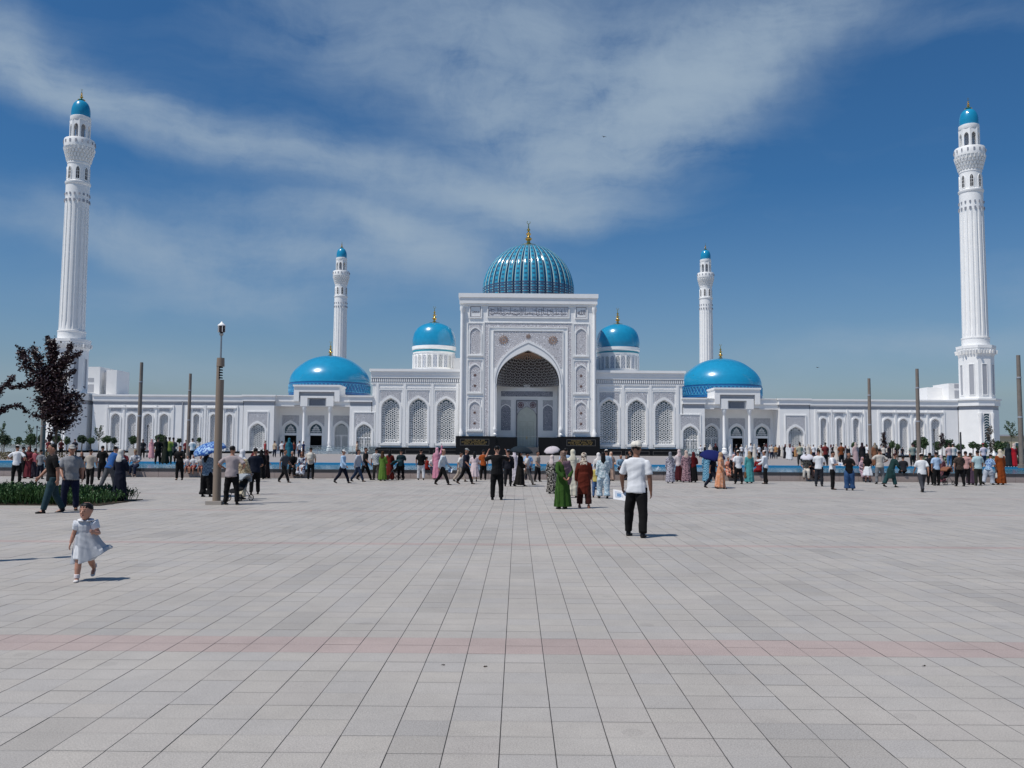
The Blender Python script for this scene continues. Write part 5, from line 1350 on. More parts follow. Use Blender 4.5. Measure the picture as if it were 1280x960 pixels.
def _none_parts():
    global FC
    f = Fig('toddle', 1.0, True); v = .006; parts = [('body', remesh(f.body(0), v*.9, 'body', 2)), ('shoes', remesh(f.shoes(0), v, 'shoes', 2)), ('hair', remesh(f.hair('short', 0), v, 'hair', 2, .004))]
    FC[('toddle', None, 'short', 0, 1.0, True, 'puff')] = (f, parts)
_none_parts(); toddler()

r, f, h, zo = P(796, 671, 119, 'contra', 'tt', 158, WT, BK, 'man seen from behind in white t-shirt, black trousers and white wrapped cap, holding papers', hair='turban', haircol='e4dfd2', skin=SKIN3, wide=1.0, lod=0, group=None, shoe='111113')
if 'group' in r: del r['group']
def held_paper(r, f, h, zo, arm, label, w=.27, hh=.20, rz=0, tilt=.15, mat=None):
    wv = f.arms[arm][2]+f.arms[arm][3]*.07; p = joint(r, f, h, zo, wv)
    u = empty('paper', p, rz, label, 'paper'); 
    MB().box(-w*.72, w*.28, -.003, .003, -hh, .02).build('sheet', mat or C('fbfcfe'), u).rotation_euler = (-.6, tilt, 0)
    g = MB(); rr = random.Random(3)
    for i in range(6): g.box(-w*.6, -w*.6+rr.uniform(.1, .2), -.0045, -.0031, -.03-i*.024, -.022-i*.024, )
    g.box(-.12, -.04, -.0047, -.0032, -.13, -.06); o = g.build('print', C('7ba0c8'), u); o.rotation_euler = (-.6, tilt, 0)
    g = MB(); g.box(-.11, -.03, .0032, .0047, -.12, -.05); o = g.build('print', C('7ba0c8'), u); o.rotation_euler = (-.6, tilt, 0)
held_paper(r, f, h, zo, 1, 'white printed sheet held in the left hand of the man in the white cap', rz=math.radians(8))

r, f, h, zo = P(703, 636, 72, 'behind', 'dress', 205, C('3f6226', 'stripe', '2c481a'), GN, 'woman in long green dress and mauve shawl with hands behind her back', hair='scarf', haircol=C('6e5a52', 'floral', '9a8476'), sleeve='long', lod=0, wide=1.05, group=None)  # darker stripes paint the shade of the cloth folds into the dress colour
sh = MB(); pts = [f.up(Vector(p)) for p in ((-.03, .075, .83), (-.06, .088, .70), (-.085, .082, .55), (-.09, .075, .42))]
sh.tube(pts, [(.07, .014), (.075, .014), (.06, .014), (.04, .010)], 14, side=(1, 0, 0)); o = link_mesh('shawl', remesh(sh, .01, 'shawl', 2, .01), C('77606b'), r, (0, 0, zo)); o.scale = (h, h, h)
P(730, 635, 69, 'easy', 'tunic', 172, C('5e2416'), C('3a160f'), 'woman seen from behind in rust brown knee-length tunic and trousers with patterned cream headscarf', hair='scarf', haircol=C('d8cbb8', 'floral', '6c5850'), sleeve='long', lod=0, wide=1.15, shoe='a8705c', group=None)
P(716, 622, 60, 'stand', 'dress', 178, C('d9d3c0'), CR_, 'woman in long cream robe and cream veil between the green dress and the rust tunic', hair='scarf', haircol='d8d2bd', sleeve='long', lod=1)
P(707, 612, 52, 'stand', 'tt', 190, LB, NV, 'man in light blue shirt partly hidden behind the cream robe', sleeve='long')
P(690, 617, 48, 'easy', 'dress', 160, C('191716', 'floral', 'a8a29a'), BK, 'woman in black and white floral dress left of the green dress', hair='scarf', haircol='d8c8c4', sleeve='long')
P(754, 623, 58, 'easy', 'wide', 178, C('a6bdc4', 'floral', 'dbe3e6'), C('9fb9c9', 'floral', 'd9e2e6'), 'woman in pale blue and white denim outfit with long black hair down her back', hair='long', sleeve='long', fem=True, lod=1)
P(745, 622, 42, 'stand', 'tt', 170, C('cdbb6a'), C('4a6a96'), 'child in yellow top and blue jeans beside the woman in pale denim', hair='bun', fem=True)
P(748, 612, 46, 'stand', 'dress', 185, C('d8d4d0'), WT, 'woman with white headscarf just left of the long black hair', hair='scarf', haircol='e8e2de', sleeve='long')
P(758, 608, 46, 'stand', 'tt', 182, C('b9cfe0'), GD, 'man in white skullcap and pale blue shirt behind the long black hair', hair='skull', haircol='e8e8e4', sleeve='long')

r, f, h, zo = P(621, 625, 68, 'photo', 'tt', 180, BK, BK, 'man all in black seen from behind with both arms raised taking a photo', lod=0, wide=1.05, skin=SKIN2, group=None)
wv = (f.arms[0][2]+f.arms[1][2])/2; p = joint(r, f, h, zo, wv+Vector((0, -.03, .04))); ph = empty('phone', p, r.rotation_euler.z, 'dark phone held up in front of the man in black', 'phone')
MB().box(-.08, .08, -.005, .005, -.04, .04).build('phone_body', BK2, ph); MB().box(-.074, .074, .0052, .0065, -.035, .035).build('screen', base_mat('screen', (.05, .08, .12), .1), ph)
b = MB()
# people left foreground
r, f, h, zo = P(64, 641, 88, 'walk3', 'tt', -50, BK, C('2c434b'), 'man in black t-shirt and teal jeans striding left in front of the green shrubs', skin=SKIN, lod=0, wide=1.0, shoe='1a1818', group=None); face_bits(r, f, h, zo)
r, f, h, zo = P(87, 638, 82, 'easy', 'tt', 28, C('8a8c90'), C('161f38'), 'heavy man in grey polo shirt, jeans and pale cap beside the green shrubs', hair='cap', haircol='a9a6a0', wide=1.14, lod=0, group=None); face_bits(r, f, h, zo)
P(149, 627, 65, 'clasp', 'skirt', 172, C('161d30'), C('12182a'), 'woman in navy blouse and long dark skirt with white headscarf by the green shrubs', hair='scarf', haircol='d9d4cc', sleeve='long', lod=1, wide=1.05)
P(136, 613, 58, 'lean', 'tt', 155, C('2a5a98'), C('55565a'), 'elderly man in bright blue polo shirt and white cap bending forward', hair='cap', haircol='dcdcd8', lod=1)
P(112, 608, 47, 'easy', 'tt', 176, C('b3a99d'), BK, 'man in beige t-shirt and black trousers beyond the green shrubs', hair='short', lod=1)
P(20, 604, 48, 'hips', 'tt', 182, WT, BK, 'man in white t-shirt and white cap standing with legs apart at far left', hair='cap', haircol='e6e6e4')
P(28, 598, 40, 'stand', 'tt', 150, C('1d1a20'), BK, 'man in dark clothes just right of the man at far left')
P(35, 598, 40, 'clasp', 'dress', 10, C('6b2a33'), MR, 'person in maroon top at the pool edge, far left', hair='scarf', haircol='4a2429', sleeve='long')
P(43, 598, 38, 'easy', 'skirt', 190, C('b65f68'), C('2a2430'), 'person in pink shirt at the pool edge near the far left', hair='bun')
P(50, 599, 37, 'stand', 'tt', 170, C('85888c'), NV, 'person in grey t-shirt right of the pink shirt', )
P(101, 600, 36, 'clasp', 'dress', 20, C('2a1512'), BK, 'woman in dark brown dress behind the man in grey polo', hair='long', sleeve='long')
P(127, 600, 43, 'stand', 'tt', 185, BK, BK2, 'man all in black just left of the bright blue polo')
# around the lamp column
r, f, h, zo = P(258, 621, 60, 'phone', 'wide', 165, C('5d7389', 'check', '7f93a6'), BK, 'woman in blue check shirt and wide black trousers under a blue umbrella', hair='long', sleeve='long', fem=True)
p = joint(r, f, h, zo, Vector((.02, -.02, 1.12))); umbrella(p, Vector((-.20, -.25, .90)).normalized(), .56, C('2456a8', 'blot', '9cc3e6', .5), 'blue and white patterned umbrella left of the tan lamp column')
P(289, 631, 74, 'hips', 'tt', 178, C('a89d9e'), BK, 'man in pinkish grey t-shirt and black trousers right of the tan lamp column', lod=1, wide=1.12)
P(302, 624, 62, 'easy', 'wide', 150, C('cbb997', 'floral', '8a765a'), C('c9bfa8'), 'woman in cream patterned outfit and white headscarf beside the man in pinkish grey', hair='scarf', haircol='e2e2e6', sleeve='long', fem=True)
P(312, 602, 44, 'lean', 'tt', 90, MR, BK, 'person in maroon leaning forward behind the cream outfit')
P(318, 618, 58, 'clasp', 'tt', 200, C('141d2e'), BK, 'man in dark navy t-shirt and black trousers right of the cream outfit', wide=1.1)
P(224, 600, 43, 'phone', 'tt', 5, BK, BK, 'man all in black facing the camera before the pool with hands at his face', sleeve='long')
# pool edge, left to right
PP = [
 (326, 599, 37, 'stand', 'dress', 185, BK, BK, 'woman in long black dress at the pool edge, left one of a pair', dict(hair='scarf', haircol='101014', sleeve='long')),
 (333, 597, 36, 'easy', 'dress', 90, C('1c1418'), BK, 'woman in black dress and dark red scarf, right one of a pair', dict(hair='scarf', haircol='3c1418', sleeve='long')),
 (355, 603, 43, 'walk', 'tt', 72, C('4a4d54'), BK, 'man in dark grey shirt striding right before the left pavilion', {}),
 (388, 599, 40, 'easy', 'tt', 180, C('c9bcae'), BK, 'person in beige top with pale backpack before the left pavilion', {}),
 (428, 604, 43, 'walk2', 'tt', 80, C('a8c6e4'), NV, 'man in light blue shirt and white cap walking right', dict(hair='cap', haircol='dcdad4', sleeve='long')),
 (447, 602, 42, 'walk', 'tt', 84, C('c4c7cf', 'stripe', '9aa0ac'), C('1f3048'), 'man in pale striped shirt and jeans walking right', dict(sleeve='long', wide=1.15)),
 (456, 600, 42, 'walk2', 'tt', 86, BK, BK, 'man in black shirt walking close behind the pale striped shirt', {}),
 (470, 600, 40, 'easy', 'tt', 175, C('d6d8da', 'check', '8f969c'), C('4f4a44'), 'man in white check shirt and brown-grey trousers', {}),
 (478, 601, 37, 'clasp', 'dress', 160, C('5d7d33'), GN, 'woman in light green dress beside the white check shirt', dict(hair='scarf', haircol='49331f', sleeve='long')),
 (487, 600, 38, 'easy', 'dress', 175, C('6a221b'), MR, 'woman in brick red dress beside a stroller', dict(hair='long', sleeve='long')),
 (501, 600, 38, 'phone', 'tt', 182, C('16323a'), BK, 'man in dark teal t-shirt pushing a stroller', {}),
 (526, 600, 39, 'easy', 'tt', 184, BK, C('d9dade'), 'man in black t-shirt and white trousers at the pool edge', dict(wide=1.12)),
 (546, 598, 40, 'raise', 'dress', 175, C('d78fa6'), PK, 'woman in pink dress with one arm raised', dict(hair='scarf', haircol='dba2b2', sleeve='long')),
 (553, 606, 46, 'walk', 'tt', 80, C('cfd8dd'), BK, 'man in white long-sleeved shirt and skullcap striding right with paper', dict(hair='skull', haircol='c9a08e', sleeve='long')),
 (575, 602, 38, 'walk', 'tt', 84, C('dcd8d2'), C('b8a898'), 'man in white shirt partly behind the navy t-shirt', {}),
 (582, 605, 46, 'walk2', 'tt', 68, C('161a2c'), BK, 'man in navy t-shirt, black trousers and grey cap', dict(hair='cap', haircol='8f9292', wide=1.1)),
 (593, 602, 38, 'stroll', 'midi', 182, C('d7bcc0', 'stripe', 'e4d6d6'), PK, 'woman in pink and white striped dress with long dark hair', dict(hair='long')),
 (604, 600, 38, 'stand', 'tt', 178, C('a8501c'), BK, 'person in orange top and black trousers left of the man taking a photo', {}),
 (635, 608, 46, 'stand', 'tt', 180, C('1c1e28'), C('1d1d22'), 'man in dark suit and cap right of the man taking a photo', dict(hair='cap', haircol='5d6a80', sleeve='long')),
 (660, 600, 36, 'stand', 'tt', 184, C('8db4e0'), NV, 'person in sky blue shirt at the pool edge, right of the dark umbrella', {}),
 (672, 602, 38, 'easy', 'tt', 60, C('a59a90'), BK2, 'man in grey-beige shirt facing right at the pool edge', {}),
 (764, 600, 36, 'clasp', 'dress', 30, C('c9a994'), BG, 'woman in beige hijab and coat at the pool edge', dict(hair='scarf', haircol='d4b49e', sleeve='long')),
 (788, 600, 38, 'clasp', 'tt', 250, BK, BK, 'man in black partly behind the man in the white cap', dict(sleeve='long')),
 (838, 604, 39, 'stand', 'dress', 175, C('c3bfc8', 'floral', '5d5868'), WT, 'woman in white and grey leaf-print long dress with grey headscarf', dict(hair='scarf', haircol='7d7f86', sleeve='long')),
 (849, 602, 40, 'clasp', 'skirt', 190, C('dccfd0'), C('4a1820'), 'woman in pale pink blouse between the leaf print and the pink pattern', dict(hair='scarf', haircol='d9c2c0', sleeve='long')),
 (858, 603, 40, 'easy', 'dress', 172, C('b08a92', 'floral', '4d3c46'), PK, 'woman in pink and grey patterned long dress', dict(hair='scarf', haircol='c9b0a4', sleeve='long', wide=1.1)),
 (867, 603, 38, 'clasp', 'skirt', 186, C('5d0f18'), BK, 'woman in dark red hijab and black skirt', dict(hair='scarf', haircol='560e16', sleeve='long')),
 (884, 603, 40, 'easy', 'dress', 172, C('8fc0d8', 'check', '2d7394'), LB, 'woman in blue and white check dress left of the navy umbrella', dict(hair='scarf', haircol='b6a69c', sleeve='long')),
 (891, 610, 46, 'walk', 'tt', 70, C('15192a'), C('1a2030'), 'man in dark navy clothes under the navy umbrella', {}),
 (901, 611, 46, 'stroll', 'dress', 60, C('d9926a', 'blot', 'e0a88a'), C('d9926a'), 'woman in flowing peach dress walking right under the navy umbrella', dict(hair='scarf', haircol='b59474', sleeve='long', wide=1.05)),
 (923, 605, 42, 'easy', 'tt', 190, WT, BK, 'man in white shirt and white cap right of the peach dress', dict(hair='cap', haircol='ece9e4')),
 (937, 604, 40, 'stand', 'dress', 182, C('4c9a9c'), TL, 'woman in long turquoise dress with beige headscarf', dict(hair='scarf', haircol='a48a6c', sleeve='long')),
 (957, 605, 42, 'point', 'tt', 240, C('e4e8ee'), BK, 'man in white long-sleeved shirt and white cap right of the turquoise dress', dict(hair='skull', haircol='e6d6d0', sleeve='long')),
 (1024, 608, 46, 'phone', 'tt', 150, WT, C('2e3138'), 'man in white t-shirt and dark grey trousers looking down, third from left at the right', {}),
 (1041, 612, 48, 'phone', 'tt', 60, WT, BK, 'man in white t-shirt and black trousers holding a paper beside the black t-shirt', {}),
 (1062, 613, 48, 'phone', 'wide', -20, BK, C('34537c'), 'person in black t-shirt and wide blue jeans holding a paper', dict(fem=True)),
 (1085, 603, 36, 'stand', 'flare', 170, BK, WT, 'girl in black top and white flared skirt at the pool edge', dict(hair='long')),
 (1100, 605, 44, 'hips', 'tt', 184, C('c7c0b6'), C('7d7f82'), 'man in beige t-shirt and grey trousers with hands on hips', dict(wide=1.12)),
 (1114, 609, 44, 'lean', 'tunic', 100, C('1d3a3a'), TL, 'person in dark green long tunic leaning to the right', dict(hair='short', haircol='3a1414', sleeve='long')),
 (1153, 615, 50, 'walk', 'tt', 175, C('eceef0'), C('3f4046'), 'man in white t-shirt, grey trousers and white cap walking away at right', dict(hair='cap', haircol='e6dcd8')),
 (1163, 606, 40, 'stand', 'tt', 178, C('20242f'), BK, 'person with dark backpack just right of the walking man in white', {}),
 (1171, 607, 42, 'stand', 'tt', 186, C('b3cdea'), BK, 'man in light blue shirt and black trousers right of the dark backpack', {}),
 (1177, 602, 34, 'clasp', 'dress', 170, C('5b2f3a', 'floral', '8a5a60'), MR, 'woman in dark rose patterned dress by the brown stroller', dict(hair='scarf', haircol='c9b4b8', sleeve='long')),
 (1200, 608, 44, 'easy', 'tt', 182, C('39302c', 'check', '4b403a'), BK, 'man in brown check vest and black trousers at right', dict(wide=1.15)),
 (1208, 606, 42, 'stand', 'tt', 150, C('d0a29c'), BK2, 'person in salmon shirt partly behind the brown check vest', {}),
 (1214, 606, 40, 'stand', 'skirt', 184, C('c9763a'), C('5a4658'), 'woman in orange top and purple skirt', dict(hair='bun')),
 (1223, 607, 44, 'stand', 'tt', 180, C('b4cfd4'), C('2f3028'), 'man in pale green-blue shirt and olive trousers', dict(wide=1.1)),
 (1236, 606, 40, 'lean', 'wide', 120, C('9fc0dc', 'floral', '38589a'), C('b9c0cc'), 'person in blue and white bending forward beside the rust dress', dict(hair='cap', haircol='e8e8e8', fem=True)),
 (1251, 606, 44, 'stand', 'dress', 176, C('8a4216'), C('8a4216'), 'woman in long rust orange dress with cream headscarf at far right', dict(hair='scarf', haircol='d9c9b4', sleeve='long')),
]
keep = {}
for (x, y, hp, pose, of, fa, tp, bt, lab, kw) in PP: keep[lab] = P(x, y, hp, pose, of, fa, tp, bt, lab, group='visitors along the pool edge', **kw)
held_paper(*keep['man in white long-sleeved shirt and skullcap striding right with paper'], 1, 'small white paper in the hand of the striding man in skullcap', .16, .2)
held_paper(*keep['man in white t-shirt and black trousers holding a paper beside the black t-shirt'], 0, 'white leaflet in the hands of the man in white t-shirt and black trousers', .2, .14)
def backpack(k, col, label):
    r, f, h, zo = keep[k]; p = joint(r, f, h, zo, Vector((0, .085, .60))); a = r.rotation_euler.z
    u = empty('backpack', p, a, label, 'backpack'); mb = MB().tube([(0, .03, 0), (0, .05, .06), (0, .05, .28), (0, .03, .38)], [(.11, .05), (.15, .09), (.15, .085), (.08, .04)], 12, side=(1, 0, 0))
    link_mesh('bag', remesh(mb, .02, 'bag'), col, u)
    q = MB().tube([(0, .12, .05), (0, .13, .17)], [(.09, .03), (.09, .03)], 10, side=(1, 0, 0)); link_mesh('pocket', remesh(q, .02, 'pocket'), col, u)
    g = MB()
    for sx in (-1, 1): g.tube([(sx*.09, .0, .04), (sx*.12, -.16, .14), (sx*.10, -.17, .36), (sx*.08, -.04, .42), (sx*.07, .03, .34)], [.014]*5, 6)
    g.build('strap', col, u)
backpack('person in beige top with pale backpack before the left pavilion', C('d8d2c6'), 'pale backpack on the person in beige before the left pavilion')
backpack('person with dark backpack just right of the walking man in white', C('10131c'), 'dark backpack at right beside the walking man in white')
# bags carried in the crowd
def handbag(k, arm, col, label):
    r, f, h, zo = keep[k]; p = joint(r, f, h, zo, f.arms[arm][2]+Vector((0, 0, -.05))); u = empty('handbag', p, r.rotation_euler.z+PI/2, label, 'bag')
    link_mesh('bag', remesh(MB().tube([(0, 0, -.42), (0, 0, -.36), (0, 0, -.16), (0, 0, -.13)], [(.13, .05), (.15, .06), (.12, .04), (.11, .02)], 12, side=(1, 0, 0)), .018, 'bag'), col, u)
    MB().tube([(-.09, 0, -.15), (-.05, 0, .0), (.05, 0, .0), (.09, 0, -.15)], [.008]*4, 6).build('strap', col, u)
handbag('woman in pink and white striped dress with long dark hair', 0, C('5a3a28'), 'brown handbag of the woman in pink and white stripes')
handbag('woman in light green dress beside the white check shirt', 1, C('1a1614'), 'black handbag of the woman in light green')
handbag('woman in pink and grey patterned long dress', 0, C('c9b9a4'), 'cream handbag of the woman in pink and grey pattern')
handbag('woman in long turquoise dress with beige headscarf', 1, C('6b4a30'), 'tan handbag of the woman in turquoise')
handbag('woman in long rust orange dress with cream headscarf at far right', 1, C('d8d4cc'), 'white carrier bag of the woman in rust orange')
# umbrellas in the crowd
r, f, h, zo = P(650, 608, 46, 'stroll', 'dress', 100, C('1a1614'), BK, 'woman in black dress with long dark red hair under a dark umbrella', hair='long', haircol='2c0f12', sleeve='long')
umbrella(joint(r, f, h, zo, Vector((0, -.05, 1.10))), Vector((.1, -.1, .98)).normalized(), .50, C('1d2a33'), 'dark grey-green umbrella right of the man taking a photo')
P(643, 603, 40, 'stand', 'dress', 175, C('d8cfd6'), WT, 'person in pale lilac dress behind the dark umbrella', hair='scarf', haircol='e0d4da', sleeve='long')
P(658, 606, 42, 'walk', 'tt', 100, C('c9c4c0'), C('77716c'), 'person in grey trousers striding right under the dark umbrella')
x, y = ground(689, 617); umbrella(Vector((x+.02, y+.4, 1.66)), Vector((-.15, -.35, .9)).normalized(), .30, C('c9c0c4'), 'white umbrella above the floral dress')
r, f, h, zo = keep['man in dark navy clothes under the navy umbrella']; umbrella(joint(r, f, h, zo, Vector((.03, -.02, 1.04))), Vector((.1, -.3, .94)).normalized(), .56, C('121e5a'), 'navy umbrella over the peach dress')
# people sitting on the pool curb
for (x, y, h_, of, fa, tp, bt, lab, kw) in [
 (156, 585, 1.62, 'tt', 8, C('6b2630'), BK, 'person in maroon sitting on the pool curb right of the navy blouse', {}),
 (171, 585, 1.66, 'tt', 0, C('c9cbd0', 'blot', '7b7f8c'), JD, 'man in white print shirt and straw hat sitting on the pool curb', dict(hair='straw', haircol='8f7a5e')),
 (236, 588, 1.15, 'shorts', 10, C('d9d2d4'), MR, 'small child in white top sitting on the pool curb, left of three', {}),
 (244, 586, 1.25, 'shorts', -8, C('d8dadc'), C('7a2a2c'), 'child in white t-shirt sitting on the pool curb, middle of three', {}),
 (252, 588, 1.15, 'shorts', 12, C('c0b9b4'), C('6a2420'), 'small child in grey top sitting on the pool curb, right of three', dict(hair='bun')),
 (366, 586, 1.62, 'tt', 14, C('16171b'), BK, 'elderly man in dark suit sitting on the pool curb', dict(sleeve='long', haircol='8a8078')),
 (379, 586, 1.58, 'dress', -10, C('c9ced6', 'blot', '25305a'), WT, 'woman in white and navy print sitting on the pool curb', dict(hair='scarf', haircol='6a4a3a', sleeve='long')),
 (533, 588, 1.2, 'dress', 160, C('8a2420'), MR, 'child in red sitting on the pool curb beside the white trousers', dict(hair='bun')),
 (541, 587, 1.3, 'tt', 20, C('ded8d6'), C('2a2e44'), 'child in white top sitting on the pool curb left of the pink dress', {}),
 (775, 586, 1.5, 'tt', 15, C('7f9fb8'), C('5a3a30'), 'person in pale blue sitting on the pool curb right of the beige hijab', dict(sleeve='long')),
 (783, 587, 1.4, 'dress', -12, C('26242a'), BK, 'person in dark dress sitting on the pool curb behind the man in the white cap', dict(hair='scarf', haircol='6a5a50', sleeve='long')),
 (909, 587, 1.3, 'dress', 10, C('c96a50', 'floral', 'd9b8a8'), MR, 'child in coral print sitting on the pool curb behind the peach dress', dict(hair='bun')),
 (916, 586, 1.58, 'dress', 4, C('141216'), BK, 'woman in pink headscarf and black robe sitting on the pool curb', dict(hair='scarf', haircol='d6b4b4', sleeve='long')),
 (948, 587, 1.5, 'dress', 190, C('8a1c24'), MR, 'person in red sitting on the pool curb between turquoise dress and white shirt', dict(hair='bun', sleeve='long')),
 (1007, 586, 1.6, 'tt', -20, C('8a857a', 'floral', '3a3a36'), C('c9c2b8'), 'person in olive print top and white trousers sitting under a white umbrella', dict(hair='short')),
 (1014, 587, 1.55, 'dress', 20, C('2a2024'), BK, 'woman in dark dress sitting beside the olive print top', dict(hair='scarf', haircol='3a2a28', sleeve='long')),
 (1076, 587, 1.4, 'dress', 12, C('9a7a8a', 'floral', 'c9b4b8'), PK, 'woman in mauve print sitting on the pool curb left of the white flared skirt', dict(hair='scarf', haircol='b9949a', sleeve='long')),
 (1128, 587, 1.55, 'tt', 170, C('2a2a30'), BK, 'person in dark clothes sitting on the pool curb right of the dark green tunic', {}),
]:
    P(x, y, 0, 'sit', of, fa, tp, bt, lab, seat=1, h=h_, group='people sitting on the pool curb', lod=1, **kw)
x = ray(1009, 575); Y = 45.8; umbrella(Vector((x.x*Y/x.y, Y, 1.36)), Vector((-.1, -.3, .9)).normalized(), .36, C('d4d2da'), 'white umbrella over the people sitting at the right pool curb')

# strollers
def stroller(px, py, col, label, s=1.0, rz=0):
    x, y = ground(px, py); y = min(y, 45.3); u = empty('stroller', (x, y, 0), rz, label, 'stroller'); MT = base_mat('stroller_metal', (.12, .12, .13), .4, metal=.8)
    g = MB(); g.tube([(-.28, .22, .12), (-.28, -.05, .55), (-.28, -.40, 1.0)], [.014]*3, 6); g.tube([(.28, .22, .12), (.28, -.05, .55), (.28, -.40, 1.0)], [.014]*3, 6); g.tube([(-.28, -.40, 1.0), (.28, -.40, 1.0)], [.016]*2, 6)
    g.tube([(-.28, -.30, .12), (-.28, .0, .48)], [.014]*2, 6); g.tube([(.28, -.30, .12), (.28, .0, .48)], [.014]*2, 6); g.build('frame', MT, u)
    q = MB().tube([(0, -.22, .80), (0, -.16, .55), (0, .05, .42), (0, .28, .42), (0, .34, .30)], [(.22, .03), (.24, .06), (.25, .07), (.22, .05), (.2, .03)], 12, side=(1, 0, 0)); link_mesh('seat', remesh(q, .025, 'seat'), BK2, u)
    q = MB()
    for j in range(8):
        a = PI*.05+j*PI*.11; q.tube([(-.25, -.05+.30*math.cos(a+.9), .66+.30*math.sin(a+.3)), (.25, -.05+.30*math.cos(a+.9), .66+.30*math.sin(a+.3))], [.05, .05], 8)
    link_mesh('canopy', remesh(q, .025, 'canopy', 4), col, u)
    for sx in (-1, 1):
        for yy in (-.30, .24):
            w = MB(); n = 14
            w.tube([(sx*.30, yy+.11*math.cos(2*PI*i/n), .12+.11*math.sin(2*PI*i/n)) for i in range(n+1)], [.016]*(n+1), 6); w.bar((sx*.30, yy-.1, .12), (sx*.30, yy+.1, .12), .012); w.bar((sx*.30, yy, .02), (sx*.30, yy, .22), .012); w.build('wheel', BK2, u)
    u.scale = (s, s, s)
stroller(493, 600, C('1f4a52'), 'teal stroller beside the brick red dress', rz=1.3)
stroller(1181, 606, C('8a5a44'), 'brown stroller beside the light blue shirt', .85, 2.0)
stroller(299, 626, C('9aa0a4'), 'small grey metal stroller behind the tan lamp column', .8, 2.6)

# people on the terrace beyond the pool; each one is placed, dressed and named
FT = 'visitors on the far terrace'
def far(px, py, top, bottom, label, of='tt', hair='short', hc='15100d', pose='stand', fa=180, h=1.66, sleeve='short', fem=None, wide=1.0):
    return P(px, py, 0, pose, of, fa, top, bottom, label, hair=hair, haircol=hc, z=TZ, lod=2, group=FT, h=h, sleeve=sleeve, fem=fem, wide=wide)
far(189, 573.5, C('d9a0a8'), PK, 'person in pink on the far terrace before the left wing windows', 'dress', 'scarf', 'c98f94', sleeve='long')
far(197, 580.5, BK, BK, 'person in black standing beyond the pool, left of the yellow-green vest')
far(206, 580.5, C('2b2f26'), BK, 'person in dark olive beside the yellow-green vest', 'dress', 'scarf', '2b2f26', sleeve='long')
far(211, 580.5, C('8f9c4a'), C('4a4c38'), 'person in yellow-green vest and white cap beyond the pool', 'tt', 'cap', 'e0e0d8')
far(240, 577, WT, BK, 'person in white shirt on the far terrace above the three children')
far(216, 579, C('55525a'), BK, 'person in grey on the far terrace left of the man all in black')
far(361, 580, C('2b6c7c'), C('c8ccd0'), 'person in teal on the far terrace between doors and dark suit', 'tunic', 'scarf', '2b6c7c', sleeve='long')
for i, (x, y, tp, ds) in enumerate([(343, 571.5, 'c9b49a', 'beige'), (352, 571.5, 'e6e6ea', 'white'), (357, 572, '6b2a2a', 'dark red'), (367, 571, '7b3a30', 'brown'), (374, 572.5, 'eef0f2', 'bright white'), (379, 571, '30406a', 'blue'), (446, 573, 'd0b8a0', 'tan'), (331, 571.5, 'a03038', 'red')]):
    far(x, y, C(tp), BK if i % 2 else JD, 'visitor in %s top on the steps of the left pavilion' % ds, fa=150+i*20)
# far left before the open view
for (x, y, tp, ds) in [(60, 571, '7a3034', 'dull red top at far left beyond the tree'), (76, 571, '4a2226', 'dark maroon top at far left beyond the tree'), (93, 572, '2a2a34', 'dark top beyond the man in grey polo'), (178, 573, '20242a', 'black top before the left wing, next to the pale planter'), (232, 572, '6a2830', 'maroon top on the far terrace left of the blue umbrella')]:
    far(x, y, C(tp), BK, 'visitor in '+ds)
# right pavilion and right wing: the dense far crowd
cols = [('e9ebee', 'white shirt'), ('c9a0a6', 'pink top'), ('1c1d24', 'black top'), ('d9d2c8', 'cream top'), ('8fb0d0', 'light blue shirt'), ('6b2630', 'maroon top'), ('b98a5c', 'tan top'), ('3c4a6a', 'navy top'), ('a7a9ad', 'grey top'), ('7f3a24', 'rust top')]
hats = [('short', '15100d', ''), ('scarf', 'd8cfc4', ' and cream headscarf'), ('cap', 'e8e8e8', ' and white cap'), ('scarf', '5a3034', ' and brown headscarf')]
marks = [(880, "right pavilion's left edge"), (905, "right pavilion's left column"), (921, "right pavilion's middle door"), (936, "right pavilion's right column"), (951, "right pavilion's right door"), (968, "right pavilion's far corner"), (992, "right wing's arched window"), (1026, "right wing's first window"), (1046, "right wing's second window"), (1067, "right wing's third window"), (1086, "first mast at right"), (1106, "right wing's fourth window"), (1126, "right wing's fifth window"), (1147, "second mast at right"), (1166, "right wing's last window"), (1200, 'right corner pavilion'), (1240, 'right corner of the mosque')]
rr = random.Random(21); used = set()
xs = []
x = 876
while x < 1150:
    xs.append(x); x += rr.uniform(2.4, 4.2) if 955 < x < 1110 else rr.uniform(4.5, 8)
for x in xs:
    for _ in range(60):
        c, hh = rr.choice(cols if rr.random() < .4 else [cols[0], cols[0], cols[2], cols[2], cols[3]]), rr.choice(hats)
        mk = min(marks, key=lambda m: abs(m[0]-x)); row = rr.choice(('near', 'back'))
        sd = 'left of' if x < mk[0]-4 else ('right of' if x > mk[0]+4 else 'below')
        lab = '%s%s, %s row %s %s' % (c[1], hh[2], 'nearer' if row == 'near' else 'farther', sd, mk[1])
        if lab not in used: break
    else: continue
    used.add(lab); fem = hh[0] == 'scarf'
    y = rr.uniform(573.0, 576.5) if row == 'near' else rr.uniform(570.6, 572.4)
    far(x, y+.0055*(x-1000), C(c[0]), rr.choice((BK, JD, GD)) if not fem else C(c[0]), 'visitor in '+lab, 'dress' if fem else 'tt', hh[0], hh[1], pose=rr.choice(('stand', 'easy', 'clasp', 'stand')), fa=rr.choice((180, 170, 0, 90, 200, 150)), h=rr.uniform(1.55, 1.76), sleeve='long' if fem else 'short')
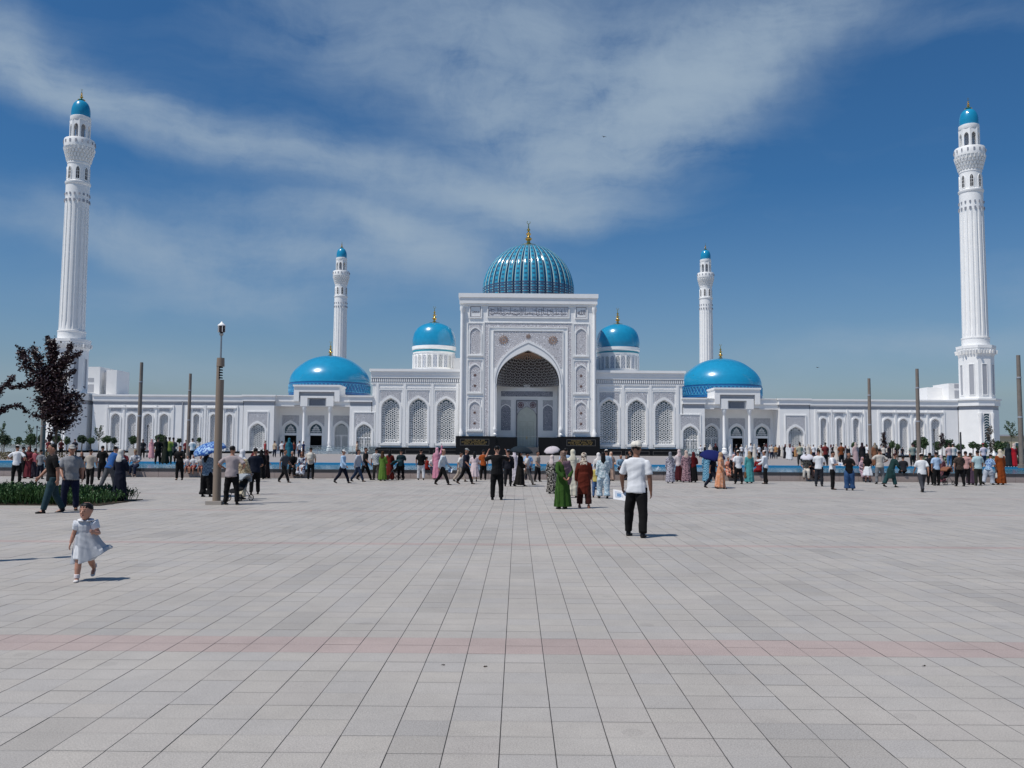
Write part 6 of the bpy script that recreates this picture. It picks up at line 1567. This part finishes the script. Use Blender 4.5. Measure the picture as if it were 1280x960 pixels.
for (x, y, tp, bt, of, hr, hc, lab) in [
 (1187, 590, 'dfc0c0', '5a80a8', 'tt', 'short', '2a1510', 'girl in pale pink hoodie and jeans beyond the pool at right'),
 (1141, 583, '9aa096', '25262a', 'tt', 'short', '15100d', 'person in grey top beyond the pool left of the walking man in white'),
 (1261, 589, '2a3036', '1a1a1c', 'dress', 'scarf', '3a4440', 'woman in black with dark scarf beyond the pool at far right'),
 (1268, 589, 'b81c2c', 'b81c2c', 'dress', 'scarf', 'd8c0b8', 'woman in bright red dress beyond the pool at far right'),
 (1277, 589, '23302a', '1a1a1c', 'dress', 'scarf', '23302a', 'woman in dark green cut by the right edge of the photo'),
 (1192, 588, 'e0dcd8', '25262a', 'tt', 'cap', 'e8e8e8', 'person in white top behind the brown check vest'),
 (1230, 586, 'd8d0e0', '38405a', 'tt', 'cap', 'c84a58', 'person in lilac top and red cap behind the pale green-blue shirt'),
 (1094, 585, '8a5a40', '25262a', 'dress', 'scarf', '9a8a7a', 'woman in brown dress between black top and beige t-shirt'),
 (1070, 584, 'c9a8a8', '25262a', 'dress', 'scarf', 'c9b0a8', 'woman in dusty pink beyond the pool right of the blue jeans'),
 (1078, 583, '282428', '25262a', 'dress', 'scarf', '3a2a30', 'woman in black beyond the pool, third from the blue jeans'),
 (1032, 584, '7a3030', '25262a', 'tt', 'short', '15100d', 'person in dark red beyond the pool between the two white t-shirts'),
 (1052, 584, '8a4a2a', '25262a', 'tt', 'short', '15100d', 'person in brown beyond the pool between white and black t-shirts'),
 (1000, 582, 'c0b8a0', '3a3a3a', 'tt', 'short', '15100d', 'person in khaki top beyond the pool left of the white umbrella'),
]:
    Yk = min(61.9+.6, 62.6); xx, yy = atY(x, y, Yk); 
    r = far(x, 580.6+.0055*(x-640), C(tp), C(bt), lab, of, hr, hc, h=1.62, sleeve='long' if of == 'dress' else 'short')
# ------------------------------------------------------------------ vegetation, masts, lamp, small things
def leafm(name, c, r=.6):
    m = base_mat(name, c, r, noise_amt=.35, nscale=2.5, col2=tuple(x*1.7 for x in c)); return m
LG = leafm('green_leaves', (.030, .065, .018)); LGD = leafm('dark_green_leaves', (.018, .042, .014)); LPU = leafm('purple_leaves', (.022, .007, .010), .45)
LJ = leafm('juniper_green', (.028, .075, .016)); BARK = base_mat('bark', (.10, .075, .055), .9, noise_amt=.3, nscale=12)
PLW = base_mat('weathered_wood', (.20, .165, .14), .85, noise_amt=.25, nscale=3, bump=.4, bscale=12)
lr = random.Random(9)
def leaf(mb, p, s, d=None, curl=.25):
    a = Vector((lr.uniform(-1, 1), lr.uniform(-1, 1), lr.uniform(-.7, 1))) if d is None else d
    a = a.normalized(); b = a.cross(Vector((lr.uniform(-1, 1), lr.uniform(-1, 1), lr.uniform(-1, 1)))).normalized(); n = a.cross(b)
    k = len(mb.v); p = Vector(p)
    mb.v += [tuple(p-a*s*.5), tuple(p+b*s*.28+n*s*curl*.3), tuple(p+a*s*.5), tuple(p-b*s*.28+n*s*curl*.3)]; mb.f.append((k, k+1, k+2, k+3))
def crown_mesh(R, n, s, squash=.85, seed=0, gap=.45):
    lr.seed(seed); mb = MB()
    while n > 0:
        v = Vector((lr.uniform(-1, 1), lr.uniform(-1, 1), lr.uniform(-1, 1)))
        if v.length > 1: continue
        rad = .80+.28*noise.noise(v.normalized()*2.1+Vector((seed, 0, 0)))
        if v.length > rad: continue
        if noise.noise(v*3.2+Vector((seed*3.7, 5, 0))) < -.22*gap*2: continue
        leaf(mb, Vector((v.x*R, v.y*R, v.z*R*squash)), s*lr.uniform(.7, 1.3)); n -= 1
    return mb.mesh('crown')
CRN = [crown_mesh(1.0, 900, .26, .88, i) for i in range(4)]
TRK = MB().tube([(0, 0, 0), (.02, 0, .4), (0, .01, .75), (.01, 0, 1.05)], [.035, .028, .026, .02], 8).mesh('trunk')
for i in range(3):
    g = MB()
BRM = MB(); 
for i in range(7):
    a = i*.9; BRM.tube([(0, 0, 0), (.25*math.cos(a), .25*math.sin(a), .3), (.55*math.cos(a+.2), .55*math.sin(a+.2), .45+.1*(i % 3))], [.05, .03, .012], 5)
BRM = BRM.mesh('branches')
def ball_tree(px, yt, yb, wpx, Y, label, mat=None, group='round clipped trees on the terrace', sq=1.0):
    X, zt = atY(px, yt, Y); _, zb_ = atY(px, yb, Y); R = wpx/2*Y/FPX; r = empty('clipped_tree', (X, Y, TZ), lr.uniform(0, 6), label, 'tree', group)
    zc = (zt+zb_)/2-TZ; hz = (zt-zb_)/2
    o = link_mesh('trunk', TRK, BARK, r); o.scale = (2.0, 2.0, max(.3, zc-hz*.6))
    c = link_mesh('crown', CRN[lr.randrange(4)], mat or LG, r, (0, 0, zc)); c.scale = (R*1.12, R*1.12, hz*1.25*sq)
    b = link_mesh('branch', BRM, BARK, r, (0, 0, zc-hz*.8)); b.scale = (R, R, hz)
TR = [(6, 542, 556, 14, 'round clipped tree at the very left edge of the photo'), (24, 545, 554, 8, 'small round tree, second from the left edge'), (39, 541, 556, 14, 'loose round tree left of the purple tree, beside the thin lamp post'), (51, 543, 553, 8, 'small round tree just left of the purple tree trunk'),
 (71, 543, 554, 11, 'round tree directly behind the purple tree trunk'), (84, 545, 556, 9, 'round tree right of the purple tree trunk'), (103, 543, 554, 13, 'neat round tree before the shaded corner pavilion at left'), (114, 546, 555, 10, 'smaller round tree right of the neat one at the left corner'), (134, 544, 554, 13, 'round tree before the first window of the left wing'), (143, 546, 555, 8, 'small round tree before the first left wing window, right one of two'),
 (167, 544, 555, 12, 'round tree just left of the tall wooden mast at left'), (201, 542, 554, 15, 'irregular bushy tree before the fourth left wing window'), (224, 547, 554, 7, 'tiny round tree above the man all in black'), (249, 546, 553, 6, 'tiny round tree between second mast and blue umbrella'),
 (1067, 552, 561, 7, 'small round tree before the third narrow window at right'), (1094, 555, 563, 7, 'small round tree right of the first mast on the right'), (1115, 550, 561, 8, 'small round tree right of the thin purple sapling'), (1122, 554, 562, 7, 'small round tree, right one of the pair before the fifth window'),
 (1146, 549, 562, 12, 'round tree hidden behind the second mast on the right'), (1154, 545, 561, 13, 'large round tree right of the second mast on the right'), (1172, 551, 563, 11, 'round tree beside the purple sapling before the last window'), (1186, 548, 563, 15, 'largest round tree right of the last window'), (1200, 554, 563, 12, 'flat-topped round tree behind the thin pointed post'),
 (1216, 551, 561, 11, 'round tree before the right corner pavilion, leftmost of three'), (1223, 554, 563, 8, 'small round tree before the right corner pavilion, middle of three'), (1230, 552, 562, 9, 'round tree before the right corner pavilion, rightmost of three'), (1248, 550, 566, 14, 'dark round tree at the right corner of the mosque'), (1258, 551, 561, 8, 'small round tree right of the mosque corner'), (1270, 557, 564, 8, 'small low round tree beside the last mast at right')]
for i, (px, yt, yb, w, lab) in enumerate(TR): ball_tree(px, yt+.3, yb+.3, w, 98+(i*7 % 13), lab, LGD if i % 3 == 0 else LG)
def sapling(px, yt, yb, wpx, Y, label, mat, n=260, cat='sapling'):
    X, zt = atY(px, yt, Y); r = empty('sapling', (X, Y, TZ), 0, label, cat); H = zt-TZ; R = wpx/2*Y/FPX; zb_ = atY(px, yb, Y)[1]-TZ
    tb = MB().tube([(0, 0, 0), (.03, 0, H*.5), (0, 0, H*.97)], [.04, .03, .012], 6); lf = MB(); lr.seed(px)
    for i in range(12):
        a = lr.uniform(0, 6.3); z0 = zb_+(H-zb_)*i/13; q = Vector((R*math.cos(a)*(1-.6*i/12), R*math.sin(a)*(1-.6*i/12), z0+R*.8)); tb.bar((0, 0, z0), q, .02)
        for j in range(n//12):
            t = lr.uniform(.2, 1.1); leaf(lf, Vector((0, 0, z0)).lerp(q, t)+Vector((lr.gauss(0, .07), lr.gauss(0, .07), lr.gauss(0, .09))), lr.uniform(.12, .24))
    tb.build('trunk', BARK, r); lf.build('crown', mat, r)
sapling(124, 536, 552, 14, 96, 'thin sparse sapling before the left corner pavilion', LG)
sapling(4, 529, 548, 8, 100, 'thin sparse sapling above the round tree at the left edge', LG)
sapling(38, 534, 545, 12, 103, 'thin sapling rising out of the loose round tree at left', LG, 120)
sapling(1105, 541, 560, 8, 99, 'slim dark purple sapling right of the first mast at right', LPU, 500)
sapling(1177, 543, 560, 9, 96, 'thin dark purple sapling between two round trees at right', LPU, 320)
sapling(1237, 533, 568, 13, 92, 'brownish spindly conifer before the right corner pavilion', leafm('brown_green', (.06, .05, .035)), 520)
sapling(1263, 530, 549, 17, 104, 'loose light tree right of the mosque corner', LG, 420)
# dark purple-leaved tree in the shrubs, and the one whose branches reach in from the left
KT = 25.5/FPX
def plum(px0, label, branches, dense, Y=25.5, ybase=628):
    X, _ = atY(px0, 560, Y); r = empty('purple_leaf_tree', (X, Y, 0), 0, label, 'tree', 'purple-leaved trees in the shrubs'); tb, lf = MB(), MB()
    def Pt(px, py, dy=0): x, z = atY(px, py, Y); return Vector((x-X, dy, z))
    lr.seed(px0+50)
    tb.tube([(0, 0, 0), (.02, 0, .8), Pt(px0+1, 548), Pt(px0+2, 525)], [.055, .045, .04, .035], 8)
    for br in branches:
        pts = [Pt(x, y, lr.uniform(-.35, .35)*(i/len(br))) for i, (x, y, w) in enumerate(br)]
        tb.tube(pts, [.022*(1-.7*i/len(pts))+.004 for i in range(len(pts))], 5)
        for i in range(len(pts)-1):
            L_ = (pts[i+1]-pts[i]).length; w0, w1 = br[i][2]*KT, br[i+1][2]*KT
            for _ in range(int(L_*(w0+w1)/2*2300)+int(L_*70)):
                t = lr.random(); w = w0+(w1-w0)*t; v = Vector((lr.gauss(0, .36), lr.gauss(0, .36), lr.gauss(0, .36)))*w
                leaf(lf, pts[i].lerp(pts[i+1], t)+v, lr.uniform(.06, .12))
            for _ in range(int(L_*5)):      # side twigs
                t = lr.random(); p = pts[i].lerp(pts[i+1], t); q = p+Vector((lr.uniform(-1, 1), lr.uniform(-1, 1), lr.uniform(-.1, 1)))*(w0+w1)*.45; tb.bar(p, q, .008)
                for _ in range(6): leaf(lf, p.lerp(q, lr.uniform(.5, 1.15))+Vector((lr.gauss(0, .03), lr.gauss(0, .03), lr.gauss(0, .03))), lr.uniform(.06, .11))
    for (x, y, rx, ry, n) in dense:
        for _ in range(n):
            a, b, c = lr.gauss(0, .45), lr.gauss(0, .45), lr.gauss(0, .45); q = Pt(x+a*rx, y+b*ry, c*rx*KT)
            if noise.noise(q*4.5) > -.12: leaf(lf, q, lr.uniform(.06, .12))
    tb.build('trunk', BARK, r); lf.build('crown', LPU, r)
B0 = (71, 528, 8)
plum(69, 'dark purple-leaved tree rising from the shrubs before the left minaret',
 [[B0, (60, 490, 12), (42, 466, 14), (30, 452, 11), (20, 436, 6)], [B0, (62, 480, 12), (50, 452, 11), (43, 436, 8)], [B0, (66, 470, 12), (62, 440, 9), (54, 420, 5)], [(66, 470, 8), (66, 450, 8), (65, 424, 6)],
  [B0, (72, 470, 11), (78, 450, 8), (88, 431, 5)], [(74, 462, 8), (84, 448, 9), (97, 441, 5)], [(62, 490, 9), (44, 478, 7), (30, 482, 6), (18, 485, 4)], [(75, 485, 8), (84, 470, 6), (91, 462, 3)],
  [B0, (88, 505, 10), (98, 512, 5)], [(80, 500, 8), (92, 492, 7), (100, 498, 4)], [B0, (55, 512, 8), (45, 498, 5)], [(66, 540, 6), (62, 552, 4)], [(76, 535, 8), (86, 530, 6), (92, 524, 4)], [(70, 520, 8), (55, 522, 4), (46, 519, 3)]],
 [(73, 508, 24, 24, 4200), (64, 480, 16, 22, 1500), (74, 530, 12, 12, 350)])
plum(-30, 'purple-leaved tree outside the left edge whose branches reach into the photo', [[(-29, 530, 10), (-15, 505, 9), (-4, 488, 7), (4, 480, 5), (20, 472, 4)], [(-2, 486, 5), (2, 492, 8)], [(-28, 530, 10), (-10, 520, 7), (8, 509, 4), (22, 507, 3), (31, 515, 4)], [(-29, 520, 12), (-32, 470, 14), (-30, 440, 6)]], [(-32, 500, 22, 26, 1500)])
# low juniper-like shrubs
def shrub_bed():
    r = empty('shrub_bed', (-13.6, 25.4, 0), 0, 'bed of low dark green feathery shrubs behind the walking man at left', 'shrubs'); 
    mb = MB(); lr.seed(4); xr = atY(143, 600, 25)[0]
    n = 0; TIPS = []
    while n < 11000:
        x = lr.uniform(-19.5, xr); y = lr.uniform(24.1, 26.8)
        if x > xr-.9 and lr.random() < (x-(xr-.9))/.9*.8: continue
        clump = noise.noise(Vector((x*1.3, y*1.3, 0)))
        h = (.50+.22*clump)*lr.uniform(.6, 1.05)*(1 if x < xr-.7 else .75)
        d = Vector((lr.gauss(0, .32), lr.gauss(-.08, .30), 1)).normalized(); b = Vector((lr.uniform(-1, 1), lr.uniform(-1, 1), 0)).normalized()
        z0 = lr.uniform(0, h*.55); p = Vector((x, y, z0)); L_ = max(.12, h-z0); w = lr.uniform(.006, .013); k = len(mb.v)
        mb.v += [tuple(p-b*w), tuple(p+b*w), tuple(p+d*L_*.6+b*w*1.4), tuple(p+d*L_), tuple(p+d*L_*.6-b*w*1.4)]; mb.f.append((k, k+1, k+2, k+3, k+4))
        for q in range(3):
            t = lr.uniform(.3, .95); c = p+d*L_*t; e = (d+Vector((lr.uniform(-1, 1), lr.uniform(-1, 1), .2))).normalized(); leaf(mb, c+e*.03, lr.uniform(.05, .09), e, .1)
        n += 1
    mb.v = [(x+13.6, y-25.4, z) for x, y, z in mb.v]; o = mb.build('foliage', LJ, r)
    g = MB()
    for i in range(90):
        x = lr.uniform(-19, xr-.3)+13.6; y = lr.uniform(-1.1, 1.2); g.tube([(x, y, 0), (x+lr.uniform(-.1, .1), y, .2), (x+lr.uniform(-.2, .2), y+lr.uniform(-.1, .1), .42)], [.02, .014, .006], 5)
    g.build('stems', BARK, r, kind='stuff'); MB().box(-6, xr+13.6+.05, -1.35, 1.45, 0, .02).build('soil', base_mat('soil', (.05, .035, .022), .95), r)
shrub_bed()
# low flower bed far left beyond the pool
r = empty('flower_bed', (*atY(4, 575, 64)[:1], 66, TZ), 0, 'low green and rusty flower bed beyond the pool at far left', 'flower bed'); mb = MB(); lr.seed(8)
for _ in range(2600): leaf(mb, Vector((lr.uniform(-6, 1.2), lr.uniform(-2, 6), lr.uniform(.02, .55))), lr.uniform(.1, .2))
mb.build('foliage', leafm('rusty_green', (.075, .06, .02)), r)
r = empty('flower_bed', (38, 68, TZ), 0, 'low green bed beyond the pool at far right', 'flower bed'); mb = MB()
for _ in range(2200): leaf(mb, Vector((lr.uniform(-3, 8), lr.uniform(4, 12), lr.uniform(.02, .6))), lr.uniform(.1, .22))
mb.build('foliage', LG, r)
# tree top behind the right wing
X, Z = atY(970, 497, 165); r = empty('tree', (X, 165, TZ), 0, 'dark tree whose top just shows above the right wing roof', 'tree'); c = link_mesh('crown', CRN[1], LGD, r, (0, 0, Z-TZ-1.7)); c.scale = (1.7, 1.7, 2.0); c = link_mesh('trunk', TRK, BARK, r); c.scale = (6, 6, 8)

# tall wooden masts
def mast(px, py, Y, label):
    X, zt = atY(px, py, Y); r = empty('mast', (X, Y, TZ), 0, label, 'wooden mast', 'tall wooden masts on the terrace'); H = zt-TZ
    MB().lathe(0, 0, [(.24, 0), (.24, .25), (.155, .26), (.15, H*.45)], 12).build('lower_post', PLW, r, smooth=40)
    MB().lathe(0, 0, [(.145, H*.45+.001), (.135, H*.80)], 12).build('middle_post', PLW, r, smooth=40)
    MB().lathe(.01, 0, [(.128, H*.80+.001), (.12, H)], 12).build('upper_post', PLW, r, smooth=40)
    for z in (.45, .80): MB().lathe(0, 0, [(.156, H*z-.05), (.156, H*z+.05)], 12).build('metal_ring', GREYST, r)
mast(56.5, 478, 57, 'tall wooden mast mostly hidden behind the purple tree'); mast(177, 453, 68, 'tall wooden mast before the left wing, nearer the purple tree'); mast(238, 467, 78, 'tall wooden mast before the left wing, nearer the tan lamp column')
mast(1086, 473, 77, 'wooden mast before the right wing, left and shortest of three'); mast(1146, 461, 69, 'wooden mast before the right wing, middle of three'); mast(1272.5, 444, 58, 'wooden mast at the right edge of the photo, tallest of three')
def post(px, py, Y, label, rr=.045):
    X, zt = atY(px, py, Y); r = empty('lamp_post', (X, Y, TZ), 0, label, 'lamp post'); H = zt-TZ; m_ = base_mat('dark_post', (.05, .05, .055), .5)
    MB().lathe(0, 0, [(.09, 0), (.09, .2), (rr, .25), (rr*.8, H-.25)], 8).build('pole', m_, r, smooth=40); MB().lathe(0, 0, [(.05, H-.249), (.08, H-.2), (.08, H-.03), (.03, H)], 8).build('lamp_head', m_, r)
post(46.5, 532, 80, 'thin dark lamp post left of the purple tree'); post(185, 531, 82, 'thin dark lamp post right of the left mast'); post(1167.5, 536, 84, 'thin dark lamp post before the last right wing window'); post(1200.5, 540, 84, 'thin brown pointed post before the right minaret', .10)
# the lamp column on the square
x, y = ground(270.5, 630.5); LCZ = (atY(274, 447.5, y)[1], atY(276, 404, y)[1])
def lamp_column(x, y, label):
    r = empty('lamp_column', (x, y, 0), 0, label, 'lamp', 'tan lamp columns')
    TAN = base_mat('tan_painted_metal', (.235, .18, .135), .5, noise_amt=.06); zc = LCZ[0]; zt = LCZ[1]
    MB().box(-.24, .20, -.22, .22, 0, .10).build('plinth', base_mat('plinth_stone', (.34, .30, .26), .7), r)
    for i, (a, b) in enumerate(((.10, zc-.62), (zc-.24, zc))): MB().lathe(0, 0, [(.112, a), (.108 if i == 0 else .104, b)], 24).build('column', TAN, r, smooth=40)
    g = MB(); k = 0
    pl = [(.106*math.cos(a), .106*math.sin(a)) for a in [PI*.62+i*PI*.86/10 for i in range(11)]]
    for z in (zc-.62, zc-.24): g.v += [(px_, py_, z) for px_, py_ in pl]
    g.f = [tuple(range(11))[::-1], tuple(range(11, 22))]+[(i, (i+1) % 11, 11+(i+1) % 11, 11+i) for i in range(11)]
    g.build('notch', TAN, r); 
    g = MB()
    for i in range(5): g.box(-.03, .05, -.07, .07, zc-.58+i*.075, zc-.55+i*.075)
    g.build('louvre', BK2, r)
    MB().lathe(0, 0, [(.028, zc), (.024, zt-.36), (.05, zt-.35), (.06, zt-.30), (.03, zt-.28)], 12).build('rod', base_mat('pale_metal', (.35, .36, .37), .35, metal=.7), r, smooth=40)
    MB().lathe(0, 0, [(.03, zt-.28), (.10, zt-.25), (.10, zt-.08)], 16).build('lantern', base_mat('dark_lantern', (.03, .015, .012), .3), r, smooth=40)
    MB().lathe(0, 0, [(.11, zt-.079), (.105, zt-.05), (.05, zt-.01), (.02, zt+.03), (.005, zt+.05)], 16).build('lantern_cap', WHITE, r, smooth=40)
    g = MB()
    for i in range(6): a = i*PI/3; g.bar((.102*math.cos(a), .102*math.sin(a), zt-.26), (.102*math.cos(a), .102*math.sin(a), zt-.08), .012)
    g.build('lantern_bars', WHITE, r)
lamp_column(x, y, 'tan round lamp column with notched top and small lantern on the square')
lamp_column(-8.75, 11.75, 'tan lamp column outside the left edge whose shadow falls on the paving')
# planter, notice, small fountain jets, railing
x, y = ground(166, 573, TZ); r = empty('planter', (x, 96, TZ), 0, 'small pale stone planter before the left wing', 'planter'); r.location.x = ray(166, 570).x*96/ray(166, 570).y
MB().box(-.35, .35, -.35, .35, 0, .75).build('box', base_mat('pale_stone', (.45, .42, .38), .7), r); MB().box(-.29, .29, -.29, .29, .751, .77).build('soil', BARK, r)
for (px, py, lab, s_) in ((823, 588.5, 'small white fountain jet in the pool right of the man in the white cap', 1.0),):
    x, y = ground(px, py, .37); r = empty('fountain_jet', (x, y, .36), 0, lab, 'fountain'); mb = MB(); lr.seed(2)
    for _ in range(500):
        t = lr.random(); q = (1-t)*.20*s_; leaf(mb, Vector((lr.gauss(0, q*.6), lr.gauss(0, q*.6), t*.26*s_)), .035)
    mb.build('spray', base_mat('water_foam', (.8, .82, .85), .4), r); MB().lathe(0, 0, [(.03, -.3), (.02, .06)], 8).build('nozzle', BK2, r)
GLS = bpy.data.materials.new('clear_railing_glass'); GLS.use_nodes = True; gp = GLS.node_tree.nodes['Principled BSDF']; gp.inputs['Base Color'].default_value = (.70, .78, .80, 1); gp.inputs['Roughness'].default_value = .08; gp.inputs['Transmission Weight'].default_value = .85; gp.inputs['IOR'].default_value = 1.1
def glass_rail(x0, x1, Y, label, h=1.15):
    xa, xb = ray(x0, 560).x*Y/ray(x0, 560).y, ray(x1, 560).x*Y/ray(x1, 560).y; r = empty('glass_railing', ((xa+xb)/2, Y, TZ), 0, label, 'railing', 'glass railings'); n = max(2, int((xb-xa)/1.5)); c = (xa+xb)/2; st = (xb-xa)/n
    for i in range(n):
        u = xa-c+i*st; MB().box(u+.06, u+st-.06, -.008, .008, .08, h-.05).build('glass_panel', GLS, r)
    for i in range(n+1): MB().box(xa-c+i*st-.03, xa-c+i*st+.03, -.03, .03, 0, h).build('post', base_mat('rail_metal', (.42, .43, .45), .35, metal=.8), r)
    MB().box(xa-c, xb-c, -.03, .03, h, h+.05).build('handrail', base_mat('rail_metal', (.42, .43, .45), .35, metal=.8), r)
glass_rail(382, 470, 124, 'glass railing on the steps of the left pavilion'); glass_rail(851, 890, 124, 'glass railing beside the right pavilion'); glass_rail(-30, 66, 108, 'long glass railing at the far left edge of the terrace', 1.0)
# low pale building far right
X, Z = atY(1274, 545, 230); r = empty('distant_building', (X+6, 235, TZ), 0, 'small pale yellow building far away at the right edge', 'building')
PY = base_mat('pale_yellow_wall', (.46, .40, .27), .8); MB().box(-9, 14, 0, 12, 0, Z-TZ).build('wall', PY, r); MB().box(-9.4, 14.4, -.4, 12.4, Z-TZ+.001, Z-TZ+.4).build('roof', GREYST, r)
for i in range(6):
    w_ = MB().frame(-8+i*3.6, -6.2+i*3.6, 1.4, 3.2, .12, -.06, -.002).build('window', WHITE, r); MB().box(-7.88+i*3.6, -6.32+i*3.6, -.03, -.003, 1.52, 3.08).build('pane', GLASS, w_)
# distant tree line on the flat horizon at both sides
for sx in (-1, 1):
    mb = MB(); lr.seed(30+sx)
    for _ in range(2600):
        x = sx*lr.uniform(150, 420); mb_h = 3.2+2.2*noise.noise(Vector((x*.05, 0, 0))); leaf(mb, Vector((x, lr.uniform(395, 410), lr.uniform(0, mb_h))), lr.uniform(1.0, 2.0))
    o = mb.build('distant_trees', LGD, kind='stuff'); tag(o, 'faint line of distant trees on the horizon at the %s' % ('left' if sx < 0 else 'right'), 'trees')
# two birds in the sky
for (px, py, Y, lab) in ((755, 171, 90, 'tiny dark bird high in the sky under the big cloud'), (1022, 459.5, 110, 'tiny dark bird low in the sky above the right wing')):
    X, Z = atY(px, py, Y); r = empty('bird', (X, Y, Z), .4, lab, 'bird'); bm_ = base_mat('bird_dark', (.02, .02, .02), .8)
    MB().tube([(0, -.16, 0), (0, -.08, .01), (0, .06, 0), (0, .16, -.01)], [.01, .035, .04, .008], 8).build('body', bm_, r)
    for sx in (-1, 1):
        g = MB(); g.v = [(0, -.06, .01), (0, .05, .01), (sx*.17, .05, .07), (sx*.17, -.03, .07), (sx*.33, .05, .02), (0, -.05, -.005), (0, .04, -.005), (sx*.17, .04, .058), (sx*.17, -.02, .058)]; g.f = [(0, 1, 2, 3), (3, 2, 4), (5, 8, 7, 6), (8, 4, 7), (0, 3, 8, 5), (1, 6, 7, 2)]; g.build('wing', bm_, r)
# small debris on the paving
for (px, py, lab) in ((553, 832, 'small dark leaf on the paving left of centre'), (1154, 833, 'small dark leaf on the pink paving band at right'), (606, 834, 'tiny twig on the paving near the centre')):
    x, y = ground(px, py); r = MB(); lr.seed(px); leaf(r, (0, 0, .004), .026, Vector((1, .2, .02))); leaf(r, (.012, .002, .004), .022, Vector((1, -.3, .1)))
    o = r.build('fallen_leaf', base_mat('dry_leaf', (.06, .045, .035), .9), None, (x, y, .002)); tag(o, lab, 'leaf')
